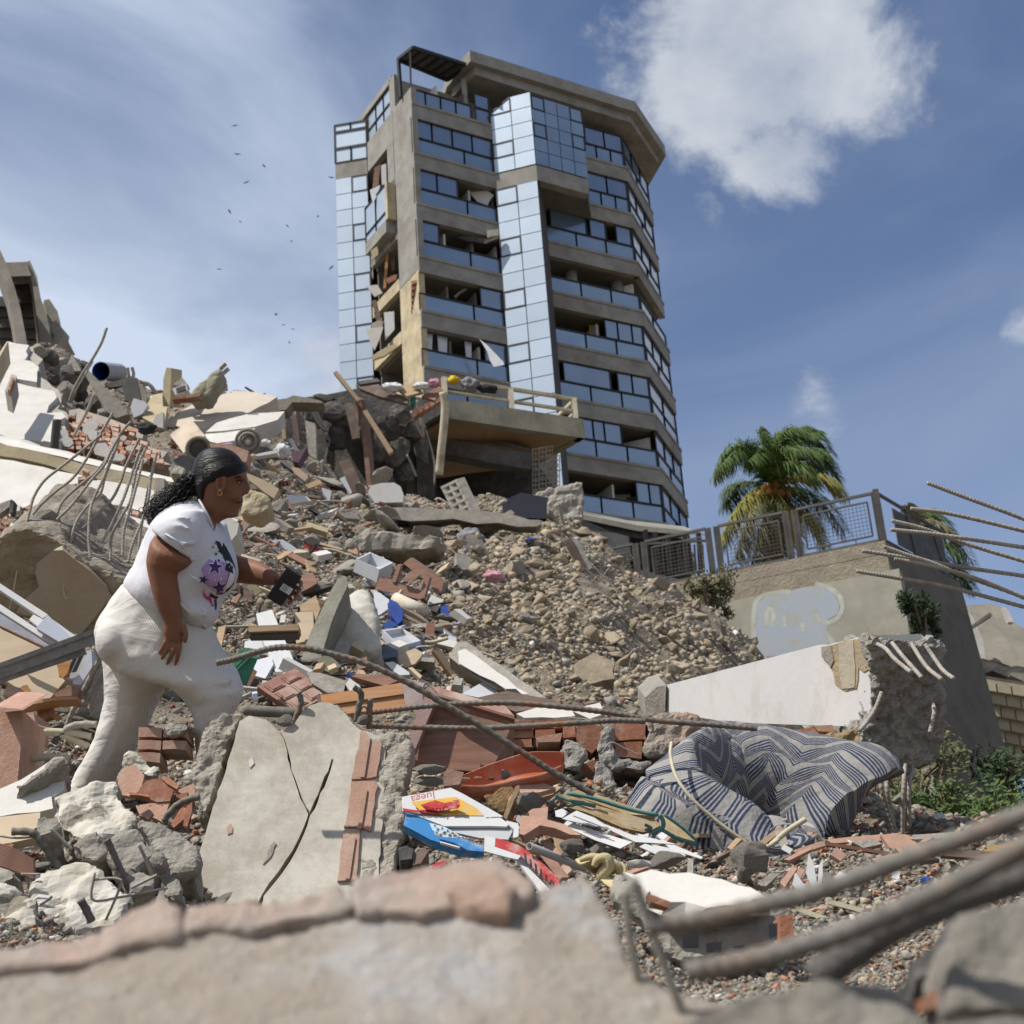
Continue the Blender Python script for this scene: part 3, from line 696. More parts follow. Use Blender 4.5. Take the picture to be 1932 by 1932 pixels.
for j, (lb, pts, d, m) in enumerate((('hanging cream render sheet below the bay window of the tower', [(300,1060),(330,1040),(335,1080),(305,1110)],79.5, CREAM),('broken red partition in the second torn side room', [(392,1050),(412,1045),(414,1150),(398,1160)],80.2, W_RED),('grey pipe hanging in the second torn side room', [(300,1060),(306,1060),(312,1190),(306,1190)],79.9, STEEL_D),('rubble heap on the second torn side sill', [(370,1195),(400,1178),(424,1172),(420,1196),(380,1215)],79.0, BRICK),('rubble heap on the third torn side sill', [(300,1405),(335,1390),(360,1395),(350,1425),(310,1430)],77.6, CONC),('dark broken board in the third torn side room', [(300,1300),(325,1292),(350,1400),(330,1410)],78.6, W_DRK),('cream rubble at the fourth torn side sill', [(300,1560),(350,1530),(420,1500),(428,1515),(360,1560),(305,1580)],76.4, CREAM),('white fallen ceiling piece in the second left tower window', [(760,745),(835,770),(880,800),(850,850),(800,830),(770,800)],80.5, WHITE),('broken beam sagging in the third left tower window', [(690,1000),(760,985),(850,1010),(905,985),(900,1005),(840,1030),(740,1010)],78.7, CONC_D),('grey beam end dangling at the shaft edge of the tower', [(845,965),(900,960),(905,990),(850,1000)],78.9, CONC),('fallen lamp rod in the fourth left tower window', [(690,1275),(760,1225),(765,1232),(700,1285)],77.6, STEEL_D))):
 slab('torn_piece', z1, pts, d, .12, m, lb, 'debris', jag=.05, seg=.25)
# ================================================================== left ruin with curved concrete fins
left = thing('finned_building', 'grey concrete building with curved fins and a broken corner behind the left rubble', 'building', P(60,650,58))
def fin(pts, d, back, m=CONC_F, nm='concrete_fin'):
 return slab(nm, z3, pts, d, 1, m, parent=left, off=FWD * back + Vector((-back * .35,0,0)))
fin([(-60,60),(0,112),(45,210),(85,330),(118,450),(140,560),(164,690),(100,690),(75,520),(45,380),(0,250),(-60,160)],54,3)
fin([(152,182),(174,176),(215,270),(236,390),(262,470),(285,560),(300,690),(238,690),(225,570),(205,420),(185,300)],56,3)
fin([(30,186),(155,182),(180,262),(60,268)],57,4, nm='roof_beam')
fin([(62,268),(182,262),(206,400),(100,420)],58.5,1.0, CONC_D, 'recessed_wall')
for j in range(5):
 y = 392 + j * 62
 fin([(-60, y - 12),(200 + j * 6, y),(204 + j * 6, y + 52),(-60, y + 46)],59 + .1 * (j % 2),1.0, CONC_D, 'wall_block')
fin([(255,405),(286,398),(334,470),(352,540),(362,610),(300,660),(292,560)],60,3)
o = slab('broken_corner', z3,[(298,525),(330,520),(352,560),(364,600),(345,640),(318,690),(296,690)],59,1.5, CONC, parent=left, jag=.15, seg=.3)

# ================================================================== retaining wall, fence, canopy
RW_T = mat('rough_render', (.33,.285,.22),(.235,.20,.15), sc=2.5, bump=.8, bsc=14, dirt=(.24,.2,.155), damt=.5, dsc=.9, dist=.06)
RW_G = mat('stained_render', (.315,.305,.25),(.235,.225,.18), sc=1.1, bump=.25, bsc=10, dirt=(.20,.17,.12), damt=.6, dsc=.5)
RW_D = mat('stained_shade_concrete', (.16,.14,.115),(.095,.085,.07), sc=1.2, bump=.3, bsc=8, dirt=(.06,.055,.045), damt=.6, dsc=.6)  # shade of the wall's right face is put into this dark colour
Kc = (8.16,30.92); Zc = 11.6; Kl = (4.03,32.58); Kr = (10.64,34.11)
dl, _ = d2(Kl, Kc); il = inn(Kl, Kc); dr, _ = d2(Kc, Kr); ir = inn(Kc, Kr)
wall = thing('retaining_wall', 'tall concrete retaining wall with rough tan top band and faded blue graffiti', 'retaining wall', V3(Kc, 2))
Kl2 = (Kl[0] - dl.x * 5, Kl[1] - dl.y * 5)
def wq(p, q, z0, z1, out0, out1, i, t=.5):
 a, b = V3(p, z0) - i * out0, V3(q, z0) - i * out0; c, d = V3(q, z1) - i * out1, V3(p, z1) - i * out1
 return MB().hexa([a, b, c, d],[x + i * t for x in (a, b, c, d)])
m_ = wq(Kl2,(Kc[0] + .02, Kc[1]),10.9, Zc, 0,0, il, 2.5); m_.build('top_band', RW_T, wall)
bl = Kc[0] - dl.x * 2.9, Kc[1] - dl.y * 2.9
m_ = wq((Kl[0] - dl.x * .1, Kl[1] - dl.y * .1),(Kc[0] + .2, Kc[1] - .08),1,10.88,.75,.04, il, 2.4); m_.build('graffiti_wall', RW_G, wall)
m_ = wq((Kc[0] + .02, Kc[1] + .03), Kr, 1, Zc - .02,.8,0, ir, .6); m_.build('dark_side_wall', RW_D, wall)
MB().prism([V3(q, Zc - .3) for q in (Kl2, Kc, Kr, (9,44),(-2,42))], Vector((0,0,.28))).build('terrace', RW_T, wall)
gn = il * -1; gd_ = V3(Kc, 0).dot(gn)
def on_wall(x, y, out=.02):
 """point of the graffiti face under reading (x, y) of the crop"""
 r = P(*b5(x, y),1)
 a, b, c = V3(Kc, 10.88) - il * .04, V3(Kc, 1) - il * .75, V3(Kl, 10.88) - il * .04
 n = (b - a).cross(c - a).normalized(); n = n if n.dot(r) < 0 else -n
 return r * (a.dot(n) / r.dot(n)) + n * out
G_B = mat('faded_blue_paint', (.26,.31,.385),(.315,.325,.32), sc=2.5, bump=.1, sharp=.5, dirt=(.30,.29,.235), damt=.85, dsc=1.6)
G_W = mat('faded_white_paint', (.40,.41,.375),(.33,.325,.28), sc=4, bump=.1, dirt=(.3,.28,.22), damt=.85, dsc=3)
gp = [on_wall(x, y, .004) for x, y in ((380,1125),(430,1090),(540,1062),(650,1032),(740,1026),(820,1060),(862,1130),(850,1188),(790,1220),(790,1290),(840,1345),(600,1420),(370,1440),(372,1250))]
MB().prism(gp, -gn * .003).build('graffiti_fill', G_B, wall)
def stroke(pts, w=.055):
 c = curve([on_wall(*p, .007) for p in pts],40); mb = MB()
 for i in range(len(c) - 1):
  t = (c[min(i + 1,39)] - c[i]).normalized().cross(gn); mb.add([c[i] - t * w, c[i] + t * w, c[i + 1] + t * w, c[i + 1] - t * w],[(0,1,2,3)])
 mb.build('graffiti_line', G_W, wall)
stroke([(362,1440),(362,1250),(368,1140),(400,1090),(460,1070),(530,1058),(580,1062)])
stroke([(440,1255),(440,1180),(458,1146),(478,1180),(476,1225),(450,1256),(440,1240)],.05)
stroke([(720,1012),(800,1035),(862,1085),(878,1150),(850,1210),(790,1237),(735,1222),(716,1160)])
stroke([(790,1320),(810,1330),(830,1380)]); stroke([(645,1240),(652,1290)],.05); stroke([(540,1190),(545,1260)],.04)
# fence on the wall
fence = thing('metal_fence', 'dark metal fence with mesh panels along the top of the retaining wall', 'fence', V3(Kc, Zc))
def fz(s, z, i=.12, p=Kl, dd=dl): return V3(p, Zc) + Vector((dd.x, dd.y, 0)) * s + il * i + Vector((0,0, z))
LW = math.hypot(Kc[0] - Kl[0], Kc[1] - Kl[1])
def fpanel(s0, s1, mesh=True):
 m = MB(); g = .14
 for a, b in (((s0,.06),(s1,.06)),((s1,.06),(s1,1.2)),((s1,1.2),(s0,1.2)),((s0,1.2),(s0,.06))): m.bar(fz(*a), fz(*b),.06)
 q = (s0 + g, s1 - g, .2,1.02)
 for a, b in (((q[0], q[2]),(q[1], q[2])),((q[1], q[2]),(q[1], q[3])),((q[1], q[3]),(q[0], q[3])),((q[0], q[3]),(q[0], q[2]))): m.bar(fz(*a), fz(*b),.035)
 for s in (.3,.7): m.bar(fz(s0 + (s1 - s0) * s, .06), fz(s0 + (s1 - s0) * s, .2),.02); m.bar(fz(s0 + (s1 - s0) * s, 1.02), fz(s0 + (s1 - s0) * s, 1.2),.02)
 o = m.build('fence_panel', DGREY, fence)
 k = MB(); n = max(4, int((q[1] - q[0]) / .085))
 for j in range(n + 1): s = q[0] + (q[1] - q[0]) * j / n; k.bar(fz(s, q[2]), fz(s, q[3]),.008)
 for j in range(10): z = q[2] + (q[3] - q[2]) * j / 9; k.bar(fz(q[0], z), fz(q[1], z),.008)
 k.build('wire_mesh', DGREY, o)
for s0, s1 in ((LW - 1.85, LW - .1),(LW - 3.7, LW - 2.15),(LW - 5.5, LW - 4.0),(LW - 7.3, LW - 5.8)):
 fpanel(s0, s1)
for s in (LW - .02, LW - 1.93, LW - 2.07, LW - 3.78, LW - 3.92, LW - 5.58, LW - 5.72, LW - 7.4):
 MB().bar(fz(s, 0), fz(s, 1.27 if s > LW - .1 else 1.2),.075 if s < LW - .1 else .12).build('fence_post', DGREY, fence)
m_ = MB()
q = V3(Kc, Zc); e = Vector((dr.x, dr.y, 0))
for z in (.1,1.25): m_.bar(q + e * .1 + ir * .1 + Vector((0,0, z)), q + e * 3.9 + ir * .1 + Vector((0,0, z)),.06)
for j in range(3): m_.bar(q + e * (1.6 * j + .3) + ir * .1, q + e * (1.4 * j + .3) + ir * .1 + Vector((0,0,1.25)),.06)
m_.build('side_rail', DGREY, fence)
MB().hexa(*[[q + e * 1.0 + ir * (.1 + k) + Vector((0,0,.2)), q + e * 3.7 + ir * (.1 + k) + Vector((0,0,.2)), q + e * 3.7 + ir * (.1 + k) + Vector((0,0,1.1)), q + e * 1.0 + ir * (.1 + k) + Vector((0,0,1.1))] for k in (0,.02)]).build('side_screen', DGREY, fence)
# shelter with a flat roof behind the fence
can = thing('walkway_canopy', 'long flat dark canopy on steel posts at the foot of the tower', 'canopy', P(1170,1040,43))
slab('canopy_roof', z2,[(1300,1098),(1560,1150),(1850,1182),(1890,1200),(1560,1176),(1305,1122)],46,.1, BAND, parent=can, off=FWD * 4 + Vector((0,0,.15)))
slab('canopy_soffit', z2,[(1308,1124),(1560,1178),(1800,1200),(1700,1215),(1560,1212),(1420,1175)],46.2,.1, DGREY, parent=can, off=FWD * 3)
for x, y0, y1 in ((1595,1170,1360),(1640,1180,1380),(1700,1190,1370),(1780,1195,1370),(1845,1185,1380)):
 q0, q1 = P(*z2(x, y0),44), P(*z2(x + 12, y1),44)
 MB().bar(q0, q1,.13).build('canopy_post', DGREY, can)
for j in range(9):
 x = 1560 + j * 38
 MB().bar(P(*z2(x, 1240),43), P(*z2(x + 8,1370),43),.05).build('railing_bar', DGREY, can)
MB().bar(P(*z2(1550,1240),43), P(*z2(1880,1222),43),.06).build('railing_bar', DGREY, can)
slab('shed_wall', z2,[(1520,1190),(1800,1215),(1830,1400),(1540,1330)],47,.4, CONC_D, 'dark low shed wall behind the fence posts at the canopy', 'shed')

# paved embankment and damaged house on the far right
emb = thing('block_embankment', 'tan block faced embankment wall behind the dark wall at the far right', 'retaining wall', P(1900,1420,40))
slab('backing', z7,[(1742,360),(2100,420),(2150,820),(1812,740)],41,.6, RW_D, parent=emb)
blk = mat('embankment_block', (.40,.35,.25),(.31,.27,.19), sc=2, bump=.3, bsc=14, rnd=.12, dirt=(.25,.22,.16), damt=.5, dsc=1)
for r in range(7):
 for c in range(5):
  def q(s, t):
   a = (1748 + 350 * s, 372 + 55 * s); b = (1815 + 330 * s, 738 + 75 * s); return (a[0] + (b[0] - a[0]) * t, a[1] + (b[1] - a[1]) * t)
  s0, s1, t0, t1 = (c + .5 * (r % 2)) / 5.5,(c + 1 + .5 * (r % 2)) / 5.5, r / 7,(r + 1) / 7
  e = .008
  slab('block', z7,[q(s0 + e, t0 + e), q(s1 - e, t0 + e), q(s1 - e, t1 - e), q(s0 + e, t1 - e)],40.9,.12, blk, parent=emb)
house = thing('damaged_house', 'half collapsed beige house with broken sloping roof at the far right edge', 'house', P(1880,1250,48))
slab('sloping_roof', z7,[(1690,65),(1790,60),(1850,80),(1900,150),(2050,230),(2080,340),(1930,345),(1740,290),(1720,220)],48,.5, CONC_F, parent=house, jag=.1, seg=.6, lean=.6)
slab('white_edge', z7,[(1690,80),(1722,120),(1760,215),(1770,290),(1735,290),(1712,215)],47.6,.25, WHITE, parent=house, jag=.1, seg=.4)
slab('white_edge', z7,[(1845,75),(1868,90),(1890,140),(1870,138)],47.6,.25, WHITE, parent=house)
slab('broken_beam', z7,[(1705,158),(1790,98),(1800,112),(1712,168)],47.4,.25, CONC_D, parent=house)
slab('fallen_tiles', z7,[(1735,300),(1950,330),(2100,345),(2100,378),(1930,372),(1760,355)],46.5,.6, CONC_D, parent=house, jag=.15, seg=.3)
slab('broken_wall', z7,[(1870,348),(1932,352),(2020,372),(2010,400),(1930,390),(1878,362)],46.2,.4, CONC_F, parent=house, jag=.06, seg=.3)

# ------------------------------------------------------------------ palms and bushes
LEAF = {n: mat(n, c, c2, sc=3, rough=.7, bump=0, spec=.2, rnd=.15) for n, c, c2 in (('palm_green', (.05,.092,.024),(.10,.14,.04)),('palm_yellow', (.24,.21,.05),(.15,.16,.04)),('bush_green', (.024,.047,.015),(.042,.066,.024)),('dry_leaf', (.16,.15,.07),(.10,.10,.05)))}
BARK = mat('palm_bark', (.22,.18,.13),(.13,.10,.07), sc=5, bump=.6, bsc=14)
def frond(tree, ctrl, m, d, L=.74, wind=.28, n=74):
 c = curve([P(*b5(x, y), d + e) for x, y, e in ctrl], n + 1); mb = MB()
 mb.tube(c, [.045 * (1 - i / (n + 2)) + .006 for i in range(n + 1)],5)
 r = random.Random(int(ctrl[-1][0] * 7 + ctrl[-1][1]))
 for i in range(3, n + 1):
  s = i / n; t = (c[min(i + 1, n)] - c[i - 1]).normalized(); side = t.cross(Vector((0,0,1)))
  side = side.normalized() if side.length > .05 else RIGHT.copy()
  ll = L * (.35 + .75 * math.sin(math.pi * (.12 + .8 * s)))
  for sg in (-1,1):
   for h in range(2):
    b = c[i].lerp(c[i - 1], h * .5)
    dr_ = (side * sg * .62 + t * .55 + Vector((wind, 0,0)) + Vector((r.uniform(-.35,.35), r.uniform(-.35,.35), r.uniform(-.3,.15)))).normalized()
    m1 = b + dr_ * ll * .5 + Vector((0,0,-.10 * ll)); m2 = b + dr_ * ll * .78 + Vector((0,0,-.5 * ll)) + Vector((wind * .25 * ll, 0,0))
    w = t.lerp(Vector((0,0,1)),.3).normalized() * .014
    mb.add([b - w, b + w, m1 + w * 1.3, m1 - w * 1.3, m2],[(0,1,2,3),(3,2,4)])
 mb.build('frond', m, tree, fix=False)
PD = 46
palm = thing('coconut_palm', 'tall coconut palm with windblown fronds and orange coconuts behind the mesh fence', 'palm tree', P(*b5(470,830), PD))
tr = curve([P(*b5(500,1150), PD + .2), P(*b5(480,800), PD), P(*b5(452,620), PD), P(*b5(448,470), PD)],26)
MB().tube(tr, [.30 - .0055 * i + .02 * (i % 2) for i in range(26)],12).build('trunk', BARK, palm, smooth=True)
G_, Y_, D_ = LEAF['palm_green'], LEAF['palm_yellow'], LEAF['dry_leaf']
FR = [([(448,430,0),(425,260,.3),(392,120,.6)], G_),([(448,430,0),(470,230,-.6),(560,118,-1),(680,150,-1.3)], G_),([(448,430,0),(330,230,.2),(215,240,.4),(130,380,.3)], G_),
   ([(448,430,0),(360,280,-1),(270,230,-1.6),(170,330,-1.9)], G_),([(448,430,0),(400,290,.8),(330,200,1.2),(240,250,1.6)], G_),([(448,430,0),(560,220,.5),(690,150,.9),(800,250,1)], G_),
   ([(448,430,0),(600,260,-.5),(740,250,-.8),(850,390,-1)], G_),([(448,430,0),(570,330,.9),(740,330,1.4),(865,470,1.6)], G_),([(448,440,0),(600,390,-1),(760,390,-1.5),(870,490,-1.7)], Y_),
   ([(450,450,0),(600,460,.4),(760,540,.7),(890,710,.9)], G_),([(450,450,0),(360,470,-.3),(250,590,-.6),(150,780,-.8)], Y_),([(450,460,0),(380,540,-.8),(310,660,-1.1),(260,860,-1.1)], D_),
   ([(452,460,0),(430,600,-1),(390,740,-1.2),(350,900,-1)], D_),([(452,460,0),(520,510,-1),(570,600,-1.4),(600,800,-1.5)], Y_),([(452,460,0),(580,560,-.6),(690,640,-.9),(780,800,-1)], Y_),
   ([(452,460,0),(500,600,-.9),(530,700,-1.2),(520,880,-1.1)], D_),([(448,430,0),(500,260,-1.3),(600,220,-2),(720,260,-2.4)], G_),([(448,430,0),(520,190,.9),(610,110,1.6),(730,130,2)], G_),
   ([(448,430,0),(430,300,-1.4),(400,240,-2),(330,300,-2.5)], G_),([(448,430,0),(520,330,-1.5),(620,310,-2.2),(720,420,-2.5)], G_),([(450,450,0),(540,470,1),(660,560,1.6),(740,700,1.8)], G_),
   ([(452,460,0),(470,620,.8),(440,760,1),(420,900,1)], D_),([(448,430,0),(480,300,1.2),(470,180,1.9),(510,130,2.5)], G_),([(450,450,0),(340,420,.9),(240,450,1.5),(190,560,1.8)], G_)]
for c, m in FR: frond(palm, c, m, PD)
COCO = mat('orange_coconut', (.34,.15,.035),(.2,.085,.02), sc=6, rough=.5, bump=.1)
for j in range(16):
 x, y = random.gauss(472,45), random.gauss(475,28)
 MB().ball(P(*b5(x, y), PD - .4 + random.uniform(-.3,.2)),(.12,.15,.12), seg=10, ring=7).build('coconut', COCO, palm, smooth=True)
p2_ = thing('fan_palm', 'windblown palm top rising behind the dark end of the retaining wall', 'palm tree', P(1790,1090,44))
tr = curve([P(*b5(1360,1300),44), P(*b5(1330,900),44), P(*b5(1310,700),44)],12); MB().tube(tr, .18,10).build('trunk', BARK, p2_, smooth=True)
for c in ([(1310,690,0),(1290,620,0),(1250,560,0)],[(1310,690,0),(1350,620,.3),(1440,640,.5),(1520,740,.6)],[(1310,690,0),(1380,640,-.4),(1480,690,-.8),(1570,830,-1)],[(1310,690,0),(1400,690,.6),(1540,770,1),(1640,900,1.2)],
    [(1310,690,0),(1420,740,-.6),(1530,840,-1),(1600,1000,-1)],[(1310,690,0),(1320,610,.8),(1360,580,1.2),(1420,610,1.4)],[(1310,700,0),(1400,780,.2),(1500,900,.2),(1560,1040,0)],[(1320,760,0),(1460,860,0),(1560,960,0),(1630,1040,0)]):
 frond(p2_, c, G_ if random.random() < .6 else D_, 44,.6,.3,40)
def shrub(name, c, rad, n, ls, m, label, stem=True, seed=0, parent=None):
 r = random.Random(seed); t = thing(name, label, 'bush', c - Vector((0,0, rad[2]))); mb = MB()
 cl = [(Vector((r.uniform(-.8,.8) * rad[0], r.uniform(-.8,.8) * rad[1], r.uniform(-.7,.85) * rad[2])), r.uniform(.25,.5)) for _ in range(16)]
 for _ in range(n):
  q, k = r.choice(cl); v = Vector((r.gauss(0,1), r.gauss(0,1), r.gauss(0,1))).normalized() * (r.random() ** .5) * k
  p = c + q + Vector((v.x * rad[0], v.y * rad[1], v.z * rad[2]))
  a = Vector((r.gauss(0,1), r.gauss(0,1), r.gauss(0,1))).normalized() * ls * r.uniform(.6,1.3); b = a.orthogonal().normalized() * ls * .35
  mb.add([p - a, p + b, p + a, p - b],[(0,1,2,3)])
 mb.build('foliage', m, t, fix=False)
 s = MB()
 for q, k in cl[:9]: s.tube(curve([c - Vector((0,0, rad[2] * 1.2)), c + q * .4, c + q],6),.012 + rad[2] * .02,5)
 s.build('stem', BARK, t)
 return t
B_ = LEAF['bush_green']
shrub('bush', P(*b5(1335,1200),31),(.42,.4,.55),1500,.07, B_, 'dark green bush growing from the crack in the dark side wall', seed=1)
shrub('bush', P(*b5(95,1060),31),(.55,.5,.62),1300,.07, LEAF['dry_leaf'], 'dry grey green bush on the scree against the graffiti wall', seed=2)
shrub('bush', P(*z7(1930,960),13),(.68,.6,.52),3400,.045, B_, 'large dark green bush at the right edge below the dark wall', seed=3)
shrub('bush', P(*z7(1640,1010),12),(.55,.5,.35),2400,.04, LEAF['palm_green'], 'light green low bush behind the hanging rebar ends', seed=4)
shrub('bush', P(*z7(1440,900),13),(.7,.5,.55),2200,.035, LEAF['dry_leaf'], 'dry tangled bush under the broken column head', seed=5)
shrub('bush', P(*z7(1560,870),14),(.5,.5,.6),1800,.035, LEAF['dry_leaf'], 'dry tangled bush between the column head and green bushes', seed=6)
shrub('bush', P(*z2(1410,1420),36),(.8,.6,.5),1400,.08, LEAF['dry_leaf'], 'dry low bush where the scree meets the fence posts', seed=7)
# birds circling far off
BIRD = mat('bird_black', (.02,.02,.02), bump=0)
ORD = 'highest second third fourth fifth sixth seventh eighth ninth tenth eleventh twelfth thirteenth fourteenth fifteenth lowest'.split()
for bi, (u, v) in enumerate(sorted(((443,237),(448,291),(498,313),(465,344),(625,335),(433,399),(453,418),(600,408),(542,426),(550,455),(414,508),(625,505),(521,593),(535,613),(553,621),(546,646)), key=lambda q: q[1])):
 d = 150; p = P(u, v, d); a = random.uniform(0,6.28); s = random.uniform(.13,.24)
 e = Vector((math.cos(a), math.sin(a), random.uniform(-.4,.4))).normalized(); fdir = e.cross(Vector((0,0,1))).normalized(); up = e.cross(fdir)
 mb = MB().ball(p, (s * .22, s * .2, s * .7),(e, up, fdir),8,6)
 for sg in (-1,1):
  w1 = p + e * sg * s * .9 + up * s * -.25; w2 = p + e * sg * s * 1.7 + up * s * .1
  mb.prism([p + fdir * .3 * s, w1 + fdir * .25 * s, w2, w1 - fdir * .3 * s, p - fdir * .35 * s], up * .02)
 tag(mb.build('bird', BIRD), 'small dark bird circling left of the tower, ' + ORD[bi] + (' of the flock' if bi in (0,15) else ' from the top of the flock'), 'bird', 'birds circling beside the tower')
# ================================================================== laying pieces on the slope
def lay(Z, pts, face=.45, lift=0.0):
 q = [Z(*p[:2]) for p in pts]; cu = sum(a[0] for a in q) / len(q); cv = sum(a[1] for a in q) / len(q)
 sm = [((a[0] * k + cu * (1 - k)),(a[1] * k + cv * (1 - k))) for a in q for k in (.9,.45)] + [(cu, cv)]
 hs = []
 for u, v in sm:
  h, n = hit(u, v)
  if h is not None: hs.append(h)
 if not hs: return [P(u, v, 40) for u, v in q]
 c = sum(hs, Vector()) / len(hs); A = np.array([list(h - c) for h in hs]); n = Vector(np.linalg.svd(A)[2][2])
 if n.dot(-c) < 0: n = -n
 n = (n * (1 - face) + (-c).normalized() * face).normalized()
 if n.dot(-c.normalized()) < .25: n = (n + (-c).normalized() * .3).normalized()
 out = []; k = 1.0
 for h in hs:                                  # move the plane towards the eye until no sample pokes through
  t = c.dot(n) / h.normalized().dot(n)
  k = min(k, max(.9, h.length / t)) if t > 0 else k
 for u, v in q:
  r = P(u, v, 1).normalized(); t = min(c.dot(n) / r.dot(n), c.length * 1.4); t = max(t, c.length * .7)
  out.append(r * (t * k - lift))
 return out
_slab = slab
def slab(name, Z, pts, d, t, m, label=None, cat=None, group=None, parent=None, face=.45, **kw):
 if d is None:
  kw['lean'] = -.42; ps = lay(Z, pts, face)
  pts = []
  for p in ps:
   q = CAM.transposed() @ p; dd = -q.z; pts.append((CX + F * q.x / dd, CX - F * q.y / dd, dd))
  return _slab(name, zI, pts, 1, t, m, label, cat, group, parent, **kw)
 if kw.pop('clamp', parent is None or parent.name != 'collapsed_building'):
  q = [(*Z(p[0], p[1]), p[2] if len(p) > 2 else None) for p in pts]; vm = max(a[1] for a in q); cu = sum(a[0] for a in q) / len(q); cv = sum(a[1] for a in q) / len(q); ln = kw.get('lean', 0.0)
  k = 1.0; ln += .42
  for a in q:
   dd = a[2] or d * (1 + ln * (vm - a[1]) / F)
   for w_ in (.35,.8):
    k = min(k, gd(cu + (a[0] - cu) * w_, cv + (a[1] - cv) * w_, 999) * .99 / dd)
  if k < 1:
   pts = [(p[0], p[1], p[2] * k) if len(p) > 2 else p for p in pts]; d *= k
 return _slab(name, Z, pts, d, t, m, label, cat, group, parent, **kw)
RK = {}
def hull_mesh(name, m, n, seed, asp):
 r = random.Random(seed); bm = bmesh.new()
 for _ in range(n): q = Vector((r.gauss(0,1), r.gauss(0,1), r.gauss(0,1))).normalized() * r.uniform(.7,1.15); bm.verts.new((q.x * asp[0], q.y * asp[1], q.z * asp[2]))
 hu = bmesh.ops.convex_hull(bm, input=bm.verts); bmesh.ops.delete(bm, geom=list({g for g in hu['geom_interior'] + hu['geom_unused'] if isinstance(g, bmesh.types.BMVert)}), context='VERTS')
 bmesh.ops.bevel(bm, geom=bm.edges[:], offset=.04, segments=1, affect='EDGES'); me = bpy.data.meshes.new(name); bm.to_mesh(me); bm.free(); me.materials.append(m); return me
def rocks(kind, m, n, hull=0, **kw):
 RK[kind] = [hull_mesh(kind, m, hull + i % 4,50 + 3 * i, (1,.85,.65)) if hull else rock_mesh(kind, m, seed=100 + 7 * i + len(kind), **kw) for i in range(n)]
rocks('grey_chunk', CONC, 6, sub=3, cuts=10); rocks('dark_chunk', CONC_D, 5, sub=3, cuts=9, amp=.12); rocks('tan_stone', TAN, 12, hull=11); rocks('plate', CONC, 6, sub=2, cuts=8, amp=.02, flat=.35, aspect=(1,.7,.22)); rocks('brick_bit', BRICK, 5, sub=1, cuts=8, flat=.4, aspect=(1,.6,.35)); rocks('plaster_bit', WHITE, 4, sub=1, cuts=8, flat=.4, aspect=(1,.7,.25))
def chunk(kind, Z, x, y, rx, ry, d, label=None, cat='rubble', group=None, name=None, parent=None, rot=None, i=None, dz=.8):
 """rock of half width rx and half height ry (crop units) standing at depth d"""
 u, v = Z(x, y); u2, _ = Z(x + rx, y); _, v2 = Z(x, y + ry)
 d = min(d or 999, gd(u, v, d or 40))
 s = px(d); a, b = abs(u2 - u) * s, abs(v2 - v) * s
 me = RK[kind][random.randrange(len(RK[kind])) if i is None else i % len(RK[kind])]
 o = inst(name or kind, me, P(u, v, d),(0,0,0),1, label, None if parent else cat, group, parent)
 rt = Matrix.Rotation(rot if rot is not None else random.uniform(0,6.28),3, 'Z')
 B = Matrix((RIGHT, UP, -FWD)).transposed()
 m3 = B @ Matrix.Diagonal((a * 1.08, b * 1.25,(a + b) / 2 * dz * 1.4)) @ (rt if abs(a - b) < .3 * a else Matrix.Identity(3))
 mw = m3.to_4x4(); mw.translation = P(u, v, d) - (wloc(parent) if parent else Vector())
 o.matrix_world = mw
 if parent: o.matrix_basis = mw
 return o

# ================================================================== ruined floor with the hanging balcony and the car park below it
OLDC = mat('weathered_balcony_concrete', (.32,.30,.225),(.24,.222,.165), sc=1.5, bump=.5, bsc=9, dirt=(.16,.14,.10), damt=.6, dsc=1.1, dist=.04)
SOF = mat('balcony_soffit', (.40,.27,.155),(.30,.20,.115), sc=1.2, bump=.5, bsc=7, dirt=(.30,.27,.2), damt=.6, dsc=.8, dist=.04)
RAILM = mat('old_white_rail', (.55,.50,.38),(.40,.36,.26), sc=4, bump=.2, dirt=(.2,.16,.11), damt=.6, dsc=3)
ruin = thing('collapsed_building', 'torn off building floor with a cream railed balcony over a dark car park', 'building', P(*z2(800,1000),42))
zT, zB = 19.15,18.55
bp_ = [(-1.66,37.35),(2.22,39.28),(1.6,41.6),(-2.8,41.8)]
q = [V3(a, zB) for a in bp_]
bal = MB()
edge = jagged([V3((-2.75,38.7), zB), V3(bp_[0], zB), V3(bp_[1], zB), V3((.75,41.0), zB), V3((-2.4,41.4), zB)],.5,.05,3)
bal.prism(edge, Vector((0,0,.09)),1)
o = bal.build('balcony_soffit', [SOF, SOF], ruin)
dB, lB = d2(bp_[0], bp_[1]); iB = inn(bp_[0], bp_[1])
A = [V3(bp_[0], zB - .02) - iB * .05, V3(bp_[1], zB - .02) - iB * .05, V3(bp_[1], zT) - iB * .05, V3(bp_[0], zT) - iB * .05]
MB().hexa(A, [x + iB * .3 for x in A]).build('balcony_edge', OLDC, ruin)
dC, lC = d2(bp_[1],(.75,41.0)); iC = Vector((-dC.y, dC.x, 0))
A = [V3(bp_[1], zB - .02) + Vector((.05,0,0)), V3((.8,41.0), zB - .02), V3((.8,41.0), zT), V3(bp_[1], zT) + Vector((.05,0,0))]
MB().hexa(A, [x + Vector((-.2,-.1,0)) for x in A]).build('balcony_edge', OLDC, ruin)
def bq(s, z, e=.1): return V3(bp_[0], zT + z) + dB * (lB * s) + iB * e
for s in (.012,.49,.965): MB().bar(bq(s, -.05), bq(s, .70),.17).build('railing_post', RAILM, ruin)
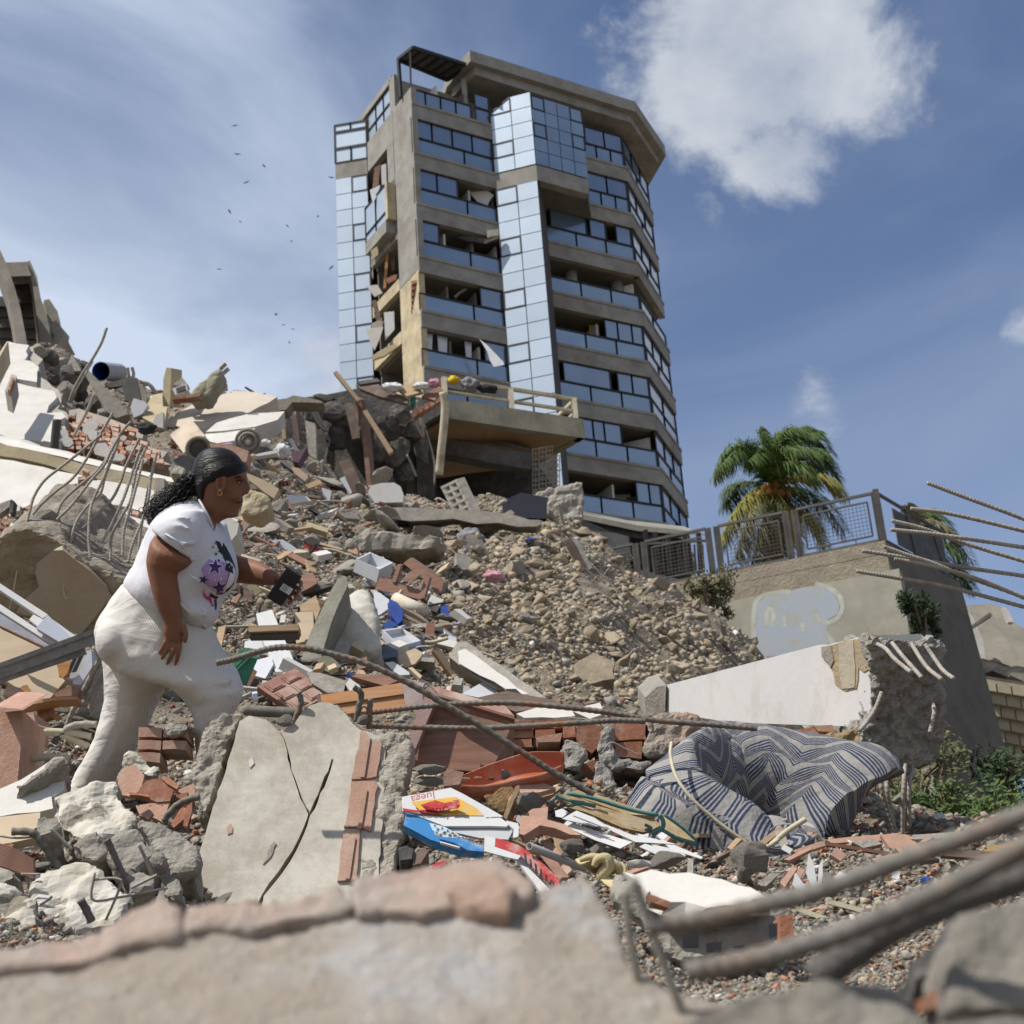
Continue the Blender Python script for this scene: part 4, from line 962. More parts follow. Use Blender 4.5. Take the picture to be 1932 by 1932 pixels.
for z, h in ((.70,.09),(.30,.07)):
 MB().bar(bq(0, z), bq(.985, z),.11, h).build('railing_bar', RAILM, ruin)
 MB().bar(bq(.97, z - .03), bq(.97, z - .03,1.5),.09, h).build('railing_bar', RAILM, ruin)
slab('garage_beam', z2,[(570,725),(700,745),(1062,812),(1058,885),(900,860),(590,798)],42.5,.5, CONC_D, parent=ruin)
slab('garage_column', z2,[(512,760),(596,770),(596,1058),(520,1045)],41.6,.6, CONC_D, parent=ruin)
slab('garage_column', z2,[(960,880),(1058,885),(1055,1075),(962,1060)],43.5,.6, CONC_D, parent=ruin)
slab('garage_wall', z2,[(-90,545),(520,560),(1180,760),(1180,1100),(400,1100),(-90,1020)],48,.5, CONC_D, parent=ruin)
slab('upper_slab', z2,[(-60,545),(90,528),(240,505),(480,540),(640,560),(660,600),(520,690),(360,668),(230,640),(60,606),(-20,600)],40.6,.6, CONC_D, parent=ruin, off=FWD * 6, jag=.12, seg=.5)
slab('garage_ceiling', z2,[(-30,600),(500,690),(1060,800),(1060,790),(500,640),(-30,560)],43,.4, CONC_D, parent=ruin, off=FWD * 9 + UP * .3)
slab('added_sun_block_wall', z2,[(470,640),(505,645),(515,1060),(470,1050)],42,.3, CONC_D, parent=ruin, off=FWD * 6 + RIGHT * .3)  # added wall, placed to keep the sun out of the garage
for r in range(5):                                               # pierced block screen beside the opening
 for c in range(4):
  x0, y0 = 1062 + c * 33,786 + r * 50 - c * 6
  if c == 3 and r < 1 or (r == 4 and c > 2): continue
  ps = pts3(z2,[(x0, y0 + 48),(x0 + 31, y0 + 46),(x0 + 31, y0),(x0, y0 + 2)],42.2); mb = MB()
  a, b_, c_, d_ = ps
  for s in (0,.46,.92):
   e0, e1 = a.lerp(b_, s), a.lerp(b_, s + .08); f0, f1 = d_.lerp(c_, s), d_.lerp(c_, s + .08)
   mb.hexa([e0, e1, f1, f0],[x + FWD * .2 for x in (e0, e1, f1, f0)])
   g0, g1 = a.lerp(d_, s), a.lerp(d_, s + .08); h0, h1 = b_.lerp(c_, s), b_.lerp(c_, s + .08)
   mb.hexa([g0 + FWD * .004, h0 + FWD * .004, h1 + FWD * .004, g1 + FWD * .004],[x + FWD * .19 for x in (g0, h0, h1, g1)])
  mb.build('breeze_block', CONC, ruin)
o = slab('broken_wall_end', z2,[(1060,985),(1190,960),(1240,950),(1300,945),(1310,990),(1302,1110),(1210,1150),(1130,1120),(1120,1050)],36.5,.9, CONC, parent=ruin, jag=.08, seg=.25)
roughen(o, .08,((.5,.22),(.15,.08)))
for j, (x, y, rx, ry) in enumerate(((30,640,60,60),(110,610,80,50),(140,740,55,65),(200,640,60,70),(385,690,60,62),(330,780,55,75),(420,800,62,80),(110,860,30,90),(20,720,22,100),(440,620,70,50),(500,700,60,40),(540,790,36,60),(560,840,18,25),(270,720,40,60),(460,900,40,50),(60,560,70,30))):
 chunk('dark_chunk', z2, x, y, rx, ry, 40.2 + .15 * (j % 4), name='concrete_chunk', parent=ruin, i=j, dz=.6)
for pts, r_ in (([(20,590),(50,660),(75,695),(100,700)],.05),([(30,585),(62,655),(90,690)],.04),([(515,560),(540,650),(548,740)],.05),([(490,610),(520,680),(545,730)],.04),([(470,815),(500,880),(515,920)],.03),([(560,700),(600,850),(600,960)],.025),([(5,790),(10,895)],.05),([(25,800),(30,905)],.04),([(100,900),(104,950)],.04),([(112,905),(116,945)],.04)):
 MB().tube(curve(pts3(z2, pts, 39.5),14), r_, 6).build('hanging_rebar', STEEL_D, ruin, smooth=True)
MB().tube(curve(pts3(z2,[(640,520),(650,580),(645,680),(632,800),(622,912)],36.2),18),.10,10).build('hanging_pipe', RAILM, ruin, smooth=True)
for j in range(5):
 x = 500 + 26 * j
 slab('brick', z2,[(x, 640 - 16 * j),(x + 22,628 - 16 * j),(x + 24,600 - 15 * j),(x, 608 - 15 * j)],38.2,.25, BRICK, parent=ruin)
slab('door_jamb', z2,[(228,545),(252,555),(285,760),(304,990),(284,998),(262,760)],37.4,.12, W_RED, 'long reddish timber leaning upright against the torn floor', 'timber', off=FWD * .15 + RIGHT * .1)
slab('timber', z2,[(124,428),(140,420),(250,555),(236,566)],38.0,.14, W_TAN, 'splintered timber sticking up left above the torn floor', 'timber')
slab('timber', z2,[(262,612),(280,602),(406,798),(386,812)],37.2,.14, W_TAN, 'light timber leaning diagonally across the torn floor face', 'timber')
slab('dark_door', z2,[(174,575),(236,570),(248,735),(212,742)],37.8,.08, W_DRK, 'dark door panel leaning behind the long reddish timber', 'door')
slab('dark_door', z2,[(148,852),(200,835),(276,1000),(226,1020)],37.2,.08, W_DRK, 'dark door panel leaning at the foot of the reddish timber', 'door')
slab('white_board', z2,[(152,930),(176,918),(222,1015),(212,1020)],36.8,.06, SHEET, 'narrow white board beside the lower dark door panel', 'board')
for lb, pts, m in (('dark sheet lying across the torn floor edge', [(230,485),(330,482),(440,535),(480,558),(470,575),(350,545),(250,505)], W_DRK),('brown board on top of the torn floor', [(420,500),(500,475),(545,520),(470,540)], W_TAN),('rust red board at the torn floor edge', [(540,540),(620,490),(640,510),(600,560)], W_RED),('grey plank above the dark sheet', [(235,470),(330,455),(345,470),(250,484)], DGREY)):
 slab('board', z2, pts, 37.4,.08, m, lb, 'board', lean=1.0)
CL = {n: mat(n + '_cloth', c, tuple(x * .6 for x in c), sc=8, rough=.9, bump=.4, bsc=14) for n, c in (('white', (.72,.72,.72)),('grey', (.25,.25,.27)),('red', (.45,.05,.06)),('blue', (.03,.08,.30)),('pink', (.6,.3,.36)),('black', (.03,.03,.035)),('yellow', (.6,.45,.08)),('green', (.06,.22,.14)),('lilac', (.42,.3,.5)))}
def cloth(Z, x, y, rx, ry, d, m, label=None, group=None, name='crumpled_cloth', cat='cloth', seed=0):
 """crumpled fabric lump"""
 r = random.Random(seed + int(x * 3 + y)); u, v = Z(x, y); u2, v2 = Z(x + rx, y + ry); d = min(d or 999, gd(u, v, d or 40)); s = px(d)
 bm = bmesh.new(); bmesh.ops.create_icosphere(bm, subdivisions=4, radius=1)
 sd = Vector((r.uniform(0,90), r.uniform(0,90),0))
 for p in bm.verts:
  k = 1 + .38 * noise.noise(p.co * 1.6 + sd) + .25 * abs(noise.noise(p.co * 4 + sd)) + .12 * abs(noise.noise(p.co * 9 + sd))
  p.co = RIGHT * p.co.x * k * abs(u2 - u) * s + UP * p.co.y * k * abs(v2 - v) * s - FWD * p.co.z * k * min(abs(u2 - u), abs(v2 - v)) * s
 me = bpy.data.meshes.new(name); bm.to_mesh(me); bm.free(); me.materials.append(m); me.polygons.foreach_set('use_smooth', [True] * len(me.polygons))
 return inst(name, me, P(u, v, d),(0,0,0),1, label, cat, group)
for x, y, rx, ry, c, lb in ((400,500,45,22, 'white', 'white bedding heap on the torn floor edge'),(540,492,36,16, 'white', 'white clothes beside the balcony left post'),(600,480,26,20, 'pink', 'pink clothes beside the balcony left post'),(690,465,24,18, 'yellow', 'yellow and grey clothes just inside the balcony railing'),(770,485,40,30, 'grey', 'grey clothes heap behind the balcony railing'),(850,505,44,20, 'black', 'black bag lying behind the balcony railing'),(500,560,10,36, 'green', 'pale green bottle shaped cloth hanging at the torn edge')):
 cloth(z2, x, y, rx, ry, 37.6 if x < 640 else 38.3, CL[c], lb)
# fallen pierced block panel
pan = thing('breeze_block_panel', 'grey pierced block panel leaning on the rubble below the balcony', 'block panel', P(*z2(760,1170),33))
dP = gd(*z2(770,1190)) * .97
cor = pts3(z2,[(628,968),(704,932),(802,1140),(736,1180)], dP, .6)
def gq(s, t): return cor[0].lerp(cor[1], s).lerp(cor[3].lerp(cor[2], s), t)
nb = nrm(cor); ex = RIGHT * .13 + FWD * .12 + UP * .04
mb = MB()
for s0, s1 in ((0,.13),(.44,.56),(.87,1)):
 mb.hexa([gq(s0,0), gq(s1,0), gq(s1,1), gq(s0,1)],[x + ex for x in (gq(s0,0), gq(s1,0), gq(s1,1), gq(s0,1))])
mb.build('block_rib', CONC, pan)
for j in range(7):
 t0 = j / 7 * .985; t1 = t0 + .055
 A = [gq(.005, t0), gq(.995, t0), gq(.995, t1), gq(.005, t1)]
 MB().hexa([a + nb * .004 for a in A],[x + ex * .95 for x in A]).build('block_web', CONC, pan)
slab('concrete_post', z2,[(800,1165),(960,1075),(978,1090),(880,1160),(830,1185)], dP, .3, CONC, 'short grey concrete post propped right of the pierced block panel', 'concrete post')
BIN = mat('dark_blue_bin', (.022,.026,.045),(.03,.03,.04), sc=3, rough=.6, bump=.1)
bn = thing('waste_bin', 'dark blue waste bin in the shade of the car park', 'bin', P(*z2(1040,1110),38))
slab('bin_body', z2,[(920,1045),(1132,1035),(1130,1118),(930,1110)],38.0,1.0, BIN, parent=bn)
slab('bin_lid', z2,[(910,1040),(1010,995),(1140,1020),(1134,1036),(920,1050)],37.8,.2, BIN, parent=bn, off=FWD * .9)
# car under the slab: rear quarter in view
car = thing('parked_car', 'dusty white car with red tail light under the collapsed floor', 'car', P(*z2(380,1020),40))
CARW = mat('white_car_paint', (.62,.62,.60),(.5,.49,.46), sc=4, rough=.35, bump=.02, dirt=(.35,.3,.24), damt=.5, dsc=2)
slab('body', z2,[(285,1000),(300,962),(350,950),(410,948),(440,966),(455,1005),(450,1040),(300,1045)],39.6,3.5, CARW, parent=car)
slab('rear_window', z2,[(330,958),(352,915),(398,912),(420,952)],40.0,1.6, glass('car_glass', (.03,.04,.05)), parent=car)
slab('roof', z2,[(345,915),(358,902),(395,900),(404,912)],40.1,1.6, CARW, parent=car)
slab('tail_light', z2,[(428,978),(446,974),(452,1012),(432,1016)],39.4,.1, mat('tail_light_red', (.5,.03,.03), bump=0, rough=.3), parent=car)
slab('licence_plate', z2,[(355,985),(395,984),(396,1000),(356,1001)],39.5,.04, PAPER, parent=car)
# long broken slabs below the car park
o = slab('broken_slab', z2,[(180,1098),(330,1072),(640,1068),(800,1082),(960,1096),(1110,1142),(1080,1160),(900,1140),(620,1128),(400,1122),(240,1128)],30,.3, CONC, 'long broken grey floor slab lying below the car park', 'concrete slab', jag=.05, seg=.3, off=FWD * .8 - UP * .1)
o = slab('concrete_beam', z2,[(150,1245),(240,1185),(300,1172),(330,1190),(470,1180),(640,1190),(640,1255),(480,1262),(200,1278)],24.5,.6, CONC, 'broken concrete beam with hanging wires in mid slope', 'concrete beam', jag=.06, seg=.25)
roughen(o, .05,((.4,.12),(.1,.04)))
slab('timber', z2,[(1225,1215),(1245,1205),(1318,1345),(1305,1352)], None, .1, W_DRK, 'long grey timber sliding down the scree', 'timber')
slab('concrete_kerb', z2,[(1245,1205),(1278,1215),(1345,1350),(1322,1362)], None, .2, CONC, 'narrow concrete strip beside the long grey timber on the scree', 'concrete strip')
for pts in ([(985,1105),(1020,1160),(1040,1210)],[(1038,1080),(1050,1140),(1060,1210)],[(1140,1075),(1170,1120),(1190,1165)],[(1184,1048),(1200,1110),(1216,1190)]):
 rebar('bent_rod', z2, pts, 31,.035, STEEL_D, label='thin rusty rod standing out of the rubble below the car park', cat='rod', group='rods below the car park', ribbed=False)
rebar('bent_pipe', z2,[(830,1300),(880,1350),(960,1340),(1040,1370),(1140,1420)],22,.03, STEEL_D, label='long bent grey conduit lying on the scree', cat='pipe', ribbed=False)
cloth(z2,770,1215,60,50,25, CL['grey'], 'grey clothes heap with yellow bit under the block panel', name='clothes_heap')
cloth(z2,745,1290,18,40,24, CL['grey'], 'grey cloth strip hanging below the clothes heap')
cloth(z2,1060,1222,30,12, None, CL['blue'], 'dark blue cloth scrap beside the rods')
cloth(z2,880,1390,45,26,19, CL['pink'], 'pink and white cloth half buried in the scree')

# ================================================================== white walls and ridge on the left
fw = thing('fallen_wall', 'big white plastered wall panel leaning on the slope at the upper left', 'wall', P(*b2(200,850),19))
slab('plaster_face', b2,[(-120,340),(0,175),(62,64),(232,92),(205,170),(190,205),(240,210),(300,262),(278,300),(275,372),(130,345),(128,372),(410,440),(415,490),(375,548),(350,606),(478,600),(445,700),(430,760),(436,850),(200,808),(0,765),(-120,745)],18.0,.2, WHITE, parent=fw, lean=3.5, jag=.05, seg=.22)
slab('wall_core', b2,[(-120,345),(20,180),(80,78),(250,110),(330,200),(330,300),(440,430),(470,520),(500,600),(470,720),(450,842),(0,760),(-120,740)],18.3,.35, CONC, parent=fw, lean=3.5, jag=.1, seg=.25)
slab('wall_edge', b2,[(-60,230),(52,66),(62,64),(0,180),(-60,300)],18.0,.3, CREAM, parent=fw, lean=3.5)
slab('brick_block', b2,[(38,435),(86,312),(124,322),(118,348),(82,458)],17.5,.25, CONC, 'broken block with exposed bricks stuck on the white wall panel', 'block', lean=2.5)
slab('brick', b2,[(56,425),(92,335),(108,340),(74,432)],17.35,.08, BRICK, 'narrow red brick face on the block stuck to the white wall', 'brick', lean=2.5)
bw = thing('crushed_brick_wall', 'crushed clay block wall with white plaster flakes right of the white panel', 'wall', P(*b2(800,950),18))
slab('mortar_bed', b2,[(436,850),(440,700),(490,590),(600,570),(790,640),(990,700),(1250,900),(1290,1000),(1050,985),(700,915)],18.2,.3, mat('mortar', (.36,.31,.25),(.26,.22,.18), sc=3, bump=.6, bsc=12), parent=bw, lean=3.0, jag=.12, seg=.3)
r_ = random.Random(4)
def inside(p, poly):
 c = False
 for i in range(len(poly)):
  a, b = poly[i], poly[i - 1]
  if (a[1] > p[1]) != (b[1] > p[1]) and p[0] < (b[0] - a[0]) * (p[1] - a[1]) / (b[1] - a[1]) + a[0]: c = not c
 return c
bpoly = [(440,845),(450,700),(500,590),(610,575),(790,650),(990,720),(1240,900),(1260,985),(1050,970),(700,905)]
def field(poly, parent, n, d, lean, sx, sy, mats, nm, t=.08, tilt=.25, zc=b2, seed=0, vb=None):
 """rows of separate pieces over an area"""
 r = random.Random(seed); k = 0; ys = [p[1] for p in poly]; xs = [p[0] for p in poly]; vm = max(ys) if vb is None else vb
 y = min(ys)
 while y < max(ys):
  x = min(xs) + r.uniform(0, sx)
  while x < max(xs):
   if inside((x + sx / 2, y + sy / 2), poly) and r.random() < n:
    a = r.gauss(.24, tilt); ca, sa = math.cos(a), math.sin(a); w, h = sx * r.uniform(.6,1.0) / 2, sy * r.uniform(.6,.98) / 2
    q = [(x + sx / 2 + i * w * ca - j * h * sa, y + sy / 2 + i * w * sa + j * h * ca) for i, j in ((-1,1),(1,1),(1,-1),(-1,-1))]
    dd = [d * (1 + lean * ((zc(0, vm)[1] - zc(0, yy)[1]) / F)) - r.uniform(.0,.12) for _, yy in q]
    slab(nm, zc, [(*a_, b_) for a_, b_ in zip(q, dd)], d, t, r.choice(mats), parent=parent); k += 1
   x += sx
  y += sy
field(bpoly, bw, .72,18.0,3.0,62,34,[BRICK, BRICK, BRICK_P, BRICK_P], 'brick', seed=1, vb=1000)
for k, (x, y, rx, ry) in enumerate(((550,605,28,28),(470,770,46,50),(500,825,52,42),(690,690,60,55),(700,770,38,50),(770,880,75,48),(860,810,32,26),(930,795,26,26),(980,870,34,30),(900,940,40,30),(1060,960,60,22),(660,730,40,50),(840,930,60,40))):
 a0 = r_.uniform(0,6); q = [(x + rx * math.cos(a0 + i * .9) * r_.uniform(.75,1.15), y + ry * math.sin(a0 + i * .9) * r_.uniform(.75,1.15)) for i in range(7)]
 slab('plaster_flake', b2, q, 17.6 * (1 + 3.0 * (1000 - y) * .25 / F),.04, WHITE, parent=bw)
led = thing('concrete_ledge', 'long cream concrete ledge running down across the white walls on the left', 'ledge', P(*b2(600,1080),15))
slab('ledge_top', b2,[(-100,765),(0,785),(660,950),(1200,1070),(1420,1125),(1420,1155),(1200,1105),(640,985),(0,832),(-100,810)],15.6,.3, WHITE, parent=led, lean=2.5, off=FWD * .5, jag=.03, seg=.25)  # whiter coat paints the sunlit top of the cream ledge
slab('ledge_face', b2,[(-100,812),(0,835),(640,988),(1200,1108),(1420,1158),(1420,1245),(1100,1180),(620,1080),(0,925),(-100,900)],15.5,.4, CREAM, parent=led, jag=.025, seg=.3)
lw = thing('lower_wall', 'white plastered wall under the cream ledge with a broken lower edge', 'wall', P(*z3(500,1700),14.4))
slab('plaster_face', z3,[(-60,1300),(0,1325),(480,1425),(520,1440),(470,1500),(450,1600),(380,1592),(300,1590),(200,1606),(100,1612),(60,1582),(0,1600),(-60,1600)],14.6,.15, WHITE, parent=lw, jag=.03, seg=.15, lean=1.2)
slab('plaster_face', z3,[(530,1440),(700,1470),(900,1510),(890,1560),(850,1640),(780,1620),(690,1600),(560,1580),(480,1560)],14.5,.15, WHITE, parent=lw, jag=.03, seg=.15, lean=1.2)
slab('plaster_face', z3,[(420,1680),(520,1640),(700,1640),(860,1690),(960,1700),(1150,1640),(1160,1960),(840,1960),(760,1880),(640,1760),(520,1700)],13.2,.15, WHITE, parent=lw, jag=.04, seg=.15, lean=1.2)
slab('grey_pier', z3,[(905,1430),(960,1440),(950,1560),(870,1640),(830,1720),(850,1620),(890,1540)],14.3,.3, CONC, parent=lw, jag=.03, seg=.15)
field([(440,1400),(545,1360),(530,1500),(470,1640),(430,1640)], lw, .8,14.3,1.2,44,22,[BRICK, BRICK_P], 'brick', zc=z3, seed=2)
field([(0,1600),(380,1600),(700,1610),(860,1660),(700,1640),(420,1670),(360,1700),(0,1760)], lw, .75,13.8,1.2,46,26,[BRICK, BRICK_P, WHITE, WHITE], 'brick', zc=z3, seed=3)
for lb, pts, m in (('grey concrete shard under the white wall at the left edge', [(-10,1590),(55,1565),(60,1600),(-10,1650)], CONC),('dark shard standing at the left edge', [(60,1560),(82,1570),(70,1640),(52,1640)], CONC_D)):
 slab('shard', z3, pts, 13.5,.1, m, lb, 'shard')
# ridge of grey concrete
ridge = thing('concrete_ridge', 'ragged dark grey concrete ridge right of the white wall panel', 'rubble', P(*b2(450,560),26))
for j, (x, y, rx, ry) in enumerate(((290,150,80,60),(360,190,90,70),(330,270,70,70),(430,260,90,90),(400,380,90,80),(520,330,90,90),(500,450,90,70),(350,340,70,60),(600,470,80,60),(560,250,60,70),(620,250,60,40),(700,540,80,70),(440,520,70,60),(600,560,70,40),(860,640,60,40),(780,620,70,50),(620,380,70,70),(330,100,50,30))):
 chunk('dark_chunk' if j % 3 else 'grey_chunk', b2, x, y, rx, ry, 24.5 + .4 * (j % 5) + (600 - y) * .006, name='concrete_chunk', parent=ridge, i=j)
slab('concrete_strut', b2,[(630,300),(672,276),(760,380),(960,598),(968,620),(880,640),(800,590),(700,420)],24.2,.5, CONC, parent=ridge, jag=.06, seg=.3)
slab('concrete_strut', b2,[(520,190),(548,160),(590,240),(610,280),(560,290)],26,.4, CONC, parent=ridge, jag=.05, seg=.3)
bar_ = thing('plastic_barrel', 'blue barrel lying on its side on the ridge with the open end towards us', 'barrel', P(*b2(800,365),33))
c0, c1 = P(*b2(762,292),33), P(*b2(892,302),33.9); ax = (c1 - c0).normalized(); n_ = 28; mb = MB()
e1 = ax.cross(UP).normalized(); e2 = ax.cross(e1); rB = 74 * .25 * px(33)
for rr_, s0, s1, mi in ((rB, 0,1,0),(rB * .94,0,.97,1)):
 k = len(mb.v)
 for s in (s0, s1):
  for j in range(n_): a = 2 * math.pi * j / n_; mb.v.append(c0 + (c1 - c0) * s + (e1 * math.cos(a) + e2 * math.sin(a)) * rr_)
 for j in range(n_): mb.f.append([k + j, k + (j + 1) % n_, k + n_ + (j + 1) % n_, k + n_ + j]); mb.m.append(mi)
 mb.f.append([k + n_ + j for j in range(n_)]); mb.m.append(mi)
for j in range(n_): mb.f.append([j, 2 * n_ + j, 2 * n_ + (j + 1) % n_, (j + 1) % n_]); mb.m.append(0)
mb.build('barrel_body', [mat('grey_barrel', (.42,.42,.46),(.3,.3,.33), sc=4, rough=.4, bump=.05, dirt=(.25,.2,.15), damt=.4, dsc=2), mat('blue_barrel', (.015,.075,.33),(.01,.05,.25), sc=3, rough=.4, bump=0)], bar_)
for lb, pts, m, d in (('grey crumpled corrugated sheet below the barrel', [(925,340),(985,322),(1040,345),(1060,500),(1010,530),(950,510),(920,420)], DGREY, 31),('bent pale gutter sheet right of the corrugated sheet', [(1040,345),(1075,360),(1108,480),(1110,530),(1070,520),(1060,420)], CONC_F, 31),('folded light grey metal sheet under the barrel', [(980,560),(1010,490),(1080,515),(1115,540),(1075,610),(1010,640)], SHEET, 29),('dark sheet under the barrel', [(780,380),(930,350),(920,400),(830,410)], DGREY, 32)):
 slab('metal_sheet', b2, pts, d, .1, m, lb, 'metal sheet', jag=.03, seg=.3)
for pts in ([(962,262),(968,300),(972,330)],[(995,260),(1006,295),(1008,332)],[(1060,372),(1120,385),(1175,455)],[(1080,400),(1130,392),(1180,460)],[(1690,395),(1692,440)],[(1705,390),(1708,440)],[(340,120),(380,85)],[(515,155),(530,200)]):
 rebar('bent_rod', b2, pts, 30,.035, STEEL_D, label='thin bent steel rod sticking up along the left ridge against the sky', cat='rod', group='rods along the left ridge', ribbed=False, n=6)
slab('beige_post', b2,[(1232,350),(1256,262),(1292,266),(1290,380),(1282,556),(1228,552)],28.5,.5, CREAM, 'upright beige square post standing on the ridge', 'post', off=FWD * .4 + RIGHT * .12)
slab('beige_slab', b2,[(1075,640),(1120,520),(1150,470),(1225,455),(1230,555),(1262,560),(1240,690),(1150,680)],27.5,.25, CREAM, 'beige wall slab leaning left of the upright post', 'wall slab', lean=1.5)
slab('white_slab', b2,[(1156,660),(1180,620),(1232,595),(1228,720),(1160,700)],26.8,.15, WHITE, 'small white plaster slab under the beige slab', 'plaster slab')
sh = thing('beam_shard', 'sharp broken concrete beam end with two rods jutting up on the ridge', 'concrete beam', P(*b2(1500,480),28))
o = slab('shard_body', b2,[(1400,470),(1450,425),(1500,360),(1600,285),(1655,256),(1688,285),(1668,340),(1600,440),(1555,484),(1450,490)],28.2,.6, OLDC, parent=sh, jag=.05, seg=.25)
roughen(o, .06,((.3,.1),))
for pts in ([(1660,275),(1704,232)],[(1680,310),(1726,270)]):
 MB().tube(pts3(b2, pts, 28.0),.04,6).build('rod', STEEL_D, sh)
slab('brick_row', b2,[(1290,486),(1480,458),(1520,460),(1500,478),(1300,506)],27.6,.2, BRICK, 'row of red bricks under the beam shard', 'bricks')
slab('air_conditioner', b2,[(1300,420),(1405,385),(1416,432),(1322,468)],28,.4, SHEET, 'white air conditioner case under the beam shard', 'air conditioner')
slab('case_grille', b2,[(1326,418),(1396,394),(1402,428),(1334,450)],27.85,.05, DGREY, 'dark grille on the white case under the beam shard', 'grille')
slab('shard', b2,[(1306,392),(1372,334),(1420,392),(1400,400)],28.5,.2, CONC, 'triangular grey concrete shard behind the white case', 'shard')
slab('floor_slab', z3,[(950,1140),(985,1085),(1190,972),(1370,930),(1480,940),(1612,966),(1560,1000),(1450,1058),(1250,1105),(1180,1150)],28,.35, mat('pale_floor', (.56,.49,.40),(.47,.41,.33), sc=1.5, bump=.15, bsc=10, dirt=(.38,.33,.27), damt=.5, dsc=.7), 'large pale floor slab lying tilted on the crest', 'floor slab', lean=2.5, jag=.04, seg=.3)
slab('floor_slab', z3,[(1190,1170),(1255,1115),(1455,1062),(1650,1050),(1610,1100),(1480,1140),(1300,1165)],27,.3, WHITE, 'cracked pale floor slab just below the large crest slab', 'floor slab', lean=2.5, jag=.04, seg=.3)
slab('floor_slab', z3,[(1190,1180),(1300,1172),(1480,1148),(1420,1210),(1260,1235),(1200,1220)],25.5,.3, WHITE, 'smaller white floor slab above the washing machine', 'floor slab', lean=2.0, jag=.04, seg=.3)
slab('curved_slab', z3,[(1450,1060),(1560,985),(1670,975),(1700,960),(1860,985),(1880,1000),(1700,1000),(1660,1040),(1560,1050)],33,.4, CONC_F, 'curled pale concrete lip at the torn floor edge', 'concrete slab', jag=.05, seg=.3)
wash = thing('washing_machine', 'rusty beige washing machine tipped with its round drum facing us', 'washing machine', P(*z3(1120,1320),24))
WM = mat('washer_enamel', (.50,.40,.29),(.42,.34,.26), sc=5, rough=.5, bump=.08, dirt=(.22,.13,.08), damt=.6, dsc=3)
fr_ = pts3(z3,[(1065,1292),(1190,1190),(1236,1262),(1128,1335)],23.6); bk_ = [P(*z3(985,1186),24.1), P(*z3(1110,1095),24.1), P(*z3(1150,1160),24.4), P(*z3(1045,1230),24.4)]
MB().hexa(fr_, bk_).build('casing', WM, wash)
cm = sum(fr_, Vector()) / 4; nf = nrm(fr_); e1 = (fr_[1] - fr_[0]).normalized(); e2 = nf.cross(e1)
mb = MB(); ring = [cm + nf * .03 + (e1 * math.cos(a) + e2 * math.sin(a)) * .18 for a in [i * math.pi / 12 for i in range(25)]]
mb.tube(ring, .035,8, cap=False); mb.build('drum_ring', CONC_F, wash, smooth=True)
MB().prism([cm + nf * .01 + (e1 * math.cos(a) + e2 * math.sin(a)) * .155 for a in [i * math.pi / 10 for i in range(20)]], nf * .01).build('drum_door', DGREY, wash)
sat = thing('round_dish', 'dented grey round drum among the rubble above the woman', 'drum', P(*z3(1430,1280),24))
mb = MB(); cc = P(*z3(1440,1225),24); nf = (-cc).normalized(); e1 = RIGHT; e2 = nf.cross(e1)
for k_, rr_ in ((0,.19),(.05,.13),(.01,.07)):
 mb.tube([cc + nf * k_ + (e1 * math.cos(a) + e2 * math.sin(a)) * rr_ for a in [i * math.pi / 12 for i in range(25)]],.03,8, cap=False)
mb.build('drum_rings', CONC_F, sat, smooth=True)
rebar('cable', z3,[(620,565),(590,650),(540,740),(480,830),(430,920),(400,1000)],21,.02, STEEL_D, label='long thin steel cable curving up against the sky above the ridge', cat='cable', ribbed=False)
rebar('cable', z3,[(400,1000),(470,880),(540,760)],21.2,.012, STEEL_D, label='second thin steel cable along the ridge', cat='cable', ribbed=False)
rebar('steel_post', z3,[(331,1096),(315,1265)],15.4,.045, DGREY, label='short dark steel post standing on the cream ledge', cat='post', ribbed=False)
rebar('thin_rod', z3,[(548,950),(500,1060),(425,1200)],17,.018, STEEL_D, label='thin rod slanting over the crushed bricks', cat='rod', ribbed=False)
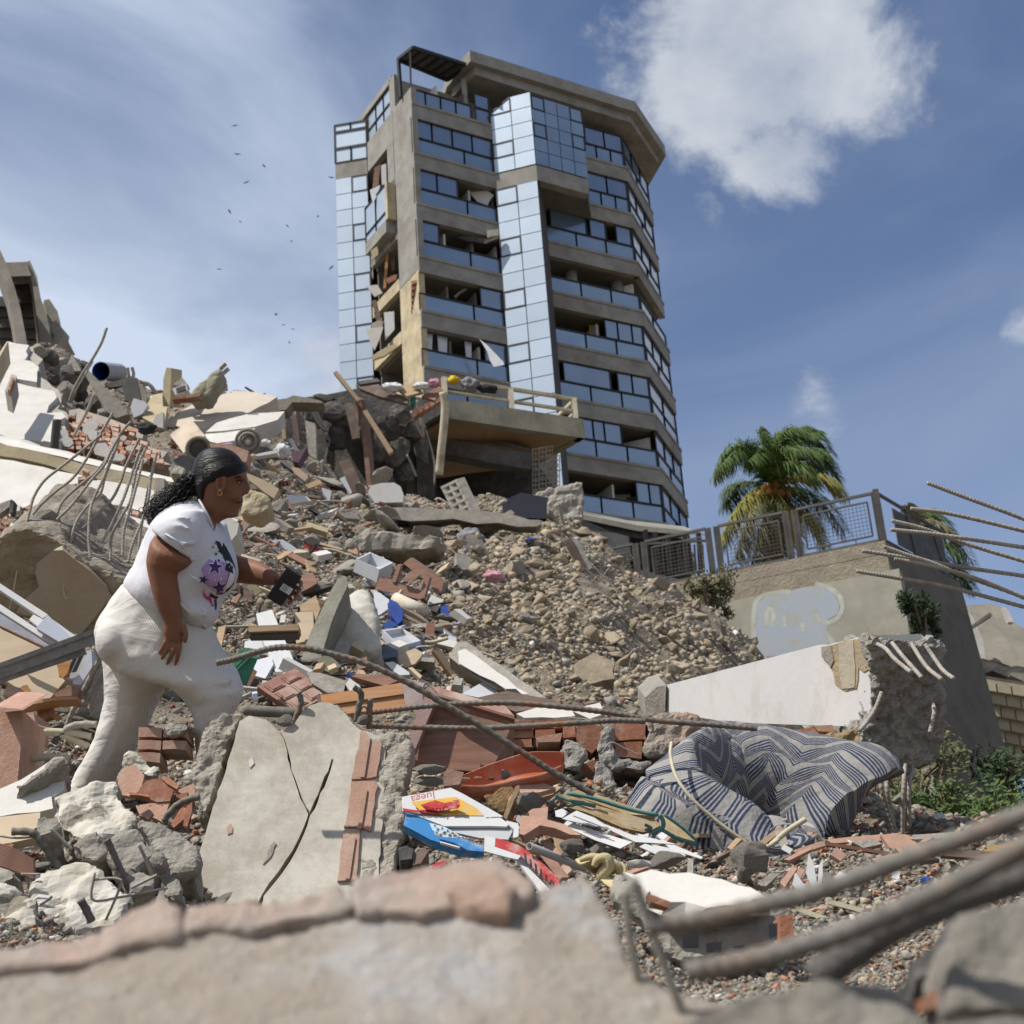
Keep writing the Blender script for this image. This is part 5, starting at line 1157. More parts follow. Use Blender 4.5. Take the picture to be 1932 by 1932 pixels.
# bits above the woman's head and along the dark cavity
for nm, lb, pts, m, d in (
 ('speaker_box', 'black triangular broken cabinet left of the woman\'s head', [(1000,1330),(1070,1298),(1120,1330),(1110,1390),(1060,1380)], STEEL_F, 16),
 ('concrete_block', 'grey rough block below the black cabinet', [(960,1380),(1000,1330),(1075,1385),(1060,1415),(985,1410)], CONC, 15.5),
 ('tan_tiles', 'ribbed pinkish tile panel right above the woman\'s head', [(1215,1235),(1340,1245),(1445,1280),(1430,1345),(1360,1330),(1230,1270)], BRICK_P, 20),
 ('white_plank', 'cream painted plank above and right of the woman\'s head', [(1475,1300),(1540,1285),(1605,1275),(1610,1290),(1490,1312)], WHITE_P, 19),
 ('wooden_board', 'long tan wooden panel behind the woman\'s face', [(1430,1410),(1470,1420),(1620,1500),(1590,1555),(1440,1450)], W_LIT, 16),
 ('dark_board', 'dark board beside the tan wooden panel', [(1400,1480),(1470,1470),(1500,1500),(1420,1505)], W_DRK, 15),
 ('cream_block', 'big cream rendered block by the woman\'s chin', [(1400,1530),(1440,1490),(1500,1520),(1560,1560),(1560,1620),(1480,1650),(1400,1640)], CREAM, 12),
 ('white_plaster_slab', 'white plaster slab with ragged edge under the woman\'s chin', [(1250,1660),(1330,1655),(1385,1700),(1370,1760),(1300,1850),(1240,1800)], WHITE, 11),
 ('grey_board', 'grey board lying above the dark gap', [(1660,1530),(1780,1545),(1810,1570),(1690,1590)], SHEET, 19),
 ('cardboard', 'torn cardboard curl near the cavity', [(1690,1370),(1740,1380),(1790,1430),(1770,1455),(1710,1410)], W_LIT, 21),
 ('purple_rack', 'purple slatted chair back leaning beside the cavity', [(1690,1280),(1750,1275),(1780,1240),(1780,1260),(1730,1350),(1700,1340)], mat('purple_paint', (.16,.1,.13), bump=.1),26),
 ('white_door_panel', 'white melamine panel lying tilted in mid slope', [(1570,1798),(1640,1792),(1795,1900),(1770,1918),(1690,1895)], SHEET, None),
 ('red_strip', 'bright red plastic strip on the slope', [(1765,1820),(1840,1835),(1905,1870),(1900,1885),(1850,1875),(1775,1840)], CL['red'], None)):
 o = slab(nm, z3, pts, d, .1 if m in (SHEET, W_LIT, WHITE_P) else .3, m, lb, nm.replace('_', ' '), jag=.03 if m in (CREAM, CONC, WHITE) else .015, seg=.12)
 if m in (CREAM, CONC): roughen(o, .022,((.25,.06),(.06,.02)))
hb = thing('hollow_brick', 'red hollow clay brick with square holes beside the cavity', 'brick', P(*z3(1650,1485),18))
ps = pts3(z3,[(1618,1490),(1680,1482),(1675,1452),(1614,1460)],18)
mb = MB()
for s in (0,.31,.62,.93):
 a, b_, c_, d_ = ps; e0, e1 = a.lerp(b_, s), a.lerp(b_, s + .07); f0, f1 = d_.lerp(c_, s), d_.lerp(c_, s + .07); mb.hexa([e0, e1, f1, f0],[x + FWD * .2 for x in (e0, e1, f1, f0)])
for s in (0,.46,.9):
 g0, g1 = a.lerp(d_, s), a.lerp(d_, s + .1); h0, h1 = b_.lerp(c_, s), b_.lerp(c_, s + .1); mb.hexa([g0, h0, h1, g1],[x + FWD * .195 for x in (g0, h0, h1, g1)])
mb.build('brick_body', BRICK, hb)
for x, y, rx, ry, c, lb in ((1540,1235,30,20, 'white', 'white plastic bag near the grey drum'),(1320,1245,40,12, 'lilac', 'pink and lilac soft toy near the washing machine'),(1640,1280,40,40, 'white', 'crumpled white sheet left of the cavity'),(850,1150,50,30, 'black', 'black crumpled bag right of the crushed bricks'),(800,1330,25,10, 'green', 'small green bag on the ledge'),(1460,1430,14,10, 'white', 'white scrap by the woman\'s forehead'),(1480,1850,20,12, 'pink', 'magenta scrap on the rubble right of the woman')):
 cloth(z3, x, y, rx, ry, {1540: 24,1320: 23,1640: 23,850: 17,800: 15.4}.get(x), CL[c], lb)
for pts, lb in (([(1690,1060),(1720,1070),(1740,1250),(1720,1260)], 'leaning plank at the left end of the torn floor'),([(1630,1110),(1650,1100),(1660,1210),(1640,1210)], 'short upright plank left of the torn floor'),([(1770,1100),(1830,1120),(1835,1330),(1790,1300)], 'broken concrete rib hanging at the torn floor')):
 slab('timber' if 'plank' in lb else 'concrete_rib', z3, pts, 35,.25, W_TAN if 'short' in lb else (W_DRK if 'plank' in lb else CONC), lb, 'timber' if 'plank' in lb else 'concrete rib', jag=.03, seg=.3)
# ================================================================== loose rubble over the whole slope
rocks('concrete_bit', CONC, 8, hull=11); rocks('brick_slab', BRICK_P, 4, sub=1, cuts=7, flat=.4, aspect=(1,.55,.22))
def chip(n_, seed, asp):
 r = random.Random(seed); bm = bmesh.new()
 for _ in range(12): q = Vector((r.gauss(0,1), r.gauss(0,1), r.gauss(0,1))).normalized() * r.uniform(.75,1.1); bm.verts.new((q.x * asp[0], q.y * asp[1], q.z * asp[2]))
 hu = bmesh.ops.convex_hull(bm, input=bm.verts); bmesh.ops.delete(bm, geom=list({g for g in hu['geom_interior'] + hu['geom_unused'] if isinstance(g, bmesh.types.BMVert)}), context='VERTS'); bm.normal_update(); bm.verts.index_update()
 vs = np.array([v.co[:] for v in bm.verts]); fs = np.array([[v.index for v in f.verts] for f in bm.faces]); bm.free(); return vs, fs
CH = [chip(0, i, a) for i, a in enumerate(((1,.8,.6),(1,.7,.5),(1,.9,.7),(1,.6,.35),(1,.5,.25),(1,.8,.15),(1,.35,.2)))]
def region(u, v):
 """share of grey concrete, brick, tan stone, pale plaster, wood in the rubble round a reading"""
 if u > 800 and v < 1320 and u + (v - 1000) * .3 > 840: return (.18,.01,.80,.01,.0)
 if v > 1480: return (.56,.20,.13,.05,.06)
 if u < 860 and v > 900: return (.33,.17,.25,.13,.12)
 return (.40,.22,.22,.10,.06)
def scatter(n, seed, smin, smax, name, u0=-60, u1=1990, v0=640, v1=1990, kinds=(CONC, BRICK, TAN, WHITE, W_TAN), keep=None, power=2.2):
 r = random.Random(seed); VS = []; FS = []; MI = []; k = 0
 for _ in range(n):
  u, v = r.uniform(u0, u1), r.uniform(v0, v1)
  if keep and not keep(u, v): continue
  h, nn = hit(u, v)
  if h is None or h.length > 50: continue
  w = region(u, v); q = r.random(); mi = 0
  while q > w[mi] and mi < 4: q -= w[mi]; mi += 1
  s = (smin + (smax - smin) * r.random() ** power) * px(h.length); s = min(max(s, .006),.5)
  vs, fs = CH[r.choice((0,1,2,3) if mi in (0,2) else (3,4,5) if mi in (1,3) else (6,4))]
  a, b, c = r.uniform(0,6.28), r.uniform(-.9,.9), r.uniform(-.9,.9)
  ca, sa, cb, sb, cc, sc_ = math.cos(a), math.sin(a), math.cos(b), math.sin(b), math.cos(c), math.sin(c)
  M = np.array([[ca, -sa, 0],[sa, ca, 0],[0,0,1]]) @ np.array([[1,0,0],[0, cb, -sb],[0, sb, cb]]) @ np.array([[cc, 0, sc_],[0,1,0],[-sc_, 0, cc]])
  VS.append(vs @ M.T * s + np.array(h) + np.array((0,0, s * r.uniform(.0,.35)))); FS.append(fs + k); MI.append(np.full(len(fs), mi)); k += len(vs)
 me = bpy.data.meshes.new(name); V_ = np.concatenate(VS); F_ = np.concatenate(FS); M_ = np.concatenate(MI)
 me.vertices.add(len(V_)); me.vertices.foreach_set('co', V_.ravel()); me.loops.add(F_.size); me.loops.foreach_set('vertex_index', F_.ravel())
 me.polygons.add(len(F_)); me.polygons.foreach_set('loop_start', np.arange(0, F_.size, 3)); me.polygons.foreach_set('loop_total', np.full(len(F_),3)); me.polygons.foreach_set('material_index', M_)
 for m in kinds: me.materials.append(m)
 me.update(calc_edges=True); me.validate()
 o = bpy.data.objects.new(name, me); C.objects.link(o); return tag(o, kind='stuff')
scatter(42000,11,1.8,7.5, 'rubble', v1=1850)
scatter(7500,12,5,17, 'coarse_rubble', v0=700, v1=1850)
scatter(5200,13,3.0,15, 'scree', u0=780, u1=1420, v0=980, v1=1330, keep=lambda u, v: (u > 830 or v < 1060) and noise.noise(Vector((u * .012, v * .02,3))) > -.22, power=3.0)
scatter(29000,14,2.6,15, 'fine_rubble', v0=1380, v1=1960, power=2.4)
scatter(15000,15,1.8,8, 'upper_rubble', u0=380, u1=960, v0=900, v1=1300)
MARKS = ((690,1165, 'white cushion'),(880,945, 'pierced block panel'),(560,1290, 'reddish panelled door'),(690,1320, 'orange drawer front'),(860,1390, 'tipped brown cabinet'),(930,1265, 'white-topped beam'),(1390,1190, 'graffiti wall'),(535,1110, "woman's phone"),(420,890, "woman's head"),
   (1430,1500, 'striped mattress'),(1430,1290, 'fallen white beam'),(560,1530, 'cracked wall slab'),(960,1460, 'half pipe'),(850,1530, 'picture book'),(1310,1700, 'white brick slab'),(120,1100, 'broken column head'),(180,1520, 'plaster topped chunk'),(20,1400, 'salmon clay block'),
   (610,1180, 'leaning mossy post'),(700,1070, 'upper white drawer'),(770,1090, 'brown broken furniture'),(890,1020, 'clothes heap'),(995,960, 'dark waste bin'),(1230,1040, 'fence posts'),(365,830, 'washing machine'),(315,730, 'upright beige post'),(1530,1680, 'open notebook'),(1140,1650, 'yellow cloth'),(290,1510, 'clay brick pile'),
   (1700,1700, 'blurred rebars'),(1340,1110, 'dry scree bush'),(500,1050, "woman's arm"),(760,1210, 'lower white drawer'),(720,1010, 'mid slope concrete beam'),(1150,1230, 'scree conduit'),(430,1020, 'white plaster slab'),(1000,1080, 'pink cloth'),(1280,1180, 'flat scree stone'),(150,1700, 'lower left chunk'),(1750,1600, 'hanging rebar ends'),(1050,1400, 'broken brick wall'),(1250,1560, 'folded mat'))
def where(u, v):
 m = min(MARKS, key=lambda q: math.hypot(q[0] - u, q[1] - v)); dx, dy = u - m[0], v - m[1]; a = abs(dx), abs(dy)
 di = ('right of' if dx > 0 else 'left of') if a[0] > 1.8 * a[1] else ('below' if dy > 0 else 'above') if a[1] > 1.8 * a[0] else ('below and ' if dy > 0 else 'above and ') + ('right of' if dx > 0 else 'left of')
 h = math.hypot(dx, dy); return ('close ' if h < 38 else 'just ' if h < 70 else 'well ' if h > 120 else '') + di + ' the ' + m[2]
def sized(s, a, b): q = (s - a) / (b - a); return 'small' if q < .18 else 'medium' if q < .45 else 'big' if q < .75 else 'very big'
# single stones, chunks and brick bits: the ones that show largest
def loose(n, kind, name, label, cat, group, box, smin, smax, seed, keep=None, sink=.25, power=1.8):
 r = random.Random(seed); c = 0; g = 0
 while c < n and g < n * 12:
  g += 1; u, v = r.uniform(box[0], box[2]), r.uniform(box[1], box[3])
  if keep and not keep(u, v): continue
  h, nn = hit(u, v)
  if h is None or h.length > 48: continue
  s = (smin + (smax - smin) * r.random() ** power) * px(h.length)
  inst(name, r.choice(RK[kind]), h + Vector((0,0, s * sink)),(r.uniform(-.7,.7), r.uniform(-.7,.7), r.uniform(0,6.28)),(s * r.uniform(.8,1.25), s * r.uniform(.7,1.1), s * r.uniform(.7,1.1)), sized(s / px(h.length), smin, smax) + ' ' + label + ' ' + where(u, v), cat, group); c += 1
SCR = lambda u, v: u > 820 + max(0,(v - 1000)) * .25 and v < 1310 and v > 985 + max(0, u - 1130) * .55
loose(290, 'tan_stone', 'stone', 'tan stone on the scree', 'stone', 'loose stones of the tan scree', (820,990,1400,1315),6,27,21, SCR, power=3.0)
loose(120, 'concrete_bit', 'concrete_chunk', 'grey concrete chunk', 'concrete chunk', 'loose concrete chunks of the mid slope', (380,900,1000,1330),6,15,22)
loose(110, 'brick_bit', 'brick_fragment', 'red brick bit', 'brick fragment', 'brick bits of the mid slope', (380,880,900,1330),4,11,23)
loose(60, 'plaster_bit', 'plaster_piece', 'white plaster piece', 'plaster piece', 'plaster pieces of the mid slope', (300,820,900,1330),5,13,24)
loose(180, 'concrete_bit', 'concrete_chunk', 'grey concrete chunk', 'concrete chunk', 'loose concrete chunks of the near rubble', (-20,1440,1950,1760),8,26,25, power=2.6)
loose(120, 'brick_slab', 'brick_fragment', 'flat pale brick fragment', 'brick fragment', 'brick bits of the near rubble', (0,1420,1950,1740),9,27,26, power=2)
loose(60, 'brick_bit', 'brick_fragment', 'red brick bit', 'brick fragment', 'red brick bits of the near rubble', (180,1400,1800,1740),7,18,27, power=2)
loose(110, 'plate', 'concrete_plate', 'broken concrete plate', 'concrete plate', 'broken concrete plates of the mid slope', (380,880,900,1330),14,46,41, power=2.2)
loose(60, 'grey_chunk', 'concrete_block', 'angular concrete block', 'concrete block', 'angular concrete blocks of the mid slope', (380,900,1000,1330),12,32,42)
loose(40, 'plate', 'concrete_plate', 'broken concrete plate', 'concrete plate', 'broken concrete plates of the near rubble', (0,1440,1932,1730),18,46,43, power=2.4)
# boards, sheets, sticks and scraps strewn over the middle of the slope
def strew(n, name, label, cat, group, box, L, Wd, t, mats, seed, keep=None):
 r = random.Random(seed); c = 0; g = 0
 while c < n and g < n * 10:
  g += 1; u, v = r.uniform(box[0], box[2]), r.uniform(box[1], box[3])
  if keep and not keep(u, v): continue
  h, nn = hit(u, v)
  if h is None or h.length > 48: continue
  s = px(h.length); l, w = r.uniform(*L) * s, r.uniform(*Wd) * s; a = r.uniform(0, math.pi)
  nrm_ = (nn * (1 if nn.z > 0 else -1) + Vector((r.gauss(0,.35), r.gauss(0,.35) - .35, r.gauss(0,.25)))).normalized()
  ex = nrm_.orthogonal().normalized(); ey = nrm_.cross(ex); e1 = ex * math.cos(a) + ey * math.sin(a); e2 = nrm_.cross(e1)
  q = [h + e1 * (i * l / 2 * r.uniform(.8,1.1)) + e2 * (j * w / 2 * r.uniform(.8,1.1)) + nrm_ * t * 1.2 + Vector((0,0, min(.05,.012 * h.length))) for i, j in ((-1,-1),(1,-1),(1,1),(-1,1))]
  mb = MB().prism(q, -nrm_ * t); k = r.choice(mats); hue = {'raw_timber': 'tan ', 'dark_wood': 'dark ', 'reddish_wood': 'red brown ', 'pale_board': 'pale ', 'grey_concrete': 'grey ', 'pale_clay_brick': 'salmon ', 'blue_plastic': 'blue '}.get(k.name, k.name.replace('_cloth', ' ').replace('_', ' ') if '_cloth' in k.name else ''); ln = (l / s - L[0]) / (L[1] - L[0])
  tag(mb.build(name, k),('short ' if ln < .33 else 'long ' if ln > .66 else '') + hue + label + ' ' + where(u, v), cat, group); c += 1
MID = (400,900,900,1340)
strew(75, 'board', 'broken board', 'board', 'boards strewn over the mid slope', MID, (22,75),(6,18),.03,[W_TAN, W_DRK, W_RED, W_LIT, W_TAN],31)
strew(30, 'sheet_scrap', 'white panel scrap', 'sheet', 'white scraps strewn over the mid slope', MID, (10,34),(8,22),.02,[SHEET, PAPER, WHITE],32)
strew(30, 'plaster_chunk', 'white plaster slab', 'plaster slab', 'white plaster slabs of the mid slope', MID, (24,62),(14,34),.07,[WHITE, WHITE, CREAM, CONC],38)
strew(20, 'plastic_scrap', 'coloured plastic scrap', 'scrap', 'coloured scraps of the mid slope', MID, (5,15),(4,10),.02,[CL['blue'], CL['red'], CL['pink'], CL['green'], CL['yellow'], CL['lilac'], CL['black']],33)
strew(30, 'metal_strip', 'narrow metal strip', 'metal strip', 'metal strips of the mid slope', MID, (30,90),(3,6),.02,[DGREY, STEEL_D, SHEET],34)
strew(60, 'board', 'broken board or tile', 'board', 'boards in the near rubble', (0,1420,1932,1700),(30,110),(8,24),.012,[W_TAN, BRICK_P, W_DRK, CONC, CONC, BRICK_P],35, lambda u, v: not (320 < u < 810 and v > 1320))
strew(16, 'paper_scrap', 'white paper scrap', 'paper', 'paper scraps in the near rubble', (780,1480,1900,1690),(14,40),(8,22),.002,[PAPER],36)
strew(40, 'board', 'broken board', 'board', 'boards on the left ridge', (250,720,620,900),(14,50),(4,12),.05,[W_TAN, W_DRK, W_RED, CONC, WHITE, DGREY],37)
for j in range(60):                                               # tangle of wires and rods
 u, v = random.uniform(380,900), random.uniform(930,1300); d = gd(u, v) * .985
 a = random.uniform(0,3.1); l = random.uniform(20,60); k = random.uniform(-12,12)
 rebar('wire', zI, [(u - l * math.cos(a), v - l * .6 * math.sin(a)),(u + k, v - abs(k)),(u + l * math.cos(a), v + l * .6 * math.sin(a))], d, .0016 * d * .5, random.choice([STEEL_D, STEEL_F, DGREY, RAILM]), label=('long ' if l > 40 else '') + 'thin tangled wire or rod ' + where(u, v), cat='wire', group='wires of the mid slope', ribbed=False, n=5)

# ================================================================== middle ground objects
def obox(name, Z, rim, down, d, m, label, cat, t=.02, dd=None, floor=True):
 """open box: four rim readings (left, back, right, front) with depths, walls running along down"""
 ps = [P(*Z(x, y), d + e) for x, y, e in rim]; u0, v0 = Z(0,0); u1, v1 = Z(*down); s = px(d)
 dn = RIGHT * (u1 - u0) * s - UP * (v1 - v0) * s
 root = thing(name, label, cat, ps[3] + dn); c = sum(ps, Vector()) / 4
 for i in range(4):
  a, b = ps[i], ps[(i + 1) % 4]; n = (b - a).cross(dn).normalized(); n = n if n.dot(c - a) > 0 else -n
  e = (b - a).normalized() * t * (1 if i % 2 == 0 else 0)
  MB().hexa([a + e, b - e, b - e + dn, a + e + dn],[x + n * t for x in (a + e, b - e, b - e + dn, a + e + dn)]).build('side_panel', m, root)
 if floor: MB().prism([x + dn * .92 + (c - x) * .02 for x in ps],-dn.normalized() * t).build('bottom', m, root)
 return root
def ga(Z, x, y, k=.98): return gd(*Z(x, y)) * k
dW = ga(b4,900,560)
obox('drawer_box', b4,[(712,245,0),(880,168,.35),(1148,290,.2),(985,368,-.15)],(-30,150), dW, SHEET, 'white open drawer box tipped on the rubble above the brown broken furniture', 'drawer')
dW = ga(b4,1200,1340)
obox('drawer_box', b4,[(1020,1080,0),(1240,1042,.4),(1468,1195,.25),(1210,1262,-.15)],(-8,88), dW, SHEET, 'white open drawer box lying right of the dirty white cushion', 'drawer')
cu = slab('cushion', b4,[(612,585),(700,548),(800,540),(875,570),(905,640),(930,780),(990,950),(1038,1140),(1030,1250),(980,1290),(760,1360),(590,1412),(460,1380),(350,1330),(345,1250),(400,1080),(470,900),(560,680)], ga(b4,700,1400),.3, mat('dirty_cushion', (.56,.54,.485),(.40,.375,.32), sc=9, bump=.8, bsc=9, dirt=(.36,.31,.24), damt=.5, dsc=2.5), 'large dirty white sofa cushion leaning in the rubble', 'cushion', lean=.6)
bake(cu, [('REMESH', dict(mode='VOXEL', voxel_size=.035)),('SMOOTH', dict(factor=.8, iterations=7)),('DISPLACE', dict(texture=clouds(.28), strength=.17, texture_coords='GLOBAL'))], True)
o = slab('concrete_post', b4,[(490,492),(560,440),(600,450),(618,545),(560,680),(500,800),(440,970),(350,1230),(262,1515),(160,1520),(62,1465),(110,1320),(190,1100),(300,860),(400,650)], ga(b4,700,1420) - .35,.28, mat('mossy_concrete', (.29,.275,.23),(.2,.19,.15), sc=6, bump=.5, bsc=22, dirt=(.12,.12,.08), damt=.5, dsc=2), 'grey mossy concrete post leaning across the white cushion', 'concrete post', lean=.5, jag=.012, seg=.12)
BR = W_RED
bf = thing('broken_furniture', 'broken dark brown wooden furniture carcass right of the white drawer box', 'furniture', P(*b4(1200,720), ga(b4,1250,720)))
for pts, dz in (([(935,600),(985,462),(1110,500),(1260,555),(1490,640),(1450,722),(1250,660)],0),([(1130,508),(1195,312),(1238,320),(1172,522)],.1),([(1262,300),(1345,235),(1560,380),(1735,525),(1690,650),(1600,560),(1420,420)],.35),([(1240,498),(1340,392),(1450,440),(1360,520)],.05),([(1480,560),(1530,440),(1570,470),(1505,700),(1450,720)],.0),([(1590,570),(1700,610),(1690,650),(1640,650)],.2)):
 slab('furniture_panel', b4, pts, ga(b4,1250,720) + dz, .05, BR, parent=bf, lean=.3, off=FWD * .12 + Vector((.02,0,0)))
dW = ga(b4,1300,860); roll = thing('white_pipe', 'rolled dirty white tube lying below the brown broken furniture', 'pipe', P(*b4(1300,850), dW))
MB().tube([P(*b4(1165,715), dW + .1), P(*b4(1520,870), dW - .1)],82 * .1625 * px(dW),16).build('tube_body', mat('dirty_white', (.68,.65,.58),(.42,.33,.22), sc=5, bump=.3, sharp=.5), roll, smooth=True)
MB().tube([P(*b4(1440,838), dW - .05), P(*b4(1500,862), dW - .08)],88 * .1625 * px(dW),16).build('tube_ring', W_TAN, roll, smooth=True)
for nm, lb, pts, m, t in (
 ('blue_crate', 'dark blue plastic crate under the white tube', [(1080,770),(1120,715),(1200,760),(1260,850),(1250,960),(1200,1000),(1120,900)], CLOTH_B, .15),
 ('blue_cloth', 'blue cloth lump on the scree edge right of the white tube', [(1700,800),(1770,780),(1800,900),(1720,935),(1698,880)], CLOTH_B, .1),
 ('blue_sheet', 'blue plastic under the lower white drawer', [(1290,1350),(1370,1280),(1470,1225),(1480,1290),(1380,1345),(1310,1365)], CLOTH_B, .05),
 ('cardboard', 'torn tan cardboard piece below the lower white drawer', [(1110,1430),(1150,1395),(1400,1285),(1490,1335),(1470,1390),(1400,1460),(1300,1505),(1180,1480)], W_LIT, .03),
 ('wooden_plank', 'splintered yellow and purple plank below the cardboard', [(665,1610),(730,1580),(900,1590),(1180,1590),(1210,1660),(1050,1720),(800,1650)], W_RED, .05),
 ('plank_tip', 'pale splintered plank tip', [(662,1610),(730,1578),(860,1600),(800,1640),(720,1640)], W_LIT, .04),
 ('grey_box', 'olive grey box below the leaning post', [(260,1400),(400,1355),(545,1490),(420,1572),(300,1520)], mat('olive_board', (.19,.18,.13), bump=.2),.3),
 ('grey_block', 'long dark grey block below the olive box', [(140,1560),(300,1570),(600,1660),(570,1790),(380,1800),(200,1690)], CONC, .3),
 ('pale_block', 'small pale block beside the long grey block', [(590,1700),(640,1630),(760,1720),(790,1790),(650,1790)], WHITE, .2),
 ('metal_cabinet', 'blue grey metal cabinet under the cushion', [(820,1390),(900,1320),(1040,1230),(1200,1310),(1180,1380),(960,1420)], mat('blue_grey', (.14,.16,.2), bump=.1),.3),
 ('magazine', 'blue and white magazine behind the lower white drawer', [(1015,1040),(1090,955),(1200,1000),(1180,1030),(1060,1065)], CL['blue'],.02),
 ('white_chair_shell', 'bent grey and white plastic piece below the rebar', [(1050,1450),(1150,1440),(1330,1560),(1340,1590),(1200,1600)], SHEET, .05),
 ('purple_board', 'purple board end under the cushion', [(780,1400),(840,1380),(850,1500),(740,1530),(720,1470)], W_RED, .05),
 ('white_sheet', 'white bent panel right of the cushion', [(915,620),(990,640),(1100,720),(1085,830),(1000,890),(975,900),(930,760)], SHEET, .04),
 ('plastic_bag', 'clear grey plastic bag above the white tube', [(1000,620),(1060,580),(1150,580),(1230,650),(1120,690),(1060,670)], SHEET, .1),
 ('brown_box', 'small brown drawer behind the phone', [(70,480),(85,450),(210,400),(250,470),(260,530),(180,580),(60,640)], BR, .25),
 ('tan_box', 'tan cardboard box left of the leaning post', [(5,870),(215,855),(225,1080),(180,1190),(20,1230)], W_LIT, .3),
 ('stained_panel', 'rust stained board behind the tan box', [(60,790),(250,670),(300,830),(250,960),(215,850),(80,860)], W_TAN, .06),
 ('grey_tray', 'dark grey curved tray behind the leaning post', [(70,640),(230,570),(340,545),(430,560),(300,600),(120,655)], DGREY, .05)):
 slab(nm, b4, pts, ga(b4, sum(p[0] for p in pts) / len(pts), max(p[1] for p in pts)) - .1, t, m, lb, nm.replace('_', ' '), lean=.5, jag=.012 if nm in ('cardboard', 'plank_tip', 'plastic_bag') else 0, seg=.06)
for j in range(14):
 y = 800 + j * 22
 rebar('long_rod', b4,[(1110 + j * 14,750 + j * 26),(1400 + j * 16,900 + j * 24),(1720 + j * 8,1120 + j * 12)], ga(b4,1500,1000) - .02 * j, .012, random.choice([W_TAN, STEEL_D, DGREY]), label=ORD[j] + ' stick from the top in the bundle right of the lower white drawer' if j else 'topmost stick in the bundle right of the lower white drawer', cat='stick', group='sticks beside the white drawer', ribbed=False, n=5)
rebar('white_cable', b4,[(1490,1215),(1600,1215),(1700,1190),(1783,1165)], ga(b4,1600,1240),.015, RAILM, label='white flexible tube right of the lower white drawer', cat='tube', ribbed=False)
o = slab('white_topped_beam', z6,[(1035,640),(1082,562),(1130,558),(1320,690),(1565,862),(1400,848),(1200,760),(1090,690)], ga(z6,1250,880),.3, CONC, 'long concrete beam with white worn top lying down the scree edge', 'concrete beam', lean=1.2, jag=.02, seg=.12, off=FWD * .15 - UP * .1)
slab('worn_white_coat', z6,[(1085,610),(1120,600),(1300,720),(1470,842),(1400,842),(1200,745),(1095,680)], ga(z6,1250,880) - .03,.01, WHITE, 'worn white coat on the long beam', 'plaster', lean=1.2, jag=.02, seg=.1)
for nm, lb, pts, m, t in (
 ('white_sheet', 'white sheet lying flat in front of the long beam', [(1108,842),(1240,768),(1335,832),(1200,862)], SHEET, .01),
 ('white_board', 'long white board standing left of the leaning post', [(0,410),(85,388),(215,690),(215,730),(120,760),(30,540)], WHITE_P, .05),
 ('white_board', 'white board flat behind the green crate', [(-60,560),(40,530),(60,600),(-20,680),(-70,660)], SHEET, .05),
 ('white_sheet', 'broken white panel above the reddish door', [(0,660),(80,640),(95,680),(50,760),(-20,740)], SHEET, .04),
 ('concrete_lump', 'grey concrete lump under the long beam', [(1700,690),(1820,620),(1932,680),(1932,760),(1800,790),(1720,760)], TAN, .4),
 ('black_pot', 'black round pot behind the white sheet', [(1330,850),(1350,815),(1400,815),(1440,850)], STEEL_F, .2),
 ('white_chips', 'white plaster slab left of the beam end', [(1400,945),(1540,905),(1700,925),(1720,960),(1440,975)], WHITE, .05),
 ('white_plaster', 'white plaster chips by the grey beam end', [(1700,930),(1850,890),(1880,950),(1800,975)], WHITE, .05)):
 slab(nm, z6, pts, ga(z6, sum(p[0] for p in pts) / len(pts), max(p[1] for p in pts)) - .05, t, m, lb, nm.replace('_', ' '), lean=.9, jag=.02 if m in (TAN, WHITE) else 0, seg=.08)
slab('wooden_beam', z6,[(-40,476),(228,466),(230,498),(-40,508)],7.6,.1, W_TAN, 'horizontal raw timber pointing right from behind the woman', 'timber')
slab('timber_underside_shade', z6,[(-40,509),(230,499),(222,525),(-40,530)],7.62,.08, DGREY, 'dark grey strip painted as the shaded underside of the horizontal timber', 'metal channel')  # dark grey strip paints the shade on the timber's lower side
gc = thing('green_crate', 'dark green plastic crate behind the woman\'s knee', 'crate', P(*z5(1110,330),8))
for pts in ([(1080,225),(1150,155),(1195,165),(1110,250)],[(1110,250),(1195,170),(1215,200),(1160,330)],[(1085,235),(1110,255),(1165,335),(1140,320)]):
 slab('crate_side', z5, pts, 7.9,.02, CL['green'], parent=gc)
# reddish panelled door lying on its side, drawer front, cabinet
DOORM = mat('dusty_red_door', (.30,.14,.10),(.22,.10,.075), sc=6, rough=.5, bump=.12, dirt=(.42,.33,.27), damt=.6, dsc=3)
dr_ = thing('panelled_door', 'dusty reddish panelled door lying left of the orange drawer front', 'door', P(*z6(200,930),7.7))
dD = ga(z6,200,930)
dcor = pts3(z6,[(5,800),(212,702),(390,845),(215,945)], dD, 1.0)
def dq(s, t, o=0.0): return dcor[0].lerp(dcor[1], t).lerp(dcor[3].lerp(dcor[2], t), s) + nrm(dcor) * o
MB().prism([dq(0,0), dq(1,0), dq(1,1), dq(0,1)],-nrm(dcor) * .05).build('door_leaf', DOORM, dr_)
for s0, s1 in ((.08,.30),(.37,.62),(.69,.93)):
 for t0, t1 in ((.1,.46),(.54,.9)):
  for h, o_ in ((0,.006),(.05,.010)):
   a, b, c, d_ = s0 + h * .5, s1 - h * .5, t0 + h, t1 - h
   A = [dq(a, c, o_), dq(b, c, o_), dq(b, d_, o_), dq(a, d_, o_)]; MB().prism(A, -nrm(dcor) * .014).build('door_panel', DOORM, dr_)
drw = thing('orange_drawer', 'orange varnished drawer front lying above the cracked slab', 'drawer', P(*z6(560,940),6.6)); dD = min(6.5, ga(z6,560,960))
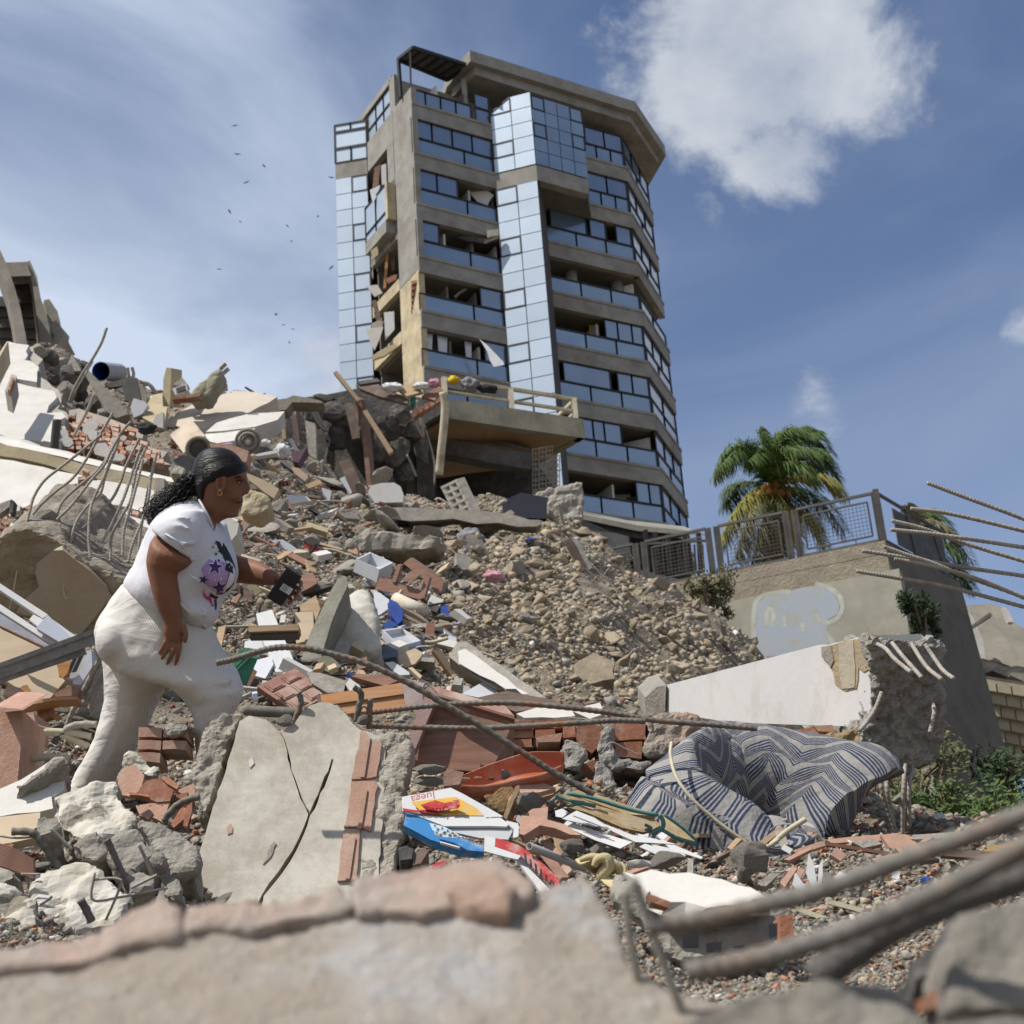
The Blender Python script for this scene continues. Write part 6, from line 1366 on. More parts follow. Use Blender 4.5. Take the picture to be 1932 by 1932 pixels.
slab('drawer_board', z6,[(348,848),(784,783),(795,842),(356,905)], dD, .03, W_ORA, parent=drw, lean=.35)
slab('drawer_board', z6,[(356,908),(796,845),(806,908),(470,952),(366,960)], dD - .02,.03, W_ORA, parent=drw, lean=.35)
slab('drawer_end', z6,[(328,850),(347,847),(365,960),(335,955)], dD, .06, W_DRK, parent=drw, lean=.35)
slab('drawer_side', z6,[(786,784),(895,812),(902,900),(808,912)], dD, .05, mat('grey_purple_board', (.33,.26,.25), bump=.1, dirt=(.42,.37,.33)), parent=drw, lean=.3, off=FWD * .2)
cab = thing('brown_cabinet', 'dark brown tipped cabinet behind the cracked slab', 'cabinet', P(*z6(1050,1240),6.2)); dD = min(6.1, ga(z6,1000,1240))
slab('cabinet_front', z6,[(958,905),(985,852),(1392,974),(1320,1150),(1262,1265),(1000,1246),(828,1185),(850,1135)], dD, .4, W_RED, parent=cab, lean=.15)
slab('cabinet_side', z6,[(938,800),(984,850),(957,905),(858,1140),(822,1110),(868,945)], dD - .03,.05, mat('dusty_purple_board', (.24,.14,.13),(.34,.25,.23), sc=9, bump=.15, sharp=.6), parent=cab, lean=.25)
slab('cabinet_top', z6,[(942,798),(1000,812),(1200,868),(1340,902),(1394,962),(1200,912),(990,848)], dD - .02,.05, mat('sunlit_dusty_cabinet_top', (.36,.23,.19),(.27,.15,.12), sc=8, bump=.1, dirt=(.45,.38,.33), damt=.6, dsc=4), parent=cab, lean=.9)  # paler colour paints the sunlight on the top, with dust patches
slab('cabinet_trim', z6,[(975,838),(1392,965),(1392,978),(975,852)], dD - .05,.03, W_RED, parent=cab, lean=.2)
slab('dark_board', z6,[(1195,862),(1350,826),(1620,878),(1648,898),(1400,938),(1300,900)], ga(z6,1400,940),.04, W_DRK, 'dark brown board behind the tipped cabinet', 'board', lean=.8)

# ================================================================== left middle ground
ST = faced('stump_concrete', -FWD - UP * .2,(.33,.27,.19),(.25,.20,.135),(.34,.30,.245),(.22,.19,.15), keep=.0, sc=3, thr=.72, bump=.7, bsc=22, dist=.03)
stp = thing('broken_column', 'huge broken concrete column head with bent rebars at the left behind the woman', 'concrete column', P(*b6(500,1080),8.4))
dS = min(8.3, gd(*b6(300,1080)))
o = slab('column_body', b6,[(-120,400),(-40,310),(90,238),(210,232),(330,255),(480,335),(640,470),(760,545),(870,610),(1005,645),(960,760),(880,830),(780,960),(700,1095),(560,1085),(300,955),(0,910),(-120,880)], dS, 1.0, ST, parent=stp, lean=-.75, off=FWD * 1.0 + UP * .26, jag=.03, seg=.12, clamp=False)
roughen(o, .028,((.35,.05),(.08,.03)))
slab('old_plaster', b6,[(280,510),(420,400),(500,405),(700,560),(850,690),(880,770),(760,930),(640,1075),(520,1060),(300,950),(120,900),(200,800),(300,700),(270,600)], dS - .03,.03, mat('pale_patch', (.47,.41,.32),(.38,.31,.22), sc=6, bump=.5, bsc=30, dirt=(.38,.26,.17), damt=.5, dsc=3), parent=stp, lean=-.75, jag=.02, seg=.08, clamp=False)
chunk('grey_chunk', b6,375,150,110,90, dS + .1, parent=stp, name='concrete_lump', dz=.8)
RB = [[(150,1715),(175,1620),(200,1540),(260,1450),(360,1370),(480,1275),(590,1185)],[(190,1650),(240,1590),(330,1510),(420,1440),(500,1330),(590,1170),(655,1060)],[(265,1760),(310,1700),(360,1580),(440,1500),(560,1400),(640,1290),(700,1180),(760,1110)],[(330,1680),(420,1590),(530,1450),(600,1370),(650,1270),(690,1200)],
   [(405,1830),(440,1700),(500,1610),(580,1530),(610,1430),(660,1300),(690,1220)],[(480,1730),(560,1650),(650,1560),(700,1460),(730,1370),(810,1205)],[(525,1900),(515,1780),(530,1600),(600,1440),(640,1330)],[(590,1815),(650,1700),(720,1550),(770,1400),(825,1240)],[(640,1920),(650,1770),(700,1670),(760,1560),(790,1400),(845,1265)],
   [(710,1890),(720,1740),(760,1600),(800,1450),(830,1330)],[(745,1925),(770,1820),(820,1700),(860,1570),(875,1420)],[(800,1920),(815,1760),(850,1560),(885,1400),(910,1290)]]
for j, c in enumerate(RB): rebar('rebar', z3,[(x, y, dS - .02 + .05 * (j % 3) + .0004 * (1700 - y)) for x, y in c], dS, .0078, STEEL_D, parent=stp)
for c in ([(190,200),(160,400),(130,600),(100,760),(75,880)],[(470,190),(515,330),(515,480),(498,620)],[(498,620),(515,780),(545,775)]):
 rebar('tie_wire', b6, c, dS - .12,.0035, RAILM, parent=stp, ribbed=False)
wf = thing('tipped_cabinet', 'white cabinet frame tipped over in front of the broken column', 'cabinet', P(*b6(300,1200),7.4))
for pts, m, dd in (([(-40,640),(-40,700),(0,722),(340,948),(378,915),(0,668)], WHITE_P, 7.2),([(-40,810),(-40,870),(0,888),(480,1195),(535,1165),(300,1032),(0,832)], WHITE_P, 7.1),([(286,1022),(378,918),(572,1105),(535,1172)], mat('blue_grey_panel', (.42,.44,.52),(.38,.4,.47), rough=.4, bump=.02),7.05),([(420,955),(560,1058),(650,1112),(655,1125),(560,1160),(572,1106)], WHITE_P, 7.15),([(232,955),(266,915),(345,955),(300,1010)], WHITE_P, 7.18),([(-40,880),(0,892),(440,1192),(430,1206),(0,1000),(-40,980)], mat('blue_grey_inner', (.30,.32,.38), rough=.5, bump=.02),7.3)):
 slab('frame_panel', b6, pts, dd, .04, m, parent=wf, lean=.2)
slab('white_board', b6,[(-40,980),(0,1000),(440,1212),(468,1240),(450,1290),(490,1420),(525,1425),(440,1540),(380,1600),(300,1592),(150,1520),(0,1420),(-40,1400)],6.9,.03, mat('pale_board', (.56,.52,.47),(.5,.46,.41), sc=4, bump=.08, dirt=(.36,.3,.24), damt=.45, dsc=5), 'large pale board with broken edge at the left below the white frame', 'board', lean=.3, jag=.012, seg=.08)
slab('board_edge', b6,[(-40,975),(0,994),(440,1205),(440,1216),(0,1006)],6.88,.03, W_RED, 'reddish edging strip along the top of the large pale board', 'strip', lean=.3)
for lb, pts in (('torn brown veneer hole at the corner of the large pale board', [(452,1282),(520,1262),(566,1285),(530,1380),(500,1420),(470,1400)]),('torn brown veneer flap below the large pale board', [(140,1500),(190,1474),(240,1510),(250,1560),(200,1550)])):
 slab('veneer', b6, pts, 6.85,.02, W_ORA, lb, 'veneer', jag=.015, seg=.05)
ac = thing('air_conditioner', 'white air conditioner with slotted grille behind the metal studs', 'air conditioner', P(*b6(600,1470),7))
slab('front', b6,[(575,1255),(722,1192),(728,1215),(690,1330),(575,1440),(500,1425)],6.9,.2, SHEET, parent=ac)
slab('side', b6,[(728,1218),(732,1330),(640,1475),(580,1470),(578,1440),(692,1330)],6.88,.2, mat('ac_side', (.55,.56,.62), rough=.5, bump=.02), parent=ac)
for j in range(11):
 y = 1246 + j * 13
 for i in range(2): slab('slot', b6,[(585 - j * 6 + i * 45, y - i * 9),(622 - j * 6 + i * 45, y - 7 - i * 9),(620 - j * 6 + i * 45, y - 1 - i * 9),(583 - j * 6 + i * 45, y + 6 - i * 9)],6.875,.01, DGREY, parent=ac)
for lb, a, b, w in (('upper grey metal stud crossing the left debris', (-60,1400),(760,1100),.085),('lower grey metal stud crossing the left debris', (-60,1438),(662,1196),.06)):
 MBo = MB(); pa, pb = P(*b6(*a),6.3), P(*b6(*b),6.6)
 MBo.bar(pa, pb, .05, w * .6, up=-FWD); MBo.bar(pa + UP * .03 - FWD * .02, pb + UP * .03 - FWD * .02,.02, w * .5, up=-FWD)
 tag(MBo.build('metal_stud', mat('galvanised_steel', (.25,.24,.22),(.17,.16,.15), sc=20, rough=.55, metal=.4, bump=.2, dirt=(.36,.32,.27), damt=.5, dsc=6)), lb, 'metal stud')
slab('wooden_plank', b6,[(-40,1638),(0,1632),(250,1598),(430,1574),(612,1568),(612,1590),(430,1600),(240,1632),(0,1668),(-40,1672)],6.4,.1, W_ORA, 'long orange brown plank lying at the left edge', 'plank')
slab('tan_timber', b6,[(660,1110),(760,1066),(760,1085),(680,1120)],7.4,.1, W_TAN, 'short tan timber end left of the woman\'s hip', 'timber')
hb2 = thing('clay_block', 'big salmon clay block at the lower left edge', 'clay block', P(*z5(40,820),5.4))
slab('block_front', z5,[(-40,462),(0,462),(108,452),(96,640),(82,790),(0,830),(-40,840)],5.4,.3, BRICK_P, parent=hb2, clamp=False)
slab('block_top', z5,[(-40,455),(-40,440),(0,438),(98,446),(108,452),(0,462)],5.42,.3, BRICK_P, parent=hb2, off=FWD * .3 + UP * .02, clamp=False)
slab('brick_end', b6,[(170,1700),(270,1690),(290,1830),(260,1860),(165,1840)],6.0,.2, BRICK_P, 'ribbed end of a broken clay brick right of the salmon block', 'brick', jag=.01, seg=.05)
for j, (pts, m, lb) in enumerate((([(60,1470),(160,1500),(260,1580),(180,1620),(20,1560)], W_DRK, 'dark green grey board under the pale board'),([(430,1540),(560,1480),(630,1500),(610,1560),(440,1570)], W_RED, 'red brown cabinet corner under the AC case'),([(290,1640),(400,1610),(410,1720),(300,1760)], BRICK, 'brick piece in the dark gap left of the woman'),([(400,1720),(450,1690),(470,1710),(430,1740)], W_ORA, 'orange chip in the dark gap'),([(270,1620),(370,1608),(350,1640),(280,1645)], PAPER, 'crumpled white paper on the plank'))):
 slab('debris_piece', b6, pts, 6.5,.06, m, lb, 'debris')
reb = thing('broken_column_end', 'rough concrete column end with three rebar stubs behind the woman\'s legs', 'concrete column', P(*b6(760,1700),6.9))
o = slab('column_body', b6,[(720,1140),(790,1150),(860,1240),(880,1700),(760,1760),(690,1700),(700,1450),(690,1330)],6.9,.4, CONC, parent=reb, jag=.03, seg=.08); roughen(o, .02,((.15,.06),(.05,.02)))
for c in ([(800,1262),(740,1370),(660,1530),(575,1690),(520,1830),(470,1900)],[(820,1320),(760,1440),(700,1580),(660,1680)],[(840,1450),(790,1540),(735,1665)]): rebar('rebar', b6, c, 6.6,.011, STEEL_D, parent=reb)
for lb, c, r_, m in (('thick ribbed rebar curving behind the woman\'s rear leg', [(500,1860),(560,1810),(650,1790),(770,1790)],.014, STEEL_D),('grey conduit ending left in the dark gap', [(140,1852),(300,1850),(480,1872),(580,1910),(700,1960)],.014, RAILM),('light conduit beside the grey one', [(360,1845),(500,1850),(640,1868),(722,1885)],.014, RAILM),('thin wire loop in the left gap', [(235,1765),(330,1810),(420,1830),(500,1880),(600,1990)],.004, STEEL_D),('dark conduit behind the rear leg', [(430,1940),(470,1880),(520,1850)],.014, DGREY)):
 rebar('conduit' if 'conduit' in lb else 'rebar', b6, c, 6.0, r_, m, label=lb, cat='conduit' if 'conduit' in lb else 'rebar', ribbed='ribbed' in lb)
rebar('conduit', z5,[(85,690),(150,682),(240,672),(330,680)],5.6,.013, RAILM, label='pale conduit on the rubble beside the salmon block', cat='conduit', ribbed=False)
# ================================================================== cracked wall slab in front
nS = (-FWD * .76 + UP * .65)
SLABM = faced('cracked_slab_render', nS, (.51,.48,.415),(.34,.31,.255),(.43,.38,.30),(.30,.265,.21), keep=.0, sc=2.6, thr=.80, bump=.9, bsc=55, dist=.008)
PALEB = mat('pale_broken_render', (.50,.46,.385),(.36,.325,.265), sc=14, bump=1, bsc=55, dirt=(.42,.37,.29), damt=.6, dsc=4)
csl = thing('cracked_wall_slab', 'large cracked grey wall slab with a salmon brick strip standing in the foreground', 'wall slab', P(560,1690,4.7))
CD, CLEAN = 4.55,.45
def csd(Z, pts): return [(*Z(x, y),) for x, y in pts]
left_piece = [(-35,958),(60,985),(128,1050),(150,1090),(168,1150),(182,1225),(203,1292),(218,1345),(240,1402),(268,1452),(284,1492),(262,1555),(228,1622),(196,1690),(160,1742),(122,1800),(70,1862),(28,1925),(0,2010),(-420,2010),(-385,1960),(-300,1680),(-190,1330),(-110,1060),(-88,990)]
right_piece = [(134,1052),(165,1025),(210,1000),(245,945),(290,905),(345,888),(395,888),(440,912),(480,950),(520,1000),(560,1035),(600,1045),(690,1075),(700,1150),(700,1300),(680,1500),(660,1820),(640,2010),(20,2010),(44,1930),(90,1870),(140,1806),(180,1748),(214,1692),(244,1624),(274,1558),(291,1500),(330,1425),(368,1345),(398,1260),(418,1196),(410,1192),(386,1258),(350,1335),(312,1420),(289,1478),(274,1448),(246,1398),(224,1342),(208,1288),(188,1222),(174,1148),(156,1086)]
for pts, dd, sd in ((left_piece, CD, 1),(right_piece, CD - .012,2)):
 o = slab('slab_piece', z6, pts, dd, .15, SLABM, parent=csl, lean=CLEAN, vref=1700, jag=.004, seg=.025, clamp=False)
o = slab('broken_edge', z5,[(1002,500),(1050,465),(1140,448),(1150,470),(1110,540),(1066,660),(1030,790),(1000,880),(965,960),(940,930),(912,850),(888,750),(930,690),(945,590)],4.56,.2, PALEB, parent=csl, lean=CLEAN, vref=1700, jag=.012, seg=.04, clamp=False); roughen(o, .011,((.12,.04),(.03,.015)))
o = slab('broken_edge', z6,[(400,885),(450,905),(500,960),(540,1010),(520,1060),(470,1110),(430,1160),(420,1080),(410,1000)],4.57,.12, PALEB, parent=csl, lean=CLEAN, vref=1700, jag=.01, seg=.03, clamp=False); roughen(o, .008,((.06,.02),(.02,.01)))
o = slab('rough_side', z6,[(600,1035),(700,1045),(790,1058),(835,1105),(838,1160),(815,1280),(800,1420),(780,1620),(752,1830),(740,2010),(560,2010),(565,1700),(600,1500),(640,1300),(620,1130)],4.54,.20, PALEB, parent=csl, lean=CLEAN, vref=1700, off=FWD * .18 - UP * .05, jag=.008, seg=.04, clamp=False); roughen(o, .009,((.10,.03),(.025,.012)))
o = slab('cream_strip', z6,[(478,1080),(520,1030),(560,1030),(545,1080),(525,1190),(505,1300),(490,1330),(475,1260)],4.544,.06, SLABM, parent=csl, lean=CLEAN, vref=1700, jag=.006, seg=.03, clamp=False)
for pts in ([(556,1048),(585,1032),(606,1075),(676,1108),(650,1290),(600,1298),(516,1302),(538,1180)],[(512,1312),(640,1312),(658,1330),(636,1440),(618,1580),(560,1560),(472,1560),(498,1420)],[(472,1572),(562,1572),(556,1640),(548,1760),(540,1845),(440,1850),(455,1700)]):
 o = slab('brick', z6, pts, 4.526,.06, BRICK_P, parent=csl, lean=CLEAN, vref=1700, jag=.006, seg=.03, clamp=False)
 xs = sum(p[0] for p in pts) / len(pts); y0 = min(p[1] for p in pts); y1 = max(p[1] for p in pts)
 slab('brick_ridge', z6,[(xs + 2, y0 + 45),(xs + 26, y0 + 45),(xs - 6, y1 - 12),(xs - 28, y1 - 12)],4.519,.03, BRICK_P, parent=csl, lean=CLEAN, vref=1700, clamp=False)
for c in ([(205,992),(228,940),(242,895),(240,865),(228,835)],[(538,990),(552,920),(568,860),(560,830),(526,805)],[(608,1030),(612,950),(616,870)]):
 rebar('rebar', z6, c, 5.04,.0095, STEEL, parent=csl)
for pts, m in (([(60,1690),(95,1640),(110,1650),(80,1720),(40,1760)], CONC),([(-40,1200),(-20,1180),(-10,1215),(-30,1240)], MATS['white_plaster']),([(405,1800),(450,1760),(470,1830),(420,1880),(380,1850)], BRICK_P),([(330,960),(360,930),(372,990),(340,1060)], CONC),([(-160,1560),(-135,1540),(-128,1590),(-152,1600)], BRICK_P),([(200,1880),(250,1840),(262,1900),(215,1930)], CONC)):
 slab('chipped_patch', z6, pts, 4.545,.02, m, parent=csl, lean=CLEAN, vref=1700, jag=.006, seg=.015, clamp=False)
rebar('wire_loop', z6,[(560,1000),(566,930),(585,912),(600,935),(604,1000)],5.04,.003, STEEL_D, parent=csl, ribbed=False)
chunk('grey_chunk', z6,155,985,45,35,5.0, parent=csl, name='concrete_lump', i=1); chunk('grey_chunk', z6,575,985,40,30,5.02, parent=csl, name='concrete_lump', i=3)
rebar('rebar', z6,[(-212,676),(-120,655),(0,618),(120,592),(260,596),(420,630),(600,682),(800,772),(1000,888),(1200,1008),(1440,1160),(1600,1262),(1820,1385)],4.75,.0098, STEEL, label='long bent rebar arching from the woman\'s knee down to the right', cat='rebar')
rebar('rebar', z6,[(600,945),(760,925),(950,905),(1150,894),(1400,892),(1700,918),(1932,948),(2150,985),(2480,1010),(2700,1030)],5.2,.0095, STEEL, label='upper of two long rebars running right from the cracked slab', cat='rebar')
rebar('rebar', z6,[(600,1010),(760,1018),(1000,1026),(1200,1028),(1450,1016),(1750,998),(1932,985),(2100,990)],5.1,.0095, STEEL, label='lower of two long rebars running right from the cracked slab', cat='rebar')
rebar('rebar', z4,[(940,1400),(1050,1408),(1180,1412),(1240,1408)],5.3,.02, STEEL, label='dark rusty bar lying behind the cracked slab top', cat='bar', ribbed=False)

# ================================================================== bricks and chunks at the lower left
HB = thing('brick_wall_fragment', 'fragment of hollow red brick wall between the woman\'s legs', 'brick wall', P(*z5(780,720),5.6))
for r, (y0, h) in enumerate(((530,52),(590,50),(648,52))):
 for c in range(2):
  x0 = 655 + c * 118 - r * 4
  if c == 1 and r == 2: continue
  pts = [(x0, y0 + c * 3),(x0 + 108, y0 + 6),(x0 + 106, y0 + h),(x0 - 2, y0 + h - 4)]
  slab('brick', z5, pts, 5.55 - .03 * r, .14, BRICK_P, parent=HB, jag=.006, seg=.04, clamp=False)
  slab('mortar_joint', z5,[(x0 - 4, y0 + h - 4),(x0 + 108, y0 + h),(x0 + 108, y0 + h + 9),(x0 - 4, y0 + h + 6)],5.58 - .03 * r, .12, CONC, parent=HB, clamp=False)
o = slab('mortar_crust', z5,[(780,520),(830,500),(905,515),(880,545),(800,570)],5.5,.12, CONC, parent=HB, jag=.01, seg=.03, clamp=False); roughen(o, .01,((.06,.03),))
def shell(lb, Z, pts, d, m=BRICK, t=.018, lean=.4, nm='clay_shard'): return slab(nm, Z, pts, d, t, m, lb, 'clay shard', lean=lean, jag=.004, seg=.03, clamp=False)
for lb, pts, d, m in (('pale salmon clay plate leaning at the top of the brick pile', [(555,760),(590,715),(640,710),(680,760),(665,820),(630,860),(560,850)],5.0, BRICK_P),('orange clay brick face in the middle of the brick pile', [(660,815),(690,782),(780,772),(830,790),(800,880),(740,885),(650,850)],4.95, BRICK),
       ('orange clay piece at the top right of the brick pile', [(760,772),(800,770),(845,806),(835,822),(790,800)],4.9, BRICK),('clay brick side below the middle orange face', [(640,900),(740,888),(800,884),(775,985),(740,965),(655,940)],4.9, BRICK_P),('tilted clay shard right of the brick pile', [(830,850),(885,838),(880,900),(835,905)],5.0, BRICK),
       ('small clay shard lying in front of the brick pile', [(605,835),(700,850),(705,862),(612,850)],4.85, BRICK),('broken clay corner at the front of the brick pile', [(655,945),(705,915),(725,940),(700,962)],4.85, BRICK_P),('narrow clay splinter standing by the small rebar', [(845,920),(880,895),(875,960),(820,1005),(805,990)],4.85, BRICK),('thin clay splinter right of the small rebar', [(880,900),(908,885),(905,930),(880,1010),(862,1000)],4.8, BRICK),('tan clay slope beside the brick pile', [(830,830),(920,795),(935,850),(890,860)],5.1, BRICK_P)):
 shell(lb, z5, pts, d, m)
for j in range(3): slab('brick_wall_web', z5,[(650 + j * 55,900),(656 + j * 55,898),(664 + j * 50,955),(656 + j * 50,957)],4.93,.1, BRICK, 'inner web of the clay brick in the pile', 'clay shard', 'webs of the clay brick', clamp=False)
rebar('rebar', z5,[(775,985),(785,955),(830,905),(880,875),(942,860)],4.8,.0105, STEEL, label='short bent rebar sticking out of the clay brick pile', cat='rebar')
PLC = faced('plastered_chunk', -FWD * .55 + UP * .8,(.54,.515,.46),(.44,.405,.33),(.37,.335,.275),(.22,.195,.15), keep=.40, sc=7, thr=.45, patch=5, bump=.8, bsc=38, dist=.012)
def bigchunk(lb, pts, d, t, m, sd, vox=.014, disp=((.16,.05),(.045,.02)), lean=.6, nm='concrete_chunk', Z=z5, off=None):
 o = slab(nm, Z, pts, d, t, m, lb, 'concrete chunk', lean=lean, jag=.02, seg=.07, seed=sd, off=off, clamp=False); roughen(o, vox, disp); return o
bigchunk('broken concrete chunk topped with white plaster at the woman\'s rear foot', [(250,860),(330,815),(450,785),(545,780),(580,850),(640,950),(620,1010),(540,1060),(400,1040),(280,1000),(245,930)],4.45,.28, PLC, 1, lean=.9)
bigchunk('grey rough chunk left of the plaster topped chunk', [(155,960),(200,920),(250,925),(270,1000),(250,1060),(170,1040)],4.4,.15, CONC, 2)
bigchunk('long grey concrete lump sloping right below the plaster topped chunk', [(640,960),(720,980),(860,1040),(935,1090),(925,1200),(850,1210),(740,1120),(680,1050)],4.3,.25, CONC, 3)
bigchunk('grey concrete chunk below the plaster topped chunk', [(520,1040),(620,1000),(690,1060),(705,1130),(640,1200),(540,1180),(480,1130)],4.2,.2, CONC, 4)
bigchunk('grey brown chunk left of centre among the lower left rubble', [(340,1050),(420,1030),(520,1060),(530,1130),(440,1170),(350,1130)],4.25,.18, CONC, 5)
bigchunk('large lower left chunk with a cream plaster face', [(170,1230),(260,1180),(380,1160),(470,1210),(540,1280),(620,1330),(560,1440),(440,1470),(250,1490),(160,1400),(140,1300)],3.75,.35, PLC, 6, lean=.7)
bigchunk('chunk with white face at the lower left corner', [(-60,1240),(0,1255),(90,1280),(140,1340),(170,1440),(190,1500),(100,1530),(-60,1540)],3.6,.3, PLC, 7)
bigchunk('pale rounded chunk at the left edge', [(-40,1140),(30,1145),(85,1190),(70,1250),(0,1260),(-40,1250)],3.9,.2, PLC, 8)
bigchunk('small grey lump near the thin bent wire', [(570,1200),(640,1180),(720,1230),(720,1300),(640,1300),(580,1260)],4.0,.15, CONC, 9)
bigchunk('small block between the two lower chunks', [(705,1140),(740,1125),(780,1150),(765,1180),(715,1175)],4.1,.08, CONC, 10, vox=.01)
bigchunk('grey lump beside the cracked slab foot', [(730,1200),(800,1180),(870,1220),(880,1340),(760,1340)],4.05,.15, CONC, 11)
bigchunk('grey chunk right of the plaster topped chunk', [(600,660),(640,640),(710,690),(735,720),(730,770),(660,740),(590,700)],5.3,.15, PLC, 12)
slab('white_wall_piece', z5,[(-60,850),(0,820),(100,780),(240,690),(300,672),(312,690),(308,760),(300,832),(250,860),(250,915),(180,930),(0,950),(-60,950)],4.9,.12, WHITE, 'fallen white wall piece at the lower left below the woman', 'wall piece', lean=1.0, jag=.012, seg=.06, clamp=False)
bigchunk('rough broken top edge of the fallen white wall piece', [(60,810),(150,745),(230,700),(285,670),(300,690),(240,720),(110,805)],4.95,.15, CONC, 13, lean=.8)
slab('raw_plank', z5,[(-60,958),(0,955),(190,934),(186,1000),(160,1010),(180,1050),(60,1075),(-60,1095)],4.6,.03, W_LIT, 'raw pale plank lying at the lower left edge', 'plank', lean=1.0, clamp=False)
for lb, c, r_, rb in (('bent rebar stub on the raw plank', [(58,1024),(150,1030),(200,1080),(240,1140),(278,1195)],.0125, True),('thin rod under the plaster topped chunk', [(505,1060),(540,1140),(580,1230),(610,1310),(625,1365)],.011, True),('short rod in the large lower left chunk', [(380,1345),(410,1400),(432,1450)],.012, True),
       ('hooked thin stirrup on the large lower left chunk', [(447,1218),(437,1345),(560,1335),(660,1315),(790,1290)],.004, False),('thin stirrup wire crossing the hooked one', [(448,1252),(520,1244),(562,1250),(572,1265),(545,1340),(500,1440)],.004, False),('long thin wire at the left in the lower rubble', [(40,1105),(110,1200),(150,1330),(180,1410),(225,1500)],.005, False),('thin wire crossing at the left edge', [(0,1045),(80,1055),(180,1045),(260,1020)],.004, False),
       ('second thin wire at the left edge', [(0,1115),(90,1110),(205,1096)],.004, False),('thin rod leaning on the grey chunk', [(655,1085),(690,1160),(722,1235)],.006, False),('thin rod in the middle of the lower left rubble', [(240,1010),(300,1070),(340,1110)],.006, False),('thin rod right of the stirrup', [(620,1290),(700,1250),(740,1230)],.005, False),('thin rod low at the left', [(100,1225),(190,1226)],.004, False),('curled wire at the lower left', [(190,1370),(230,1345),(245,1330)],.004, False)):
 rebar('rebar' if rb else 'wire', z5, c, 3.62 if c[0][1] > 1200 else 4.05, r_ * .8, STEEL if rb else STEEL_D, label=lb, cat='rebar' if rb else 'wire', ribbed=rb)
for j in range(12): rebar('wire', z5,[(-20,1080 + j * 9),(70,1110 + j * 9),(165,1165 + j * 8)],4.0 - .02 * j, .004, W_RED, label='rusty red wire in the sheaf at the left edge', cat='wire', group='sheaf of rusty wires at the left edge', ribbed=False, n=5)

# ================================================================== half pipe, books, papers, cloths in the centre
hp = thing('half_pipe', 'broken terracotta coloured half pipe lying right of the cracked slab', 'pipe', P(*z6(1300,1340),5))
U_ = curve(pts3(z6,[(1075,1296),(1250,1225),(1450,1160),(1560,1152),(1662,1154)],5.12),24); L_ = curve(pts3(z6,[(1060,1332),(1250,1335),(1420,1300),(1530,1278),(1650,1225)],4.92),24)
mb = MB(); K_ = 9
for lay_ in (0,1):
 for i in range(24):
  a, b = U_[i], L_[i]; c = (a + b) / 2; rad = (a - b) / 2; dp = (FWD * .35 - UP * .75).normalized() * rad.length * .95
  for k in range(K_): th = math.pi * k / (K_ - 1); mb.v.append(c + rad * math.cos(th) * (1 - .05 * lay_) + dp * math.sin(th) * (1 - .08 * lay_))
for lay_ in (0,1):
 for i in range(23):
  for k in range(K_ - 1):
   q = lay_ * 24 * K_ + i * K_ + k; mb.f.append([q, q + 1, q + K_ + 1, q + K_]); mb.m.append(0)
o2 = 24 * K_
for i in range(23):
 for k in (0, K_ - 1): q = i * K_ + k; mb.f.append([q, q + K_, q + K_ + o2, q + o2]); mb.m.append(0)
for i in (0,23):
 for k in range(K_ - 1): q = i * K_ + k; mb.f.append([q, q + 1, q + 1 + o2, q + o2]); mb.m.append(0)
mb.build('pipe_shell', mat('terracotta_pvc', (.47,.13,.06),(.36,.09,.04), sc=7, rough=.45, bump=.1, dirt=(.40,.33,.27), damt=.55, dsc=4), hp, smooth=True)
FAC = {k: mat('print_' + k, c, c, bump=0, rough=.5, dirt=(.42,.38,.33), damt=.6, dsc=14) for k, c in (('yellow', (.58,.35,.05)),('red', (.40,.03,.03)),('blue', (.03,.18,.42)),('pale_blue', (.35,.55,.75)),('black', (.03,.03,.03)),('white', (.8,.8,.8)),('grey', (.42,.43,.45)))}
def flat(nm, Z, pts, d, t, m, lb=None, cat=None, parent=None, lean=.8): return slab(nm, Z, pts, d, t, m, lb, cat, parent=parent, lean=lean, clamp=False)
def letters(txt, p, size, ex, ey, m, parent, nm='lettering'):
 cd = bpy.data.curves.new(nm, 'FONT'); cd.body = txt; cd.size = size; cd.extrude = .0004; cd.align_x = 'CENTER'; cd.align_y = 'CENTER'
 o = bpy.data.objects.new(nm, cd); C.objects.link(o); n = ex.cross(ey).normalized()
 M3 = Matrix((ex.normalized(), n.cross(ex.normalized()), n)).transposed().to_4x4(); dg = bpy.context.evaluated_depsgraph_get()
 me = bpy.data.meshes.new_from_object(o.evaluated_get(dg)); bpy.data.objects.remove(o); bpy.data.curves.remove(cd); me.materials.clear(); me.materials.append(m)
 k = bpy.data.objects.new(nm, me); C.objects.link(k); k.parent = parent; M3.translation = p - wloc(parent); k.matrix_basis = M3; return k
bk = thing('picture_book', 'white picture book with yellow and red cover lying open face down', 'book', P(*b7(300,380),4.35)); bD = 4.35
flat('cover', b7,[(30,262),(338,204),(420,244),(668,384),(640,392),(290,384),(34,352)], bD, .012, PAPER, parent=bk)
flat('print', b7,[(96,292),(372,262),(500,330),(548,380),(300,378),(150,352)], bD - .015,.003, FAC['yellow'], parent=bk)
for q in ([(150,312),(240,282),(300,300),(340,340),(260,350),(180,338)],[(300,300),(350,290),(400,310),(385,332),(330,335)],[(120,345),(270,340),(280,368),(40,352),(36,332)],[(355,282),(390,280),(395,298),(360,296)]): flat('print', b7, q, bD - .019,.002, FAC['red'], parent=bk)
ex = (P(*b7(260,252),4) - P(*b7(80,290),4)).normalized(); nb = nrm(pts3(b7,[(30,262),(338,204),(668,384),(34,352)], bD, .8)); ey = nb.cross(ex)
